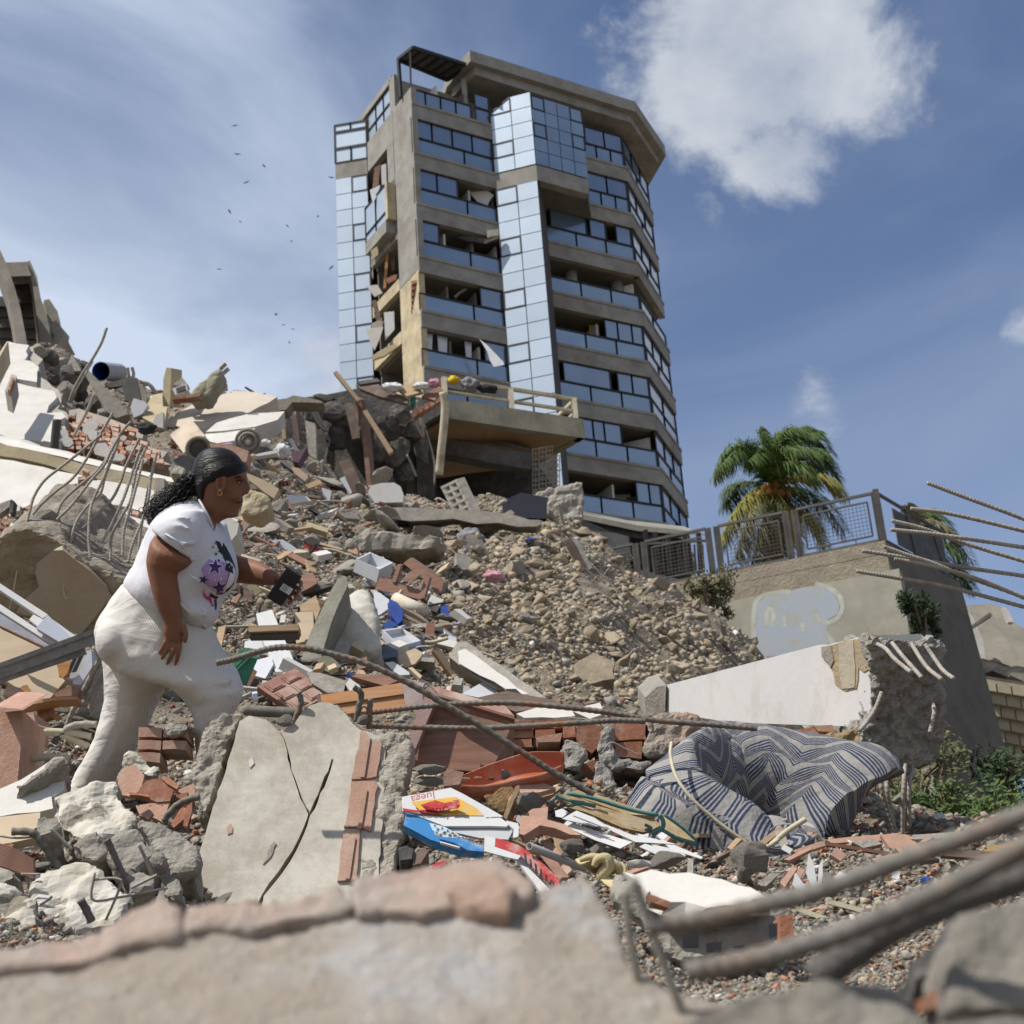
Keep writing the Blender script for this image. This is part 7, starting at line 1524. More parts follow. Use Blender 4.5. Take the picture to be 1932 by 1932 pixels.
letters('Juega', P(*b7(165,268), bD - .01) + nb * .004,.035,-ex, -ey, FAC['red'], bk); letters('diviertete con', P(*b7(560,318), bD - .012) + nb * .006,.016,-(P(*b7(640,372),4) - P(*b7(440,262),4)).normalized(),-nb.cross((P(*b7(640,372),4) - P(*b7(440,262),4)).normalized()), FAC['black'], bk)
bb = thing('blue_book', 'bright blue box with white lettered discs under the picture book', 'game box', P(*b7(280,560),4.25)); bD = 4.22
flat('box_side', b7,[(40,440),(60,358),(140,384),(212,418),(400,520),(546,568),(546,606),(400,592),(210,530),(120,480)], bD, .03, FAC['blue'], parent=bb)
flat('print', b7,[(205,425),(300,450),(392,500),(370,520),(290,515),(225,470)], bD - .006,.002, FAC['pale_blue'], parent=bb)
ex = (P(*b7(546,575),4) - P(*b7(212,425),4)).normalized(); nb = nrm(pts3(b7,[(40,440),(60,358),(546,568),(400,592)], bD, .8)); ey = nb.cross(ex)
for j, (x, y, ch) in enumerate(((240,445, 'C'),(262,470, 'I'),(285,462, 'E'),(300,490, 'C'),(320,478, 'R'),(335,505, 'A'),(250,490, 'O'),(275,502, 'L'),(350,492, 'M'),(368,508, 'O'))):
 c = P(*b7(x, y), bD - .02); MB().prism([c + (ex * math.cos(a) + ey * math.sin(a)) * .0065 for a in [i * .524 for i in range(12)]], nb * .001).build('disc', FAC['white'], bb); letters(ch, c + nb * .0015,.009, ex, ey, FAC['black'], bb)
letters('BARCELONA', P(*b7(470,555), bD - .02),.012, ex, ey, FAC['pale_blue'], bb)
for lb, pts, m, d in (('folded white paper carton under the picture book', [(125,378),(290,386),(640,384),(705,432),(690,448),(580,444),(300,446)], PAPER, 4.3),('grey paper sheet below the white carton', [(300,446),(580,446),(690,450),(732,470),(700,530),(520,520),(340,480)], FAC['grey'],4.27),('white paper edges at the end of the carton', [(688,410),(762,428),(768,450),(764,510),(730,520),(735,465),(700,435)], PAPER, 4.26),('dark purple board under the blue box', [(70,490),(200,490),(400,580),(380,600),(250,580),(90,530)], W_DRK, 4.3),('thin white card edge under the blue box', [(272,540),(395,575),(395,582),(275,548)], PAPER, 4.2)):
 flat('paper' if m != W_DRK else 'board', b7, pts, d, .008, m, lb, 'paper' if m != W_DRK else 'board')
for j, (pts, m) in enumerate((([(10,580),(60,570),(105,590),(95,650),(20,660)], CONC_D),([(100,620),(160,590),(200,600),(150,680),(100,690)], W_DRK),([(220,700),(250,672),(300,664),(320,670),(240,720)], CL['red']))):
 flat('debris_piece', b7, pts, 3.9,.05, m, ('dark block in the gap below the blue box', 'dark wood splinter in the gap below the blue box', 'red plastic rim behind the blurred block')[j], 'debris')
rbx = thing('red_box', 'flattened red and white carton with black stripes beside the grey pipe', 'carton', P(*b7(800,760),3.95)); bD = 3.95
flat('white_flap', b7,[(552,505),(620,518),(616,575),(660,590),(780,632),(760,655),(690,640),(548,602)], bD, .004, PAPER, parent=rbx)
flat('red_face', b7,[(620,520),(762,562),(852,622),(940,700),(1025,780),(1010,850),(960,810),(800,650),(780,632),(616,572)], bD - .004,.004, FAC['red'], parent=rbx)
for j in range(6): x, y = 800 + j * 33,612 + j * 33; flat('black_stripe', b7,[(x, y),(x + 14, y + 8),(x + 22, y + 75),(x + 6, y + 62)], bD - .012,.001, FAC['black'], parent=rbx)
flat('white_strip', b7,[(752,655),(786,640),(860,720),(1050,930),(1048,975),(985,975),(880,830)], bD - .03,.012, WHITE_P, parent=rbx)
gp_ = thing('grey_pipe', 'grey plastic pipe with open end lying beside the red carton', 'pipe', P(*b7(1000,660),4.1))
pa, pb = P(*b7(832,572),4.05), P(*b7(1180,712),4.25); mb = MB(); ax = (pb - pa).normalized(); e1 = ax.orthogonal().normalized(); e2 = ax.cross(e1); rP = 25 * .3 * px(4.1)
for rr_, s1 in ((rP, 1),(rP * .8,.6)):
 k = len(mb.v)
 for s in (0, s1):
  for j in range(16): a = j * math.pi / 8; mb.v.append(pa.lerp(pb, s) + (e1 * math.cos(a) + e2 * math.sin(a)) * rr_)
 for j in range(16): mb.f.append([k + j, k + (j + 1) % 16, k + 16 + (j + 1) % 16, k + 16 + j]); mb.m.append(0)
 mb.f.append([k + 16 + j for j in range(16)]); mb.m.append(0)
for j in range(16): mb.f.append([j, (j + 1) % 16,32 + (j + 1) % 16,32 + j]); mb.m.append(0)
mb.build('pipe_tube', mat('grey_pvc', (.40,.39,.38),(.33,.32,.31), sc=8, rough=.45, bump=.05), gp_, smooth=True)
YL = mat('pale_yellow_cloth', (.52,.45,.27),(.42,.35,.18), sc=9, rough=.85, bump=.3, bsc=40)
yc = thing('yellow_cloth', 'crumpled pale yellow cloth between the grey pipe and the white slab', 'cloth', P(*b7(1330,820),3.9))
def ribbon_sheet(nm, rows, m, parent, t=.006, sub=2):
 """rows: lists of points; a draped sheet through them"""
 n = max(len(r) for r in rows); R2 = [curve(r, 14) for r in rows]; cols = [curve([R2[i][j] for i in range(len(R2))],4 * len(rows)) for j in range(14)]; mb = MB()
 for c in cols: mb.v += c
 h = len(cols[0])
 for j in range(13):
  for i in range(h - 1): mb.f.append([j * h + i, (j + 1) * h + i, (j + 1) * h + i + 1, j * h + i + 1]); mb.m.append(0)
 o = mb.build(nm, m, parent, smooth=True); bake(o, [('SOLIDIFY', dict(thickness=t)),('SUBSURF', dict(levels=1, render_levels=1))], True); return o
ribbon_sheet('cloth_fold', [pts3(b7,[(1115,650,4.0),(1230,622,4.02),(1330,640,4.0),(1440,680,4.02)],4), pts3(b7,[(1150,690,3.93),(1240,660,3.9),(1330,690,3.92),(1450,712,3.95)],4), pts3(b7,[(1230,740,3.95),(1290,720,3.97),(1380,740,3.92),(1435,740,3.9)],4), pts3(b7,[(1270,770,3.88),(1340,790,3.85),(1400,800,3.84),(1432,790,3.86)],4), pts3(b7,[(1300,800,3.85),(1360,845,3.82),(1410,856,3.82),(1428,830,3.84)],4)], YL, yc)
MB().tube(curve(pts3(b7,[(1240,700),(1265,655),(1320,650),(1330,700),(1290,760),(1340,800),(1420,830)],3.88),30),[.008 + .008 * math.sin(i / 29 * math.pi) for i in range(30)],10).build('cloth_roll', YL, yc, smooth=True)
MB().tube(curve(pts3(b7,[(1150,660),(1240,640),(1370,690),(1400,730),(1390,780)],3.9),30),[.006 + .007 * math.sin(i / 29 * math.pi) for i in range(30)],10).build('cloth_roll', YL, yc, smooth=True)
# white slab on hollow bricks
ws = thing('white_brick_slab', 'fallen white plastered hollow brick slab lying flat in front of the mattress', 'wall slab', P(*z8(1000,620),3.6))
top = [(772,374),(800,382),(850,369),(905,383),(960,377),(1010,391),(1060,396),(1100,416),(1140,422),(1192,453),(1155,455),(1120,471),(1060,470),(1010,481),(950,464),(900,462),(850,434),(830,436),(806,404)]
slab('white_face', z8, top, 2.99,.03, WHITE, parent=ws, lean=2.6, jag=.016, seg=.035, clamp=False)
o = slab('slab_body', z8,[(766,380),(800,414),(880,456),(985,478),(1062,480),(1190,462),(1260,500),(1252,560),(1200,590),(1100,600),(1000,640),(930,640),(880,590),(790,500),(745,460),(752,410)],3.0,.4, CONC, parent=ws, lean=.5, off=FWD * .10 - UP * .03, jag=.008, seg=.04, clamp=False); roughen(o, .011,((.1,.03),(.03,.014)))
for x, y, w, h in ((940,560,48,34),(1010,582,44,26),(1192,528,24,44),(1090,592,30,18)): slab('hole_shade_patch', z8,[(x, y),(x + w, y - 4),(x + w, y + h),(x + 3, y + h)],2.90,.01, STEEL_F, parent=ws, clamp=False)  # black patches paint the shade inside the brick holes
slab('brick', z8,[(1222,500),(1262,498),(1264,570),(1228,578)],2.93,.08, BRICK, parent=ws, jag=.004, seg=.03, clamp=False)
slab('brick', z8,[(840,436),(905,462),(900,480),(850,462)],2.96,.05, BRICK, parent=ws, jag=.004, seg=.03, clamp=False)
# folded mat, papers
MATM = mat('woven_mat', (.36,.27,.15),(.25,.18,.09), sc=30, rough=.9, bump=.3, bsc=200, dirt=(.45,.4,.32), damt=.4, dsc=5); TEAL = mat('teal_trim', (.10,.25,.23),(.07,.17,.16), sc=10, bump=.2)
fm = thing('folded_mat', 'folded tan woven mat with teal edging left of the mattress', 'mat', P(*b7(1400,520),4.8)); bD = 4.75
slab('mat_layer', b7,[(1070,238),(1160,210),(1300,262),(1480,325),(1645,366),(1600,378),(1450,372),(1250,300)], bD, .012, MATM, parent=fm, lean=.9, clamp=False)
slab('mat_layer', b7,[(1648,368),(1690,372),(1790,448),(1884,532),(1880,556),(1780,530),(1690,470),(1660,460)], bD - .1,.012, MATM, parent=fm, lean=.8, clamp=False)
for j in range(5):
 y = 300 + j * 17; x = 1010 + j * 18
 slab('mat_layer', b7,[(x, y - 55 + j * 4),(x + 50, y - 52),(1600 - j * 26,385 + j * 20),(1660 - j * 10,440 + j * 6),(1630 - j * 20,452 + j * 8),(1420,400 + j * 14),(x + 110, y - 10)], bD - .02 - .02 * j, .012, MATM if j != 2 else W_TAN, parent=fm, lean=.6, clamp=False)
for pts, r_ in (([(1072,240),(1200,262),(1300,290),(1480,345),(1640,376)],.006),([(1652,372),(1676,420),(1665,462),(1600,492)],.007),([(1670,470),(1760,520),(1880,556)],.006),([(1680,372),(1790,452),(1886,536)],.005),([(1095,320),(1130,300),(1200,310),(1250,322)],.006),([(1000,250),(1020,262),(1080,285),(1180,300)],.005),([(1560,436),(1600,460),(1560,470)],.005)):
 MB().tube(curve(pts3(b7, pts, bD - .13),20), r_, 6).build('teal_edge', TEAL, fm, smooth=True)
DOC = mat('printed_text', (.12,.12,.14), bump=0)
for k, (lb, pts, d) in enumerate((('printed white letter lying on the papers by the mat', [(1038,446),(1070,412),(1200,455),(1330,500),(1480,546),(1404,586),(1250,535),(1090,462)],4.45),('white document under the printed letter', [(1040,398),(1130,348),(1240,392),(1320,450),(1240,445),(1080,410)],4.5),('cream newspaper pages right of the printed letter', [(1230,382),(1300,430),(1340,445),(1480,500),(1600,520),(1765,560),(1500,545),(1360,480)],4.47),('loose envelope in front of the newspaper pages', [(1525,575),(1560,556),(1640,580),(1808,645),(1800,668),(1700,655)],4.35),('white sheet behind the loose envelope', [(1600,560),(1700,580),(1812,622),(1808,650),(1640,590)],4.38),('narrow paper strip pointing to the mattress', [(1640,510),(1700,545),(1925,640),(1915,652),(1720,590)],4.5),('torn white paper left of the letter', [(995,350),(1040,335),(1080,360),(1040,392),(1000,385)],4.6))):
 pp = thing('letter_sheet', lb, 'paper', P(*b7(*pts[0]), d)); slab('sheet', b7, pts, d, .003, PAPER, parent=pp, lean=.8, clamp=False)
 if k < 2:
  for j in range(5): a = (1100 + j * 40,440 + j * 14) if k == 0 else (1110 + j * 20,378 + j * 8); slab('text_line', b7,[a, (a[0] + 110, a[1] + 42),(a[0] + 108, a[1] + 46),(a[0] - 2, a[1] + 4)], d - .012,.001, DOC, parent=pp, lean=.8, clamp=False)
for lb, x, y, rx, ry, kd in (('grey stone resting on the rubble below the papers', 1110,570,85,44, 'grey_chunk'),('small grey stone below the resting stone', 1080,622,60,22, 'concrete_bit'),('small stone right of the resting stone', 1180,605,40,22, 'concrete_bit'),('grey brown block under the envelope', 1690,665,130,62, 'grey_chunk'),('grey lump behind the coconut husk', 830,300,90,75, 'grey_chunk'),('pale stone right of the grey lump', 960,310,60,30, 'concrete_bit'),('stone lying in the half pipe', 672,118,52,36, 'concrete_bit'),('grey slab end left of the half pipe', 200,90,110,36, 'grey_chunk'),('grey slab end below the first at the cracked slab', 190,165,110,34, 'grey_chunk'),('small grey stone beside the half pipe', 590,148,34,18, 'concrete_bit'),('brick bit in the half pipe mouth', 430,150,40,22, 'brick_slab'),('second brick bit in the half pipe mouth', 510,140,30,14, 'brick_slab')):
 chunk(kd, b7, x, y, rx, ry, 4.15 if y > 560 else 4.75, lb, 'stone', name='stone', rot=0)
slab('ribbed_brick', b7,[(290,115),(320,78),(420,108),(395,180),(295,195)],4.8,.06, BRICK_P, 'ribbed salmon brick beside the half pipe tip', 'brick', jag=.006, seg=.03, clamp=False)
slab('tan_tile', b7,[(735,185),(860,145),(1000,205),(900,232),(780,238)],4.9,.02, BRICK_P, 'pale tan tile lying right of the half pipe', 'tile', lean=1, clamp=False)
slab('brick_plate', b7,[(770,385),(790,375),(1060,432),(1160,500),(1090,498),(900,440),(800,500),(770,495)],4.45,.03, BRICK_P, 'broken salmon clay plate below the grey lump', 'brick', lean=.8, jag=.008, seg=.04, clamp=False)
slab('brick_plate', b7,[(800,370),(850,335),(950,325),(945,400),(860,400)],4.55,.03, BRICK_P, 'salmon clay plate behind the broken clay plate', 'brick', lean=.8, jag=.008, seg=.04, clamp=False)
husk = bigchunk('brown fibrous coconut husk under the half pipe', [(560,250),(640,205),(740,190),(735,260),(690,340),(650,370),(590,330)],4.5,.12, mat('coconut_husk', (.30,.19,.085),(.17,.10,.045), sc=40, bump=1, bsc=120, dist=.01),21, vox=.009, Z=b7, nm='coconut_husk')
slab('bark_stick', b7,[(665,385),(745,200),(772,185),(770,215),(690,400)],4.4,.02, W_TAN, 'split bark stick leaning beside the coconut husk', 'stick', jag=.006, seg=.03, clamp=False)
pg_ = thing('open_notebook', 'open notebook with upright white pages in front of the mattress', 'notebook', P(*z7(1040,1260),4.0))
for pts in ([(1018,1190),(1030,1108),(1052,1160),(1066,1250),(1040,1245)],[(1068,1240),(1072,1160),(1088,1130),(1088,1200),(1080,1250)],[(1180,1230),(1192,1195),(1240,1170),(1222,1195),(1190,1228)],[(960,1240),(975,1190),(1010,1240),(1020,1260),(980,1262)],[(1060,1260),(1180,1240),(1200,1262),(1120,1275)]):
 slab('page', z7, pts, 4.0,.003, PAPER, parent=pg_, lean=.2, clamp=False)
for lb, a, b, r_ in (('cream plastic strip at the lower right', (1110,1312),(1330,1370),.012),('white plastic strip below the cream one', (980,1340),(1130,1395),.012),('dark red rod in the right rubble', (1095,1070),(1360,1112),.012),('thin cream tube left of the notebook', (890,1290),(990,1265),.006)):
 tag(MB().bar(P(*z7(*a),3.9 if a[1] > 1200 else 5), P(*z7(*b),3.85 if a[1] > 1200 else 5), r_ * 2, r_).build('plastic_strip', RAILM if 'dark' not in lb else W_RED), lb, 'strip')
cloth(z7,1520,1222,22,14,4.1, CL['blue'], 'blue cloth scrap in the rubble at the right')
slab('yellow_board', z7,[(1758,1102),(1800,1075),(1932,1062),(1990,1062),(1990,1092),(1850,1095)],3.9,.03, FAC['yellow'], 'bright yellow board end at the right edge', 'board', clamp=False)
for lb, pts, m, d in (('large salmon tile under the hanging rebar ends', [(1100,1050),(1330,1030),(1440,1030),(1480,1048),(1330,1058),(1130,1066)], BRICK_P, 5.2),('salmon tile leaning at the right of the hanging rebar ends', [(1330,1030),(1400,1022),(1475,1060),(1520,1100),(1440,1112),(1370,1085)], BRICK_P, 5.1),('grey flat stone by the salmon tiles', [(1210,1060),(1300,1045),(1340,1068),(1260,1085)], CONC, 5.0),('pale pink tile right of the notebook', [(1290,1130),(1420,1105),(1470,1112),(1420,1140),(1320,1152)], BRICK_P, 4.6),('brick tile left of the notebook', [(905,1230),(960,1165),(980,1172),(930,1250)], BRICK_P, 4.1),('brick tile behind the notebook', [(960,1220),(990,1165),(1010,1180),(985,1240)], BRICK_P, 4.15),('grey board left of the notebook', [(800,1240),(870,1190),(905,1195),(850,1245)], CONC, 4.1)):
 slab('clay_tile', z7, pts, d, .02, m, lb, 'tile', lean=.7, jag=.006, seg=.05, clamp=False)
chunk('grey_chunk', z7,795,1130,92,74,4.3, 'big pale grey concrete lump in front of the mattress', 'concrete chunk', name='concrete_chunk', i=2, rot=0); chunk('grey_chunk', z7,760,1200,40,34,4.1, 'small grey lump below the big pale lump', 'concrete chunk', name='concrete_chunk', i=4); chunk('concrete_bit', z7,1180,1125,50,30,4.7, 'dark grey lump right of the mattress foot', 'concrete chunk', name='concrete_chunk')
chunk('plaster_bit', z7,310,1155,66,28,4.0, 'white plaster lump beside the yellow cloth', 'plaster', name='plaster_chunk', rot=0); chunk('grey_chunk', z7,45,1080,60,32,4.3, 'grey stone above the yellow cloth', 'stone', name='stone', rot=0)

# ================================================================== fallen beam with rebar, brick wall under it
nB = (P(*z7(1280,400),6.2) - P(*z7(430,460),8.2)).cross(UP).normalized()
beam = thing('fallen_beam', 'thick white painted concrete beam with rough broken end and bent rebars', 'concrete beam', P(*z7(1000,590),6.6))
_a, _b, _c = P(*z7(428,404),8.2), P(*z7(428,516),8.2), P(*z7(1290,400),6.05)
_n = (_b - _a).cross(_c - _a).normalized(); _n = _n if _n.dot(-_a) > 0 else -_n
bf_ = []
for x, y in ((428,404),(428,516),(700,560),(1100,574),(1200,576),(1292,520),(1282,195),(1110,233),(1072,235)):
 r = P(*z7(x, y),1); bf_.append(r * (_a.dot(_n) / r.dot(_n)))
WB = mat('beam_white', (.62,.61,.60),(.56,.55,.54), sc=2, rough=.75, bump=.15, bsc=10, dirt=(.46,.43,.38), damt=.5, dsc=4)
nb_ = _n; MB().prism(bf_, -nb_ * .24).build('beam_face', WB, beam)
o = MB().prism(jagged([P(*z7(342,452),8.25), P(*z7(428,402),8.15), P(*z7(428,518),8.15), P(*z7(344,532),8.25)],.08,.015,2), FWD * .5).build('beam_end', CONC, beam)
def bface(x, y, out):
 r = P(*z7(x, y),1); return r * (bf_[0].dot(nb_) / r.dot(nb_)) + nb_ * out
def bpatch(pts, m, out, nm, seed=0, jag=.008): MB().prism(jagged([bface(x, y, out) for x, y in pts],.04, jag, seed),-nb_ * (out + .03)).build(nm, m, beam)
bpatch([(1098,242),(1160,228),(1282,196),(1290,336),(1262,352),(1242,332),(1232,418),(1190,432),(1170,420),(1142,400),(1128,322),(1092,276)], mat('exposed_render', (.42,.33,.20),(.33,.27,.18), sc=12, bump=.6, bsc=50),.004, 'exposed_render')
bpatch([(1090,246),(1130,240),(1142,300),(1128,330),(1092,285)], CONC, .009, 'plaster_edge', 3); bpatch([(1160,226),(1222,216),(1232,330),(1228,410),(1178,418),(1160,330)], mat('grey_cream_render', (.44,.39,.29),(.37,.33,.26), sc=8, bump=.4, bsc=40),.007, 'plaster_edge', 4)
ends = [P(*z7(x, y),6.0 + .12 * (x - 1280) / 320) for x, y in ((1278,195),(1400,200),(1560,216),(1598,262),(1606,320),(1590,360),(1602,460),(1596,600),(1590,690),(1520,745),(1430,755),(1368,742),(1300,690),(1268,650),(1252,600),(1290,520),(1300,380))]
RC = mat('rough_broken_concrete', (.47,.45,.415),(.33,.315,.285), sc=16, bump=1, bsc=45, dirt=(.42,.38,.30), damt=.5, dsc=4, dist=.03)
o = MB().prism(jagged(ends, .07,.02,8), FWD * .42 - UP * .04).build('broken_head', RC, beam); roughen(o, .0125,((.14,.06),(.05,.05),(.02,.022)))
for c in ([(490,250,6.0),(560,290,5.93),(640,380,5.83),(770,485,5.72)],[(612,240,6.0),(700,350,5.9),(780,440,5.82),(862,532,5.75)],[(775,248,6.05),(850,370,5.94),(920,460,5.86),(1025,543,5.76)],[(890,255,6.05),(960,360,6.0),(1040,470,5.9),(1130,540,5.82)],[(940,728,6.1),(965,800,5.98),(950,900,5.96),(928,990,5.95)],[(524,655,5.95),(470,790,5.9),(400,900,5.85),(338,975,5.8)],
    [(560,1240,6.0),(535,1340,5.9),(518,1430,5.85),(570,1620,5.85),(632,1795,5.85)],[(575,1290,6.05),(565,1440,5.95),(600,1640,5.95),(645,1850,5.95)],[(720,1260,6.0),(706,1460,5.9),(700,1840,5.9)],[(790,1300,6.05),(755,1440,5.95),(757,1775,5.95)],[(735,1280,6.1),(740,1500,6.0),(742,1800,6.0)]):
 rebar('rebar', b1, c, 6,.0082, STEEL_D, parent=beam)
bwl = thing('broken_brick_wall', 'broken hollow red brick wall under the fallen white beam', 'brick wall', P(*z7(400,760),6.3))
def brk(Z, pts, d, m=None, nm='brick', t=.12): slab(nm, Z, pts, d, t, m or BRICK, parent=bwl, jag=.006, seg=.05, clamp=False)
for r in range(4):
 for c in range(4):
  x0, y0 = 1372 - 110 + c * 118 + (r % 2) * 8,990 + r * 50 - c * 3
  if r == 3 and c > 2: continue
  brk(z6,[(x0, y0),(x0 + 108, y0 - 3),(x0 + 108, y0 + 40),(x0, y0 + 43)],6.15 + .01 * r - (.05 if (r + c) % 3 == 0 else 0), BRICK if (r * 3 + c) % 4 else BRICK_P)
for y in (1036,1086,1136): brk(z6,[(1262, y),(1730, y - 12),(1730, y - 5),(1262, y + 8)],6.2, CONC, 'mortar_joint')
brk(z6,[(1508,1075),(1650,1052),(1640,1100),(1520,1102)],6.05, BRICK_P)
for pts, m, d in (([(60,565),(110,560),(165,580),(165,640),(120,690),(75,660),(55,600)], BRICK, 5.95),([(212,560),(345,552),(342,630),(215,640)], BRICK, 6.0),([(215,645),(330,640),(328,712),(222,705)], BRICK, 5.95),([(710,575),(890,578),(935,640),(900,640),(720,612)], BRICK, 6.3),([(690,580),(756,572),(760,612),(700,610)], BRICK_P, 6.25),([(960,590),(1060,582),(1100,612),(970,635)], BRICK, 6.2),([(950,628),(1080,632),(1172,640),(1170,668),(960,655)], BRICK, 6.1),([(0,560),(50,556),(52,620),(0,625)], BRICK, 6.05),([(0,630),(48,628),(50,690),(0,690)], BRICK, 6.05),([(1050,572),(1130,570),(1140,600),(1070,596)], BRICK_P, 6.2),([(0,770),(60,740),(148,712),(150,850),(60,850)], BRICK, 5.9)): brk(z7, pts, d, m)
def lump(pts, d, m=RC, lb=None, vox=.014, t=.3, Z=z7):
 o = slab('concrete_lump', Z, pts, d, t, m, lb, 'concrete chunk' if lb else None, parent=None if lb else bwl, jag=.015, seg=.06, clamp=False); roughen(o, vox, ((.12,.05),(.04,.025))); return o
lump([(348,540),(390,515),(470,515),(560,530),(700,590),(715,612),(560,640),(520,690),(380,705),(328,690),(345,610)],5.95, mat('brick_dusted_concrete', (.40,.34,.28),(.30,.26,.22), sc=8, bump=1, bsc=40, dirt=(.45,.22,.13), damt=.7, dsc=3, dist=.02))
lump([(150,590),(205,570),(220,650),(230,710),(330,720),(370,720),(340,755),(220,755),(150,735),(135,680)],5.9); lump([(0,620),(60,640),(100,690),(60,760),(0,760)],5.85); lump([(150,740),(200,770),(205,840),(160,880),(130,830)],5.85)
lump([(1120,590),(1240,580),(1275,620),(1270,690),(1180,680),(1110,630)],6.0, mat('sandy_mortar', (.40,.30,.16),(.30,.22,.12), sc=12, bump=1, bsc=50, dist=.02)); lump([(1090,600),(1130,590),(1130,625),(1095,625)],5.95, mat('tan_block', (.46,.35,.2), bump=.5), t=.1); lump([(1100,648),(1160,640),(1170,676),(1110,680)],5.9, MATS['tan_block'], t=.1)
lump([(-100,900),(-10,880),(60,920),(40,960),(-60,960)],5.6, RC, 'grey rubble lump between the half pipe and the brick wall', t=.2); lump([(155,720),(205,760),(210,850),(180,900),(120,880),(120,780)],5.75, RC, 'grey wall end left of the dark gap by the mattress', t=.2)
slab('gap_shade_slab', z7,[(180,770),(380,760),(330,880),(200,900)],6.1,.3, STEEL_F, parent=bwl, clamp=False)  # black slab paints the darkness inside the gap
rebar('wire', z7,[(25,540),(70,545),(140,552),(170,590)],5.9,.003, STEEL_D, label='thin wire lying on the brick wall top', cat='wire', ribbed=False)
rebar('wire', z7,[(160,690),(200,645),(250,665),(320,700)],5.8,.003, STEEL_D, label='thin wire loop on the brick wall face', cat='wire', ribbed=False)

# ================================================================== striped folded mattress
def chevron():
 m = bpy.data.materials.new('striped_ticking'); m.use_nodes = True; t = m.node_tree; L = t.links.new; b = t.nodes['Principled BSDF']; b.inputs['Roughness'].default_value = .95; b.inputs['Specular IOR Level'].default_value = .1
 uv = N(t, 'ShaderNodeUVMap', uv_map='weave'); sp = N(t, 'ShaderNodeSeparateXYZ'); L(uv.outputs[0], sp.inputs[0])
 def mt(op, a, b_=None):
  n = N(t, 'ShaderNodeMath', operation=op)
  for i, q in enumerate((a, b_)):
   if q is None: continue
   if isinstance(q, (int, float)): n.inputs[i].default_value = q
   else: L(q, n.inputs[i])
  return n.outputs[0]
 zig = mt('PINGPONG', sp.outputs[0],.145)
 w = mt('ADD', mt('MULTIPLY', zig, .8), sp.outputs[1])
 grp = mt('FRACT', mt('MULTIPLY', w, 11.0)); ln = mt('FRACT', mt('MULTIPLY', w, 77.0))
 on = mt('MULTIPLY', mt('GREATER_THAN', ln, .42), mt('LESS_THAN', grp, .72))
 nz = N(t, 'ShaderNodeTexNoise'); nz.inputs['Scale'].default_value = 5; nz.inputs['Detail'].default_value = 6; g = N(t, 'ShaderNodeTexCoord'); L(g.outputs['Object'], nz.inputs[0])
 pale = N(t, 'ShaderNodeMixRGB'); L(nz.outputs[0], pale.inputs[0]); pale.inputs[1].default_value = (.24,.23,.215,1); pale.inputs[2].default_value = (.315,.30,.28,1)
 blue = N(t, 'ShaderNodeMixRGB'); L(nz.outputs[0], blue.inputs[0]); blue.inputs[1].default_value = (.03,.04,.07,1); blue.inputs[2].default_value = (.05,.068,.125,1)
 x = N(t, 'ShaderNodeMixRGB'); L(on, x.inputs[0]); L(pale.outputs[0], x.inputs[1]); L(blue.outputs[0], x.inputs[2]); L(x.outputs[0], b.inputs['Base Color'])
 n3 = N(t, 'ShaderNodeTexNoise'); n3.inputs['Scale'].default_value = 60; n3.inputs['Detail'].default_value = 6; L(g.outputs['Object'], n3.inputs[0]); n4 = N(t, 'ShaderNodeTexNoise'); n4.inputs['Scale'].default_value = 11; n4.inputs['Detail'].default_value = 3; L(g.outputs['Object'], n4.inputs[0])
 h = mt('ADD', mt('MULTIPLY', n3.outputs[0],.25), n4.outputs[0]); bp = N(t, 'ShaderNodeBump'); bp.inputs['Strength'].default_value = .7; bp.inputs['Distance'].default_value = .025; L(h, bp.inputs['Height']); L(bp.outputs[0], b.inputs['Normal']); return m
CHEV = chevron()
mt_ = thing('striped_mattress', 'folded mattress with blue and cream chevron stripes lying under the fallen beam', 'mattress', P(*z7(700,1090),5.3))
# columns of the sheet: upper edge and lower edge readings with depths, following it round the fold
cols = [((1342,770,5.75),(1092,1070,5.5)),((1318,712,5.78),(1040,1062,5.52)),((1200,688,5.8),(960,1010,5.6)),((1040,664,5.82),(880,960,5.65)),((880,640,5.82),(800,930,5.68)),((720,616,5.8),(700,920,5.65)),((600,602,5.72),(600,930,5.6)),((530,604,5.55),(480,960,5.5)),((470,632,5.38),(330,930,5.35)),
  ((452,690,5.25),(272,880,5.2)),((500,735,5.14),(330,930,5.05)),((560,770,5.08),(430,1000,4.98)),((640,830,5.04),(550,1045,4.95)),((730,895,5.02),(680,1072,4.94)),((820,950,5.0),(790,1085,4.93)),((910,1000,5.0),(890,1082,4.93)),((960,945,5.06),(960,1085,4.95)),((1030,1000,5.1),(1040,1105,5.0)),((1088,1075,5.15),(1086,1118,5.05))]
NC, NT = 110,26
Tp = curve([P(*z7(a[0], a[1] + 42), a[2]) for a, b in cols], NC); Bt = curve([P(*z7(b[0], b[1]), b[2]) for a, b in cols], NC)
arc = [0]
for i in range(1, NC): arc.append(arc[-1] + ((Tp[i] - Tp[i - 1]).length + (Bt[i] - Bt[i - 1]).length) / 2)
vs, uvs, fs = [],[],[]
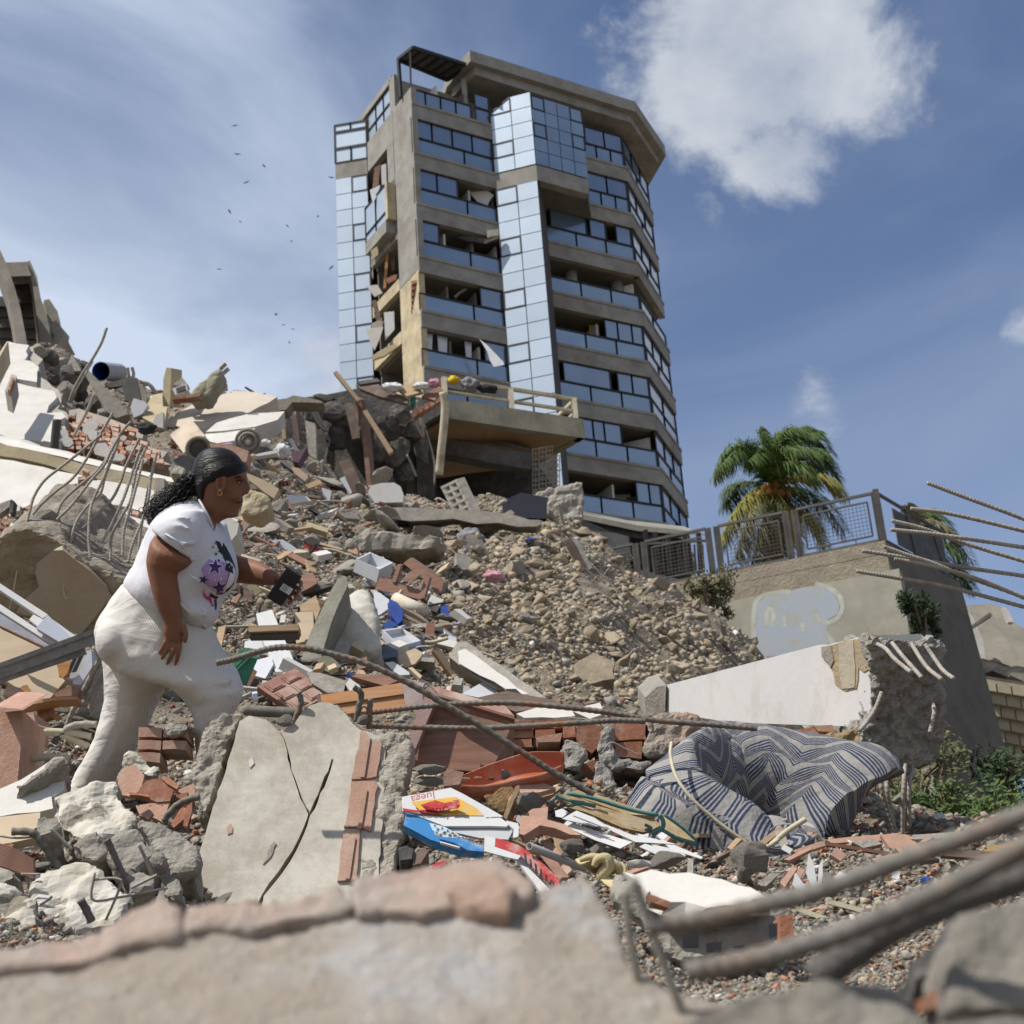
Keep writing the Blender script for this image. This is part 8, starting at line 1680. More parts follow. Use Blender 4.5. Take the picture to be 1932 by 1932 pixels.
for i in range(NC):
 t1 = ((Tp[min(i + 1, NC - 1)] - Tp[max(i - 1,0)]) + (Bt[min(i + 1, NC - 1)] - Bt[max(i - 1,0)])); nn = t1.cross(Tp[i] - Bt[i]).normalized(); hgt = (Tp[i] - Bt[i]).length
 for j in range(NT):
  s = j / (NT - 1); p = Tp[i].lerp(Bt[i], s); bul = (math.sin(math.pi * s)) ** .7 * .085
  p = p + nn * (-bul) + nn * noise.noise(Vector((arc[i] * 3.2, s * 2.4,0))) * .022 + nn * noise.noise(Vector((arc[i] * 9, s * 6,4))) * .010
  vs.append(p); uvs.append((arc[i], s * .62 + .05 * noise.noise(Vector((arc[i] * 2, s * 2,9)))))
for i in range(NC - 1):
 for j in range(NT - 1): fs.append([i * NT + j, i * NT + j + 1,(i + 1) * NT + j + 1,(i + 1) * NT + j])
o0 = wloc(mt_); me = bpy.data.meshes.new('mattress_cover'); me.from_pydata([tuple(v - o0) for v in vs],[], fs); me.materials.append(CHEV); ul = me.uv_layers.new(name='weave')
for lp in me.loops: ul.data[lp.index].uv = uvs[lp.vertex_index]
mo = bpy.data.objects.new('mattress_cover', me); C.objects.link(mo); mo.parent = mt_
bake(mo, [('SOLIDIFY', dict(thickness=.19, offset=0, use_even_offset=False)),('SUBSURF', dict(levels=1, render_levels=1))], True)
rebar('rope', z7,[(455,640,5.2),(450,700,5.05),(475,790,4.93),(540,880,4.87),(640,970,4.84),(720,1030,4.82),(800,1080,4.8),(860,1078,4.79),(905,1050,4.79)],5,.006, RAILM, label='cream cord draped over the striped mattress', cat='cord', ribbed=False)
rebar('white_stick', z7,[(870,1075,4.82),(940,1015,4.84),(1016,966,4.86)],5,.009, RAILM, label='short white stick poking up in front of the mattress', cat='stick', ribbed=False)

# ================================================================== rebars from the right, out of focus bars and blocks nearest us
rrb = thing('rebar_bundle', 'bundle of ribbed rebars reaching in from the right edge against the sky', 'rebar bundle', P(2050,1100,5.4))
for j, c in enumerate(([(1370,425),(1600,512),(1932,635),(2500,860)],[(1275,575),(1500,604),(1932,705),(2500,850)],[(1165,645),(1350,692),(1600,780),(1932,880),(2500,1040)],[(1160,697),(1450,728),(1932,800),(2500,890)],[(1118,795),(1250,842),(1400,890),(1560,955),(1932,1088),(2500,1290)],[(995,820),(1300,868),(1600,918),(1932,966),(2500,1050)],[(1180,868),(1380,905),(1640,975),(1932,1092),(2500,1330)],[(960,938),(1200,978),(1500,1032),(1932,1146),(2500,1300)])):
 rebar('rebar', b5, c, 5.3 + .06 * (j % 3),.0070, STEEL_D, parent=rrb)
o = slab('column_stub', b5,[(2480,830),(2700,840),(2700,1360),(2500,1340)],5.3,.5, CONC, parent=rrb, jag=.03, seg=.1, clamp=False)
for lb, c, r_ in (('upper blurred thick rebar crossing the lower right corner', [(840,535,0.825),(1000,512,0.825),(1200,465,0.812),(1350,428,0.792),(1600,335,0.772),(1800,262,0.759),(2100,140,0.739)],.0050),('lower blurred thick rebar crossing the lower right corner', [(950,668,0.739),(1100,640,0.739),(1300,588,0.726),(1500,515,0.713),(1750,400,0.693),(2100,210,0.660)],.0052)):
 rebar('rebar', z8, c, 1.2, r_, MATS['grey_steel'] if 'grey_steel' in MATS else mat('grey_steel', (.25,.235,.21),(.15,.14,.125), sc=60, rough=.85, bump=.6, bsc=260, dirt=(.24,.15,.095), damt=.5, dsc=14, dist=.003), label=lb, cat='rebar')
rebar('rebar', z8,[(1320,690,0.858),(1420,620,0.858),(1560,530,0.858),(1720,460,0.858),(1950,380,0.858)],1.3,.0095, CONC_D, label='dark blurred bar under the two thick rebars', cat='bar', ribbed=False)
for lb, c in (('left tine of the blurred forked wire', [(775,430,0.858),(782,520,0.858),(795,610,0.858),(815,700,0.858)]),('right tine of the blurred forked wire', [(795,395,0.825),(835,490,0.825),(870,600,0.825),(905,690,0.825),(945,800,0.825)])):
 rebar('forked_wire', z8, c, 1.25,.0029, STEEL_D, label=lb, cat='wire', ribbed=False)
FG = mat('near_mortar', (.57,.50,.42),(.46,.38,.30), sc=12, bump=1, bsc=45, dirt=(.60,.585,.56), damt=.9, dsc=8, sharp=.4)
FGB = mat('near_dusty_brick', (.56,.41,.335),(.55,.45,.375), sc=14, bump=.8, bsc=60, dirt=(.52,.46,.40), damt=.8, dsc=12)
fgb = thing('near_wall_fragment', 'big blurred wall fragment with salmon brick top along the bottom edge', 'wall fragment', P(700,2050,.75))
def near(nm, pts, d, t, m, jag=.004, seg=.012, lean=1.5):
 o = slab(nm, zI, pts, d, t, m, parent=fgb, lean=lean, jag=jag, seg=seg, vref=2080, clamp=False); roughen(o, .0045,((.05,.012),(.018,.006),(.006,.003)), True); return o
near('wall_body', [(-120,1812),(60,1800),(160,1775),(240,1748),(320,1735),(420,1728),(560,1718),(700,1690),(800,1668),(880,1655),(960,1662),(1000,1690),(1030,1680),(1070,1660),(1100,1645),(1140,1700),(1170,1760),(1200,1820),(1260,1850),(1340,1880),(1420,1930),(1460,2300),(-120,2300)],.74,.14, FG)
for pts in ([(-120,1800),(88,1776),(184,1752),(226,1726),(262,1706),(300,1702),(344,1712),(340,1770),(250,1776),(150,1815),(60,1822),(-120,1850)],[(348,1712),(400,1700),(520,1692),(640,1666),(670,1712),(600,1722),(470,1752),(400,1740),(350,1758)],[(660,1662),(770,1632),(850,1618),(890,1613),(958,1622),(1000,1652),(1008,1684),(950,1720),(870,1700),(800,1722),(720,1714),(672,1722)]):
 near('brick', pts, .728,.07, FGB, .002)
o = near('brick_patch', [(850,1640),(930,1640),(985,1668),(960,1720),(880,1710),(840,1680)],.722,.03, mat('near_red_brick', (.50,.30,.21),(.50,.40,.33), sc=12, bump=.8, bsc=50, sharp=.6),.003)
def nearblock(lb, pts, d, t, m, vox=.006, Z=z8):
 o = slab('near_block', Z, pts, d, t, m, lb, 'concrete block', lean=.5, jag=.006, seg=.03, clamp=False)
 if t > .1: roughen(o, vox, ((.06,.014),(.02,.006)))
nearblock('blurred grey block at the lower right corner', [(1722,500),(1800,465),(1870,440),(1990,425),(1990,770),(1850,770),(1712,765),(1706,620)],1.15 * .66,.12, CONC, .0045)
nearblock('blurred rounded concrete mass at the bottom right of centre', [(960,760),(1100,720),(1280,690),(1480,668),(1560,690),(1620,760),(1660,860),(900,880)],1.05 * .66,.12, CONC, .0045)
nearblock('blurred concrete strip under the lower right block', [(1640,820),(1720,770),(1850,776),(1990,770),(1990,870),(1640,880)],1.1 * .66,.12, CONC, .0045)
slab('clay_piece', z8,[(1640,740),(1690,710),(1720,730),(1700,770),(1650,775)],1.2 * .66,.02, BRICK, 'small blurred red clay piece beside the lower right block', 'clay piece', clamp=False)
nearblock('dark brown blurred board behind the thick rebars', [(1590,640),(1700,560),(1720,500),(1780,480),(1700,640),(1620,690)],1.0,.05, CONC_D)
# ================================================================== the woman climbing over the rubble
WD = 5.8
woman = thing('person', 'woman in white printed T-shirt and cream ribbed trousers climbing over the rubble with a phone', 'person', P(*z4(450,1800), WD))
def Q(x, y, w=0.0): return P(*z4(x, y), WD - w)
def loft(mb, secs, n=26, sub=4, grow=1.0, pw=1.0):
 L = curve([Q(a, b, w) for a, b, c, d, w, h in secs],(len(secs) - 1) * sub + 1); Rr = curve([Q(c, d, w) for a, b, c, d, w, h in secs],(len(secs) - 1) * sub + 1)
 H = curve([Vector((s[5],0,0)) for s in secs],(len(secs) - 1) * sub + 1); k = len(mb.v)
 for l, r, h in zip(L, Rr, H):
  c = (l + r) / 2; e = (r - l) / 2 * grow
  for j in range(n):
   a = 2 * math.pi * j / n; ca, sa = math.cos(a), math.sin(a)
   mb.v.append(c + e * math.copysign(abs(ca) ** pw, ca) - FWD * (h.x * grow * math.copysign(abs(sa) ** pw, sa)))
 m = len(L)
 for i in range(m - 1):
  for j in range(n): mb.f.append([k + i * n + j, k + i * n + (j + 1) % n, k + (i + 1) * n + (j + 1) % n, k + (i + 1) * n + j]); mb.m.append(0)
 mb.f.append([k + j for j in reversed(range(n))]); mb.m.append(0); mb.f.append([k + (m - 1) * n + j for j in range(n)]); mb.m.append(0)
SKIN = bpy.data.materials.new('brown_skin'); SKIN.use_nodes = True
def skin_nodes():
 t = SKIN.node_tree; L = t.links.new; b = t.nodes['Principled BSDF']; b.inputs['Roughness'].default_value = .58; b.inputs['Specular IOR Level'].default_value = .25
 b.inputs['Subsurface Weight'].default_value = .12; b.inputs['Subsurface Radius'].default_value = (.012,.005,.003); b.inputs['Subsurface Scale'].default_value = .6
 g = N(t, 'ShaderNodeTexCoord'); n = N(t, 'ShaderNodeTexNoise'); n.inputs['Scale'].default_value = 14; n.inputs['Detail'].default_value = 6; L(g.outputs['Object'], n.inputs[0])
 x = N(t, 'ShaderNodeMixRGB'); L(n.outputs[0], x.inputs[0]); x.inputs[1].default_value = (.175,.075,.042,1); x.inputs[2].default_value = (.245,.118,.072,1); L(x.outputs[0], b.inputs['Base Color'])
 n2 = N(t, 'ShaderNodeTexNoise'); n2.inputs['Scale'].default_value = 130; n2.inputs['Detail'].default_value = 4; L(g.outputs['Object'], n2.inputs[0]); bp = N(t, 'ShaderNodeBump'); bp.inputs['Strength'].default_value = .12; bp.inputs['Distance'].default_value = .004; L(n2.outputs[0], bp.inputs['Height']); L(bp.outputs[0], b.inputs['Normal'])
skin_nodes()
torso = [(362,792,757,1002,0,.20),(372,762,800,962,0,.225),(392,722,816,905,0,.235),(414,690,845,850,0,.235),(430,645,892,785,.0,.225),(450,592,903,718,.0,.22),(475,540,886,650,0,.225),(500,492,864,585,0,.225),(530,455,838,530,0,.22),(565,425,818,492,0,.19),(610,396,802,466,0,.14),(660,380,792,448,0,.095),(706,374,778,432,0,.072)]
hips = [(360,782,765,985,0,.20),(318,835,795,1046,0,.21),(262,905,822,1100,0,.222),(225,985,850,1140,.01,.225),(219,1050,880,1180,.02,.22),(250,1140,906,1215,.04,.20),(370,1225,922,1250,.06,.18),(500,1265,932,1285,.07,.155),(585,1295,936,1315,.08,.14),(645,1345,922,1365,.08,.125),(684,1408,890,1425,.08,.11),(702,1500,850,1505,.08,.09),(712,1600,836,1600,.08,.085),(715,1730,830,1730,.08,.085)]
farleg = [(258,1080,720,1200,-.06,.15),(254,1190,640,1280,-.08,.145),(262,1285,552,1305,-.08,.135),(254,1375,505,1390,-.08,.125),(238,1460,468,1465,-.08,.12),(208,1545,426,1550,-.08,.115),(168,1622,382,1615,-.08,.11),(124,1702,338,1690,-.08,.105),(82,1790,308,1745,-.08,.10),(60,1850,300,1810,-.08,.10)]
arm = [(530,520,680,600,.13,.05),(486,580,690,672,.21,.085),(466,660,655,712,.22,.078),(467,705,620,738,.22,.068),(480,772,623,792,.225,.062),(497,842,629,852,.23,.055),(520,912,632,908,.23,.044),(541,955,631,952,.23,.033),(547,985,637,980,.23,.027),(545,1022,646,1016,.23,.024),(556,1062,646,1062,.23,.018)]
farm = [(800,500,870,700,-.16,.07),(850,560,872,760,-.2,.066),(895,640,890,778,-.2,.06),(960,662,952,787,-.16,.055),(1020,682,1008,792,-.12,.048),(1075,712,1056,794,-.08,.038),(1110,742,1088,794,-.05,.03)]
head = [(762,132,848,130,0,.030),(735,150,886,150,0,.054),(712,180,918,180,0,.070),(700,210,942,212,0,.077),(697,240,950,242,0,.080),(697,266,951,268,0,.080),(700,290,941,292,0,.078),(703,318,944,320,0,.075),(708,345,938,348,0,.071),(712,368,928,370,0,.068),(716,388,925,390,0,.065),(720,408,915,410,0,.062),(726,428,911,430,0,.059),(734,446,898,448,0,.056),(736,462,862,464,0,.056),(730,485,815,490,0,.060),(716,520,800,530,0,.066),(690,560,800,580,0,.08)]
bd = MB()
loft(bd, head, 30); loft(bd, arm, 20); loft(bd, farm, 20)
loft(bd, [(a, b, c, d, w, h) for a, b, c, d, w, h in torso],20, grow=.82); loft(bd, hips, 20, grow=.82); loft(bd, farleg, 20, grow=.8)
U = .798e-3 * 1.0                                                       # metres per crop unit at her depth
def eb(x, y, w, rx, ry, rz): bd.ball(Q(x, y, w),(rx * U, ry * U, rz), seg=16, ring=12)
bd.tube(curve([Q(944,272,0), Q(950,305,0), Q(956,332,0)],8),[.006,.008,.010,.011,.012,.013,.013,.011],10)   # nose
eb(950,338,0,13,14,.015); eb(936,348,.013,12,9,.008); eb(936,348,-.013,12,9,.008)
eb(922,381,0,14,9,.024); eb(917,402,0,13,10,.022); eb(896,432,0,20,18,.03); eb(895,352,.045,34,34,.022); eb(930,268,.03,20,10,.03)
eb(872,450,0,40,16,.045)
for c in ([(838,262),(812,268),(806,300),(814,330),(830,336)],[(838,262),(848,282),(842,310),(830,336)]): bd.tube(curve([Q(x, y, .080 + .004 * i) for i, (x, y) in enumerate(c)],12),.006,8)   # ear
eb(828,300,.074,18,36,.008)
for pts, r0 in (([(562,1045),(548,1085),(522,1130)],.0085),([(582,1055),(562,1110),(532,1160)],.0088),([(606,1060),(590,1122),(560,1185)],.0090),([(630,1055),(622,1120),(602,1187)],.0086)):
 bd.tube(curve([Q(x, y, .23 + .012 * (i == 1)) for i, (x, y) in enumerate(pts)],9),[r0 * 1.15, r0 * 1.1, r0, r0 * 1.05, r0, r0 * .95, r0 * .95, r0 * .85, r0 * .5],10)
bd.tube(curve([Q(640,985,.235), Q(655,1030,.25), Q(650,1075,.255)],8),[.012,.012,.011,.0105,.010,.0095,.009,.006],10)
bd.ball(Q(1140,795,-.06),(46 * U, 50 * U, .014))                                                                            # far palm behind the phone
bd.tube(curve([Q(1085,775,-.045), Q(1100,752,-.02), Q(1118,778,.0)],9),[.013,.013,.012,.0115,.011,.0105,.010,.009,.006],10)
for a, b, c in (((1150,770),(1212,775),(1214,800)),((1150,795),(1206,808),(1200,832)),((1145,815),(1192,838),(1184,858)),((1135,830),(1170,866),(1152,884))):
 bd.tube(curve([Q(*a, -.06), Q(*b, -.045), Q(*c, -.012)],9),[.010,.0098,.0095,.009,.009,.0088,.0085,.008,.005],10)
bd.ball(Q(120,1850,-.08),(110 * U, 45 * U, .05)); bd.ball(Q(800,1760,.08),(110 * U, 45 * U, .05))
body = bd.build('body', SKIN, woman)
bake(body, [('REMESH', dict(mode='VOXEL', voxel_size=.0048)),('SMOOTH', dict(factor=.5, iterations=4))], True)
# trousers
def trouser_mat():
 m = bpy.data.materials.new('ribbed_cream_cotton'); m.use_nodes = True; t = m.node_tree; L = t.links.new; b = t.nodes['Principled BSDF']; b.inputs['Roughness'].default_value = .95; b.inputs['Specular IOR Level'].default_value = .1
 g = N(t, 'ShaderNodeTexCoord'); w = N(t, 'ShaderNodeTexWave', wave_type='BANDS', bands_direction='X'); w.inputs['Scale'].default_value = 52; w.inputs['Distortion'].default_value = 2.0; w.inputs['Detail'].default_value = 1; w.inputs['Detail Scale'].default_value = .12
 mp = N(t, 'ShaderNodeMapping'); mp.inputs['Rotation'].default_value = (0, R(-18),0); L(g.outputs['Object'], mp.inputs[0]); L(mp.outputs[0], w.inputs[0])
 x = N(t, 'ShaderNodeMixRGB'); L(w.outputs['Fac'], x.inputs[0]); x.inputs[1].default_value = (.55,.53,.49,1); x.inputs[2].default_value = (.64,.62,.58,1); L(x.outputs[0], b.inputs['Base Color'])
 n = N(t, 'ShaderNodeTexNoise'); n.inputs['Scale'].default_value = 2.2; n.inputs['Detail'].default_value = 4; n.inputs['Distortion'].default_value = .9; m2 = N(t, 'ShaderNodeMapping'); m2.inputs['Scale'].default_value = (1.6,2,6); m2.inputs['Rotation'].default_value = (0, R(24),0); L(g.outputs['Object'], m2.inputs[0]); L(m2.outputs[0], n.inputs[0])
 a = N(t, 'ShaderNodeMath', operation='MULTIPLY_ADD'); L(w.outputs['Fac'], a.inputs[0]); a.inputs[1].default_value = .045; L(n.outputs[0], a.inputs[2])
 bp = N(t, 'ShaderNodeBump'); bp.inputs['Strength'].default_value = .5; bp.inputs['Distance'].default_value = .028; L(a.outputs[0], bp.inputs['Height']); L(bp.outputs[0], b.inputs['Normal']); return m
tb = MB(); loft(tb, hips, 30); loft(tb, farleg, 30)
sm = tb; fold = lambda pts, r, w: sm.tube(curve([Q(x, y, w_) for (x, y), w_ in zip(pts, w)],16),[r * math.sin(math.pi * (i + .6) / 17) + .001 for i in range(16)],8)
fold([(700,1265),(800,1272),(905,1250)],.010,(.185,.19,.15)); fold([(745,1318),(830,1326),(915,1305)],.010,(.17,.185,.13)); fold([(290,1195),(400,1215),(520,1260)],.009,(.11,.14,.15))
fold([(270,1310),(350,1330),(420,1330)],.008,(.02,.035,.02)); fold([(250,1360),(320,1390),(400,1385)],.008,(.02,.03,.02)); fold([(705,1430),(790,1455),(870,1430)],.008,(.17,.185,.16)); fold([(330,1430),(320,1550),(250,1700)],.008,(.035,.03,.02))
tb.ball(Q(330,1060,.09),(108 * U, 120 * U, .15), seg=20, ring=14)
trs = tb.build('trousers', trouser_mat(), woman)
bake(trs, [('REMESH', dict(mode='VOXEL', voxel_size=.010)),('SMOOTH', dict(factor=.6, iterations=5)),('DISPLACE', dict(texture=clouds(.11,1), strength=.016, mid_level=.5, texture_coords='GLOBAL')),('DISPLACE', dict(texture=clouds(.045,1), strength=.006, mid_level=.5, texture_coords='GLOBAL'))], True)
MB().tube(curve([Q(x, y, w) for x, y, w in ((362,792,.02),(420,806,.17),(490,815,.215),(600,862,.225),(690,940,.20),(757,1000,.05))],26),.007,6).build('waistband', trs.data.materials[0], woman, smooth=True)
# shirt
SH = mat('white_jersey', (.62,.62,.66),(.57,.57,.61), sc=4, rough=.9, bump=.35, bsc=9, spec=.15, dist=.015)
sb = MB(); loft(sb, torso, 34, grow=1.015)
loft(sb, [(590,430,745,430,.10,.09),(540,455,745,500,.15,.10),(512,490,728,570,.18,.098),(500,525,696,664,.195,.092)],24, grow=1.07)
loft(sb, [(760,440,850,500,-.12,.08),(800,520,880,590,-.17,.075),(835,560,872,640,-.19,.07)],20)
sb.ball(Q(800,740,.12),(95 * U, 90 * U, .10)); sb.ball(Q(800,740,-.12),(95 * U, 90 * U, .10)); sb.ball(Q(720,910,.05),(95 * U, 80 * U, .17))
sm = sb
for pts, r, w in (([(520,520),(600,500),(690,520)],.006,(.22,.27,.27)),([(530,480),(620,462),(715,470)],.005,(.21,.25,.24)),([(560,560),(650,590),(720,590)],.005,(.28,.285,.24)),([(650,690),(720,660),(790,640)],.006,(.235,.24,.22)),([(620,720),(700,760),(780,830)],.007,(.24,.25,.21)),([(640,830),(720,900),(770,960)],.006,(.235,.23,.17)),([(400,735),(450,745),(490,735)],.008,(.11,.15,.17)),([(385,765),(440,775),(490,765)],.007,(.10,.14,.17))):
 fold(pts, r, w)
shirt = sb.build('t_shirt', SH, woman)
bake(shirt, [('REMESH', dict(mode='VOXEL', voxel_size=.009)),('SMOOTH', dict(factor=.5, iterations=4)),('DISPLACE', dict(texture=clouds(.09,1), strength=.014, mid_level=.5, texture_coords='GLOBAL'))], True)
BS = BVHTree.FromPolygons([Vector(v.co) + woman.location for v in shirt.data.vertices],[p.vertices[:] for p in shirt.data.polygons])
def decal(nm, poly, m, out=.003, parent=shirt, cut=18):
 xs = [p[0] for p in poly]; ys = [p[1] for p in poly]; st = max(3.0, max(max(xs) - min(xs), max(ys) - min(ys)) / cut)
 bm = bmesh.new(); vs = [bm.verts.new((x, y, 0)) for x, y in poly]; f = bm.faces.new(vs); bmesh.ops.triangulate(bm, faces=[f])
 for _ in range(5):
  e = [e for e in bm.edges if e.calc_length() > st * 1.6]
  if not e: break
  bmesh.ops.subdivide_edges(bm, edges=e, cuts=1); bmesh.ops.triangulate(bm, faces=[f for f in bm.faces if len(f.verts) > 3])
 bm.verts.index_update(); ok = {}; V = []
 for v in bm.verts:
  d = Q(v.co.x, v.co.y).normalized(); h = BS.ray_cast(Vector((0,0,0)), d)[0]
  if h is not None: ok[v.index] = len(V); V.append(h - d * out)
 F_ = [[ok[v.index] for v in f.verts] for f in bm.faces if all(v.index in ok for v in f.verts)]; bm.free()
 if F_:
  mb = MB(); mb.v = V; mb.f = F_; mb.m = [0] * len(F_); return mb.build(nm, m, parent, smooth=True)
PR = {k: mat('shirt_print_' + k, c, tuple(x * .9 for x in c), bump=.1, rough=.8) for k, c in (('lilac', (.42,.28,.52)),('purple', (.065,.03,.13)),('black', (.02,.018,.025)),('pink', (.55,.03,.25)),('pale', (.75,.7,.8)))}
def star(cx, cy, r, rot=0.0, k=.42): return [(cx + (r if i % 2 == 0 else r * k) * math.sin(rot + i * math.pi / 5), cy - (r if i % 2 == 0 else r * k) * math.cos(rot + i * math.pi / 5)) for i in range(10)]
decal('print', [(768,664),(800,680),(836,676),(862,700),(872,752),(852,800),(838,832),(800,826),(762,800),(744,770),(740,740),(730,715),(748,690)], PR['lilac'])
decal('print', [(838,585),(856,612),(880,660),(898,705),(902,740),(888,790),(862,822),(832,838),(806,840),(822,820),(850,790),(862,752),(868,728),(846,718),(852,690),(838,650),(830,625)], PR['black'],.005)
decal('print', [(872,728),(890,742),(884,780),(858,812),(842,824),(866,786)], PR['pale'],.007)
for x, y, r, rt in ((798,704,40,.1),(742,766,26,.3),(820,806,40,-.2)): decal('print', star(x, y, r * 1.12, rt, .5), PR['pale'],.0055); decal('print', star(x, y, r, rt), PR['purple'],.0075)
for x, y, r in ((788,607,7),(803,640,9),(816,672,9),(818,628,6),(798,590,5),(806,585,4),(786,890,8),(838,690,6)): decal('print', star(x, y, r), PR['black'],.005)
for x, y, r in ((827,762,8),(800,768,5)): decal('print', star(x, y, r), PR['pale'],.006)
decal('print', [(800,575),(822,582),(832,608),(845,640),(828,640),(815,612)], PR['black'],.005)
for pts in ([(742,812),(748,835),(762,850),(778,846),(782,862),(786,882),(776,880),(768,866),(752,858),(740,838)], ): decal('print', pts, PR['pink'],.005)
decal('print', [(775,830),(800,846),(816,848),(806,862),(790,856),(772,846)], PR['black'],.005); decal('print', [(794,862),(806,862),(808,890),(804,916),(798,910)], PR['purple'],.005)
decal('neckline', [(722,376),(742,386),(775,408),(800,440),(808,478),(800,515),(793,530),(780,500),(760,448),(738,408)], SKIN, .004)
MB().tube(curve([Q(x, y, w) for x, y, w in ((720,378,.08),(740,412,.11),(762,452,.12),(782,500,.11),(793,532,.09))],16),.0045,6).build('neck_hem', SH, shirt, smooth=True)
MB().tube(curve([Q(x, y, w) for x, y, w in ((502,528,.20),(560,546,.285),(625,590,.30),(690,664,.20))],16),.0045,6).build('sleeve_hem', SH, shirt, smooth=True)
# hair
HAIR = bpy.data.materials.new('black_hair'); HAIR.use_nodes = True
def hair_nodes():
 t = HAIR.node_tree; L = t.links.new; b = t.nodes['Principled BSDF']; b.inputs['Base Color'].default_value = (.012,.010,.010,1); b.inputs['Roughness'].default_value = .42; b.inputs['Specular IOR Level'].default_value = .3
 g = N(t, 'ShaderNodeTexCoord'); mp = N(t, 'ShaderNodeMapping'); mp.inputs['Rotation'].default_value = (0, R(28),0); mp.inputs['Scale'].default_value = (7,60,120); L(g.outputs['Object'], mp.inputs[0]); n = N(t, 'ShaderNodeTexNoise'); n.inputs['Scale'].default_value = 1.6; n.inputs['Detail'].default_value = 5; L(mp.outputs[0], n.inputs[0])
 bp = N(t, 'ShaderNodeBump'); bp.inputs['Strength'].default_value = .8; bp.inputs['Distance'].default_value = .006; L(n.outputs[0], bp.inputs['Height']); L(bp.outputs[0], b.inputs['Normal'])
hair_nodes()
hb_ = MB(); loft(hb_, [(778,122,836,122,0,.022),(746,134,872,134,0,.050),(720,155,906,158,0,.070),(702,182,930,188,0,.080),(692,206,948,212,0,.087),(687,232,951,238,0,.0905),(686,258,940,260,0,.0915),(687,282,895,280,0,.091),(691,300,815,300,0,.087),(702,335,780,330,0,.080),(716,360,770,356,0,.072),(730,380,760,378,0,.06)],30)
for x, y, rx, ry, w in ((690,268,34,32,0),(668,300,34,34,.0),(642,328,30,32,0),(614,364,24,24,.0),(690,325,36,36,0),(582,396,16,16,.0)): hb_.ball(Q(x, y, w),(rx * U, ry * U, .045))
ho = hb_.build('hair', HAIR, woman); bake(ho, [('REMESH', dict(mode='VOXEL', voxel_size=.006)),('SMOOTH', dict(factor=.5, iterations=3))], True)
cm_ = MB(); r = random.Random(3)
for j in range(330):
 s0 = r.uniform(0,1); a = r.uniform(0,6.28); path = []
 ox, oy, ow = r.gauss(0,30), r.gauss(0,28), r.gauss(0,.034); ln = r.uniform(.5,1.0); ph = r.uniform(0,6.28); cr = r.uniform(5,13)
 base = [(692,270),(650,315),(605,370),(560,415),(522,440),(504,468)]
 for i in range(34):
  t = i / 33 * ln; x = t * 5; k = min(int(x),4); f = x - k; bx = base[k][0] * (1 - f) + base[k + 1][0] * f; by = base[k][1] * (1 - f) + base[k + 1][1] * f
  g = min(1,.4 + t); path.append(Q(bx + ox * g + cr * math.sin(ph + i * 1.25), by + oy * g + cr * math.cos(ph + i * 1.25), ow * g + .045 * math.sin(a) + .004 * math.sin(ph + i)))
 cm_.tube(path, .0016,4)
cm_.build('hair_curls', HAIR, ho, smooth=True)
BH = BVHTree.FromPolygons([Vector(v.co) + woman.location for v in ho.data.vertices],[p.vertices[:] for p in ho.data.polygons]); hs_ = MB(); r = random.Random(8)
for j in range(230):
 t = r.random(); a = (948 - 125 * max(0, t - .35) / .65 - 190 * max(0,.35 - t),214 + 78 * max(0, t - .35) / .65 - 92 * max(0,.35 - t) ** .6); b = (694 + r.uniform(-4,6),262 + r.uniform(-22,30)); mid = ((a[0] + b[0]) / 2 + r.uniform(-20,20),(a[1] + b[1]) / 2 - 42 * (1 - t) + r.uniform(-10,10)); path = []
 for i in range(15):
  q = i / 14; x = a[0] * (1 - q) ** 2 + 2 * q * (1 - q) * mid[0] + b[0] * q * q; y = a[1] * (1 - q) ** 2 + 2 * q * (1 - q) * mid[1] + b[1] * q * q
  d = Q(x, y).normalized(); h = BH.ray_cast(Vector((0,0,0)), d)[0]
  if h is not None: path.append(h - d * .0006)
 if len(path) > 4: hs_.tube(path, .0011,4)
tag(hs_.build('hair_strands', HAIR, ho, smooth=True), kind='stuff')
MB().tube([Q(821 + 10 * math.sin(a),343 - 12 * math.cos(a),.088 + .006 * math.sin(a)) for a in [i * .35 for i in range(19)]],.0016,6).build('earring', mat('gold', (.75,.45,.2), metal=1, rough=.25, bump=0), woman, smooth=True)
EY = mat('eye_white', (.6,.58,.55), bump=0, rough=.2)
MB().ball(Q(921,293,.040),(12 * U, 5.5 * U, .012)).build('eye', EY, woman, smooth=True); MB().ball(Q(926,293,.0425),(6 * U, 5.5 * U, .011)).build('iris', STEEL_F, woman, smooth=True)
MB().tube(curve([Q(900,288,.063), Q(918,284,.054), Q(934,288,.038)],8),.0022,6).build('eyelid', HAIR, woman, smooth=True)
MB().tube(curve([Q(892,270,.071), Q(915,262,.060), Q(938,268,.040)],8),[.0015,.003,.0035,.0035,.003,.0028,.0025,.0012],6).build('eyebrow', HAIR, woman, smooth=True)
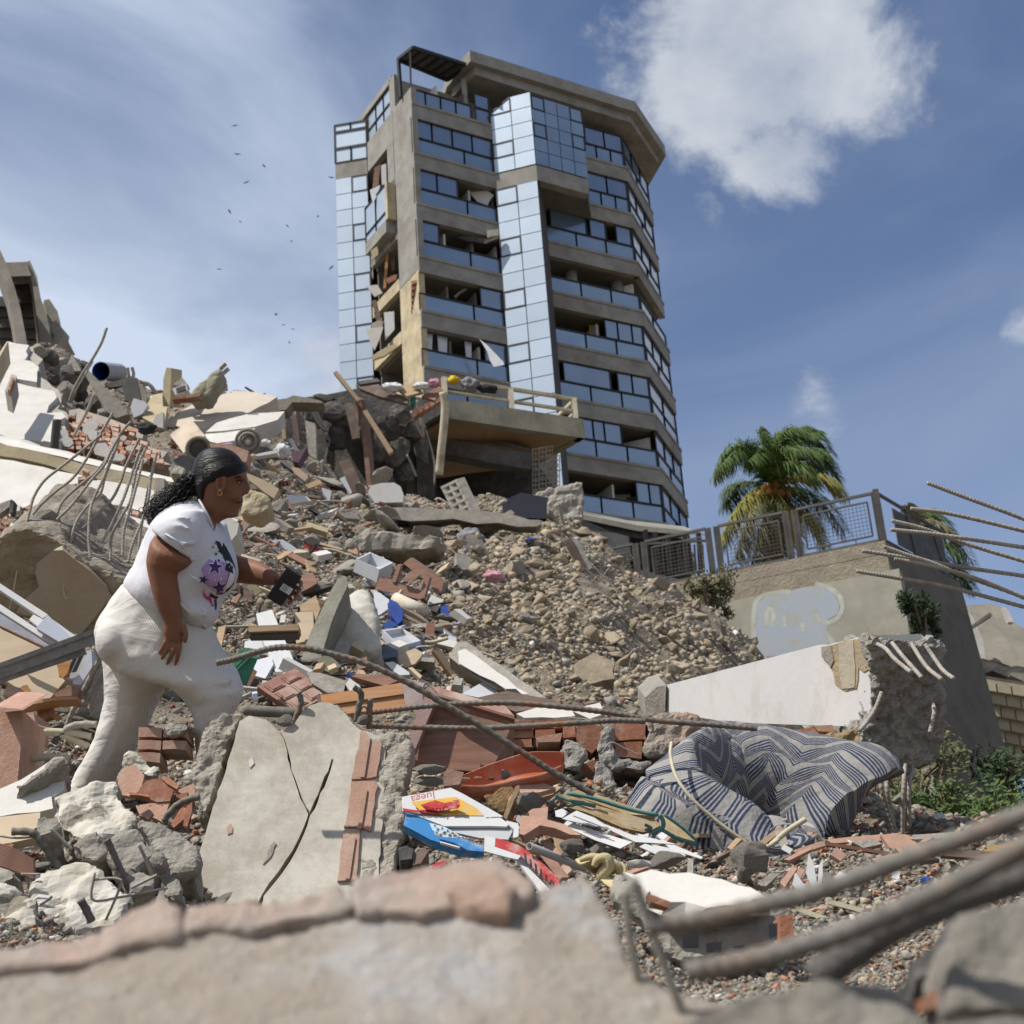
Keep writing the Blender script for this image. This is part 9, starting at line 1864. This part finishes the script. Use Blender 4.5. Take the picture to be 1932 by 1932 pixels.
MB().tube(curve([Q(903,391,.036), Q(916,390,.024), Q(931,390,.0)],8),.0022,6).build('mouth_line', mat('mouth_dark', (.08,.03,.025), bump=0), woman, smooth=True)
# shoes out of sight behind the chunks
for x, y, w in ((130,1835,-.08),(800,1752,.08)): MB().ball(Q(x, y, w),(125 * U, 50 * U, .055)).build('shoe', mat('white_shoe', (.6,.6,.6), bump=.1), woman, smooth=True)
# phone
ph_ = thing('mobile_phone', 'black mobile phone with white sticker held in the woman\'s left hand', 'phone', Q(1134,897,0))
fc = [Q(1145,708,-.0), Q(1222,750,-.004), Q(1120,897,.012), Q(1047,850,.016)]; nP = nrm(fc)
o = MB().prism(fc, -nP * .010).build('phone_body', mat('black_case', (.018,.018,.02), bump=.02, rough=.35), ph_); bake(o, [('BEVEL', dict(width=.006, segments=3, limit_method='ANGLE'))])
def fq(s, t, o_): return fc[0].lerp(fc[1], s).lerp(fc[3].lerp(fc[2], s), t) + nP * o_
def fquad(nm, s0, s1, t0, t1, o_, m, t_=.002, bev=0):
 k = MB().prism([fq(s0, t0, o_), fq(s1, t0, o_), fq(s1, t1, o_), fq(s0, t1, o_)],-nP * t_).build(nm, m, ph_)
 if bev: bake(k, [('BEVEL', dict(width=bev, segments=3, limit_method='ANGLE'))])
fquad('camera_bump', .12,.74,.05,.36,.003, mat('camera_black', (.03,.03,.033), rough=.2, bump=0),.003,.003); fquad('camera_glass', .18,.68,.075,.335,.004, mat('camera_glass', (.01,.01,.012), rough=.08, bump=0),.001)
for s, t in ((.3,.14),(.54,.14),(.3,.27),(.54,.27)):
 c = fq(s, t, .0045); e1 = (fc[1] - fc[0]).normalized(); e2 = nP.cross(e1); MB().tube([c + (e1 * math.cos(a) + e2 * math.sin(a)) * .0065 for a in [i * .4 for i in range(17)]],.0009,5).build('lens_ring', DGREY, ph_)
fquad('sticker', .36,1.0,.42,.62,.0012, PAPER, .0008)
for k in range(4): fquad('sticker_print', .42,.78 - .05 * (k % 2),.445 + .04 * k, .462 + .04 * k, .0016, DOC, .0006)
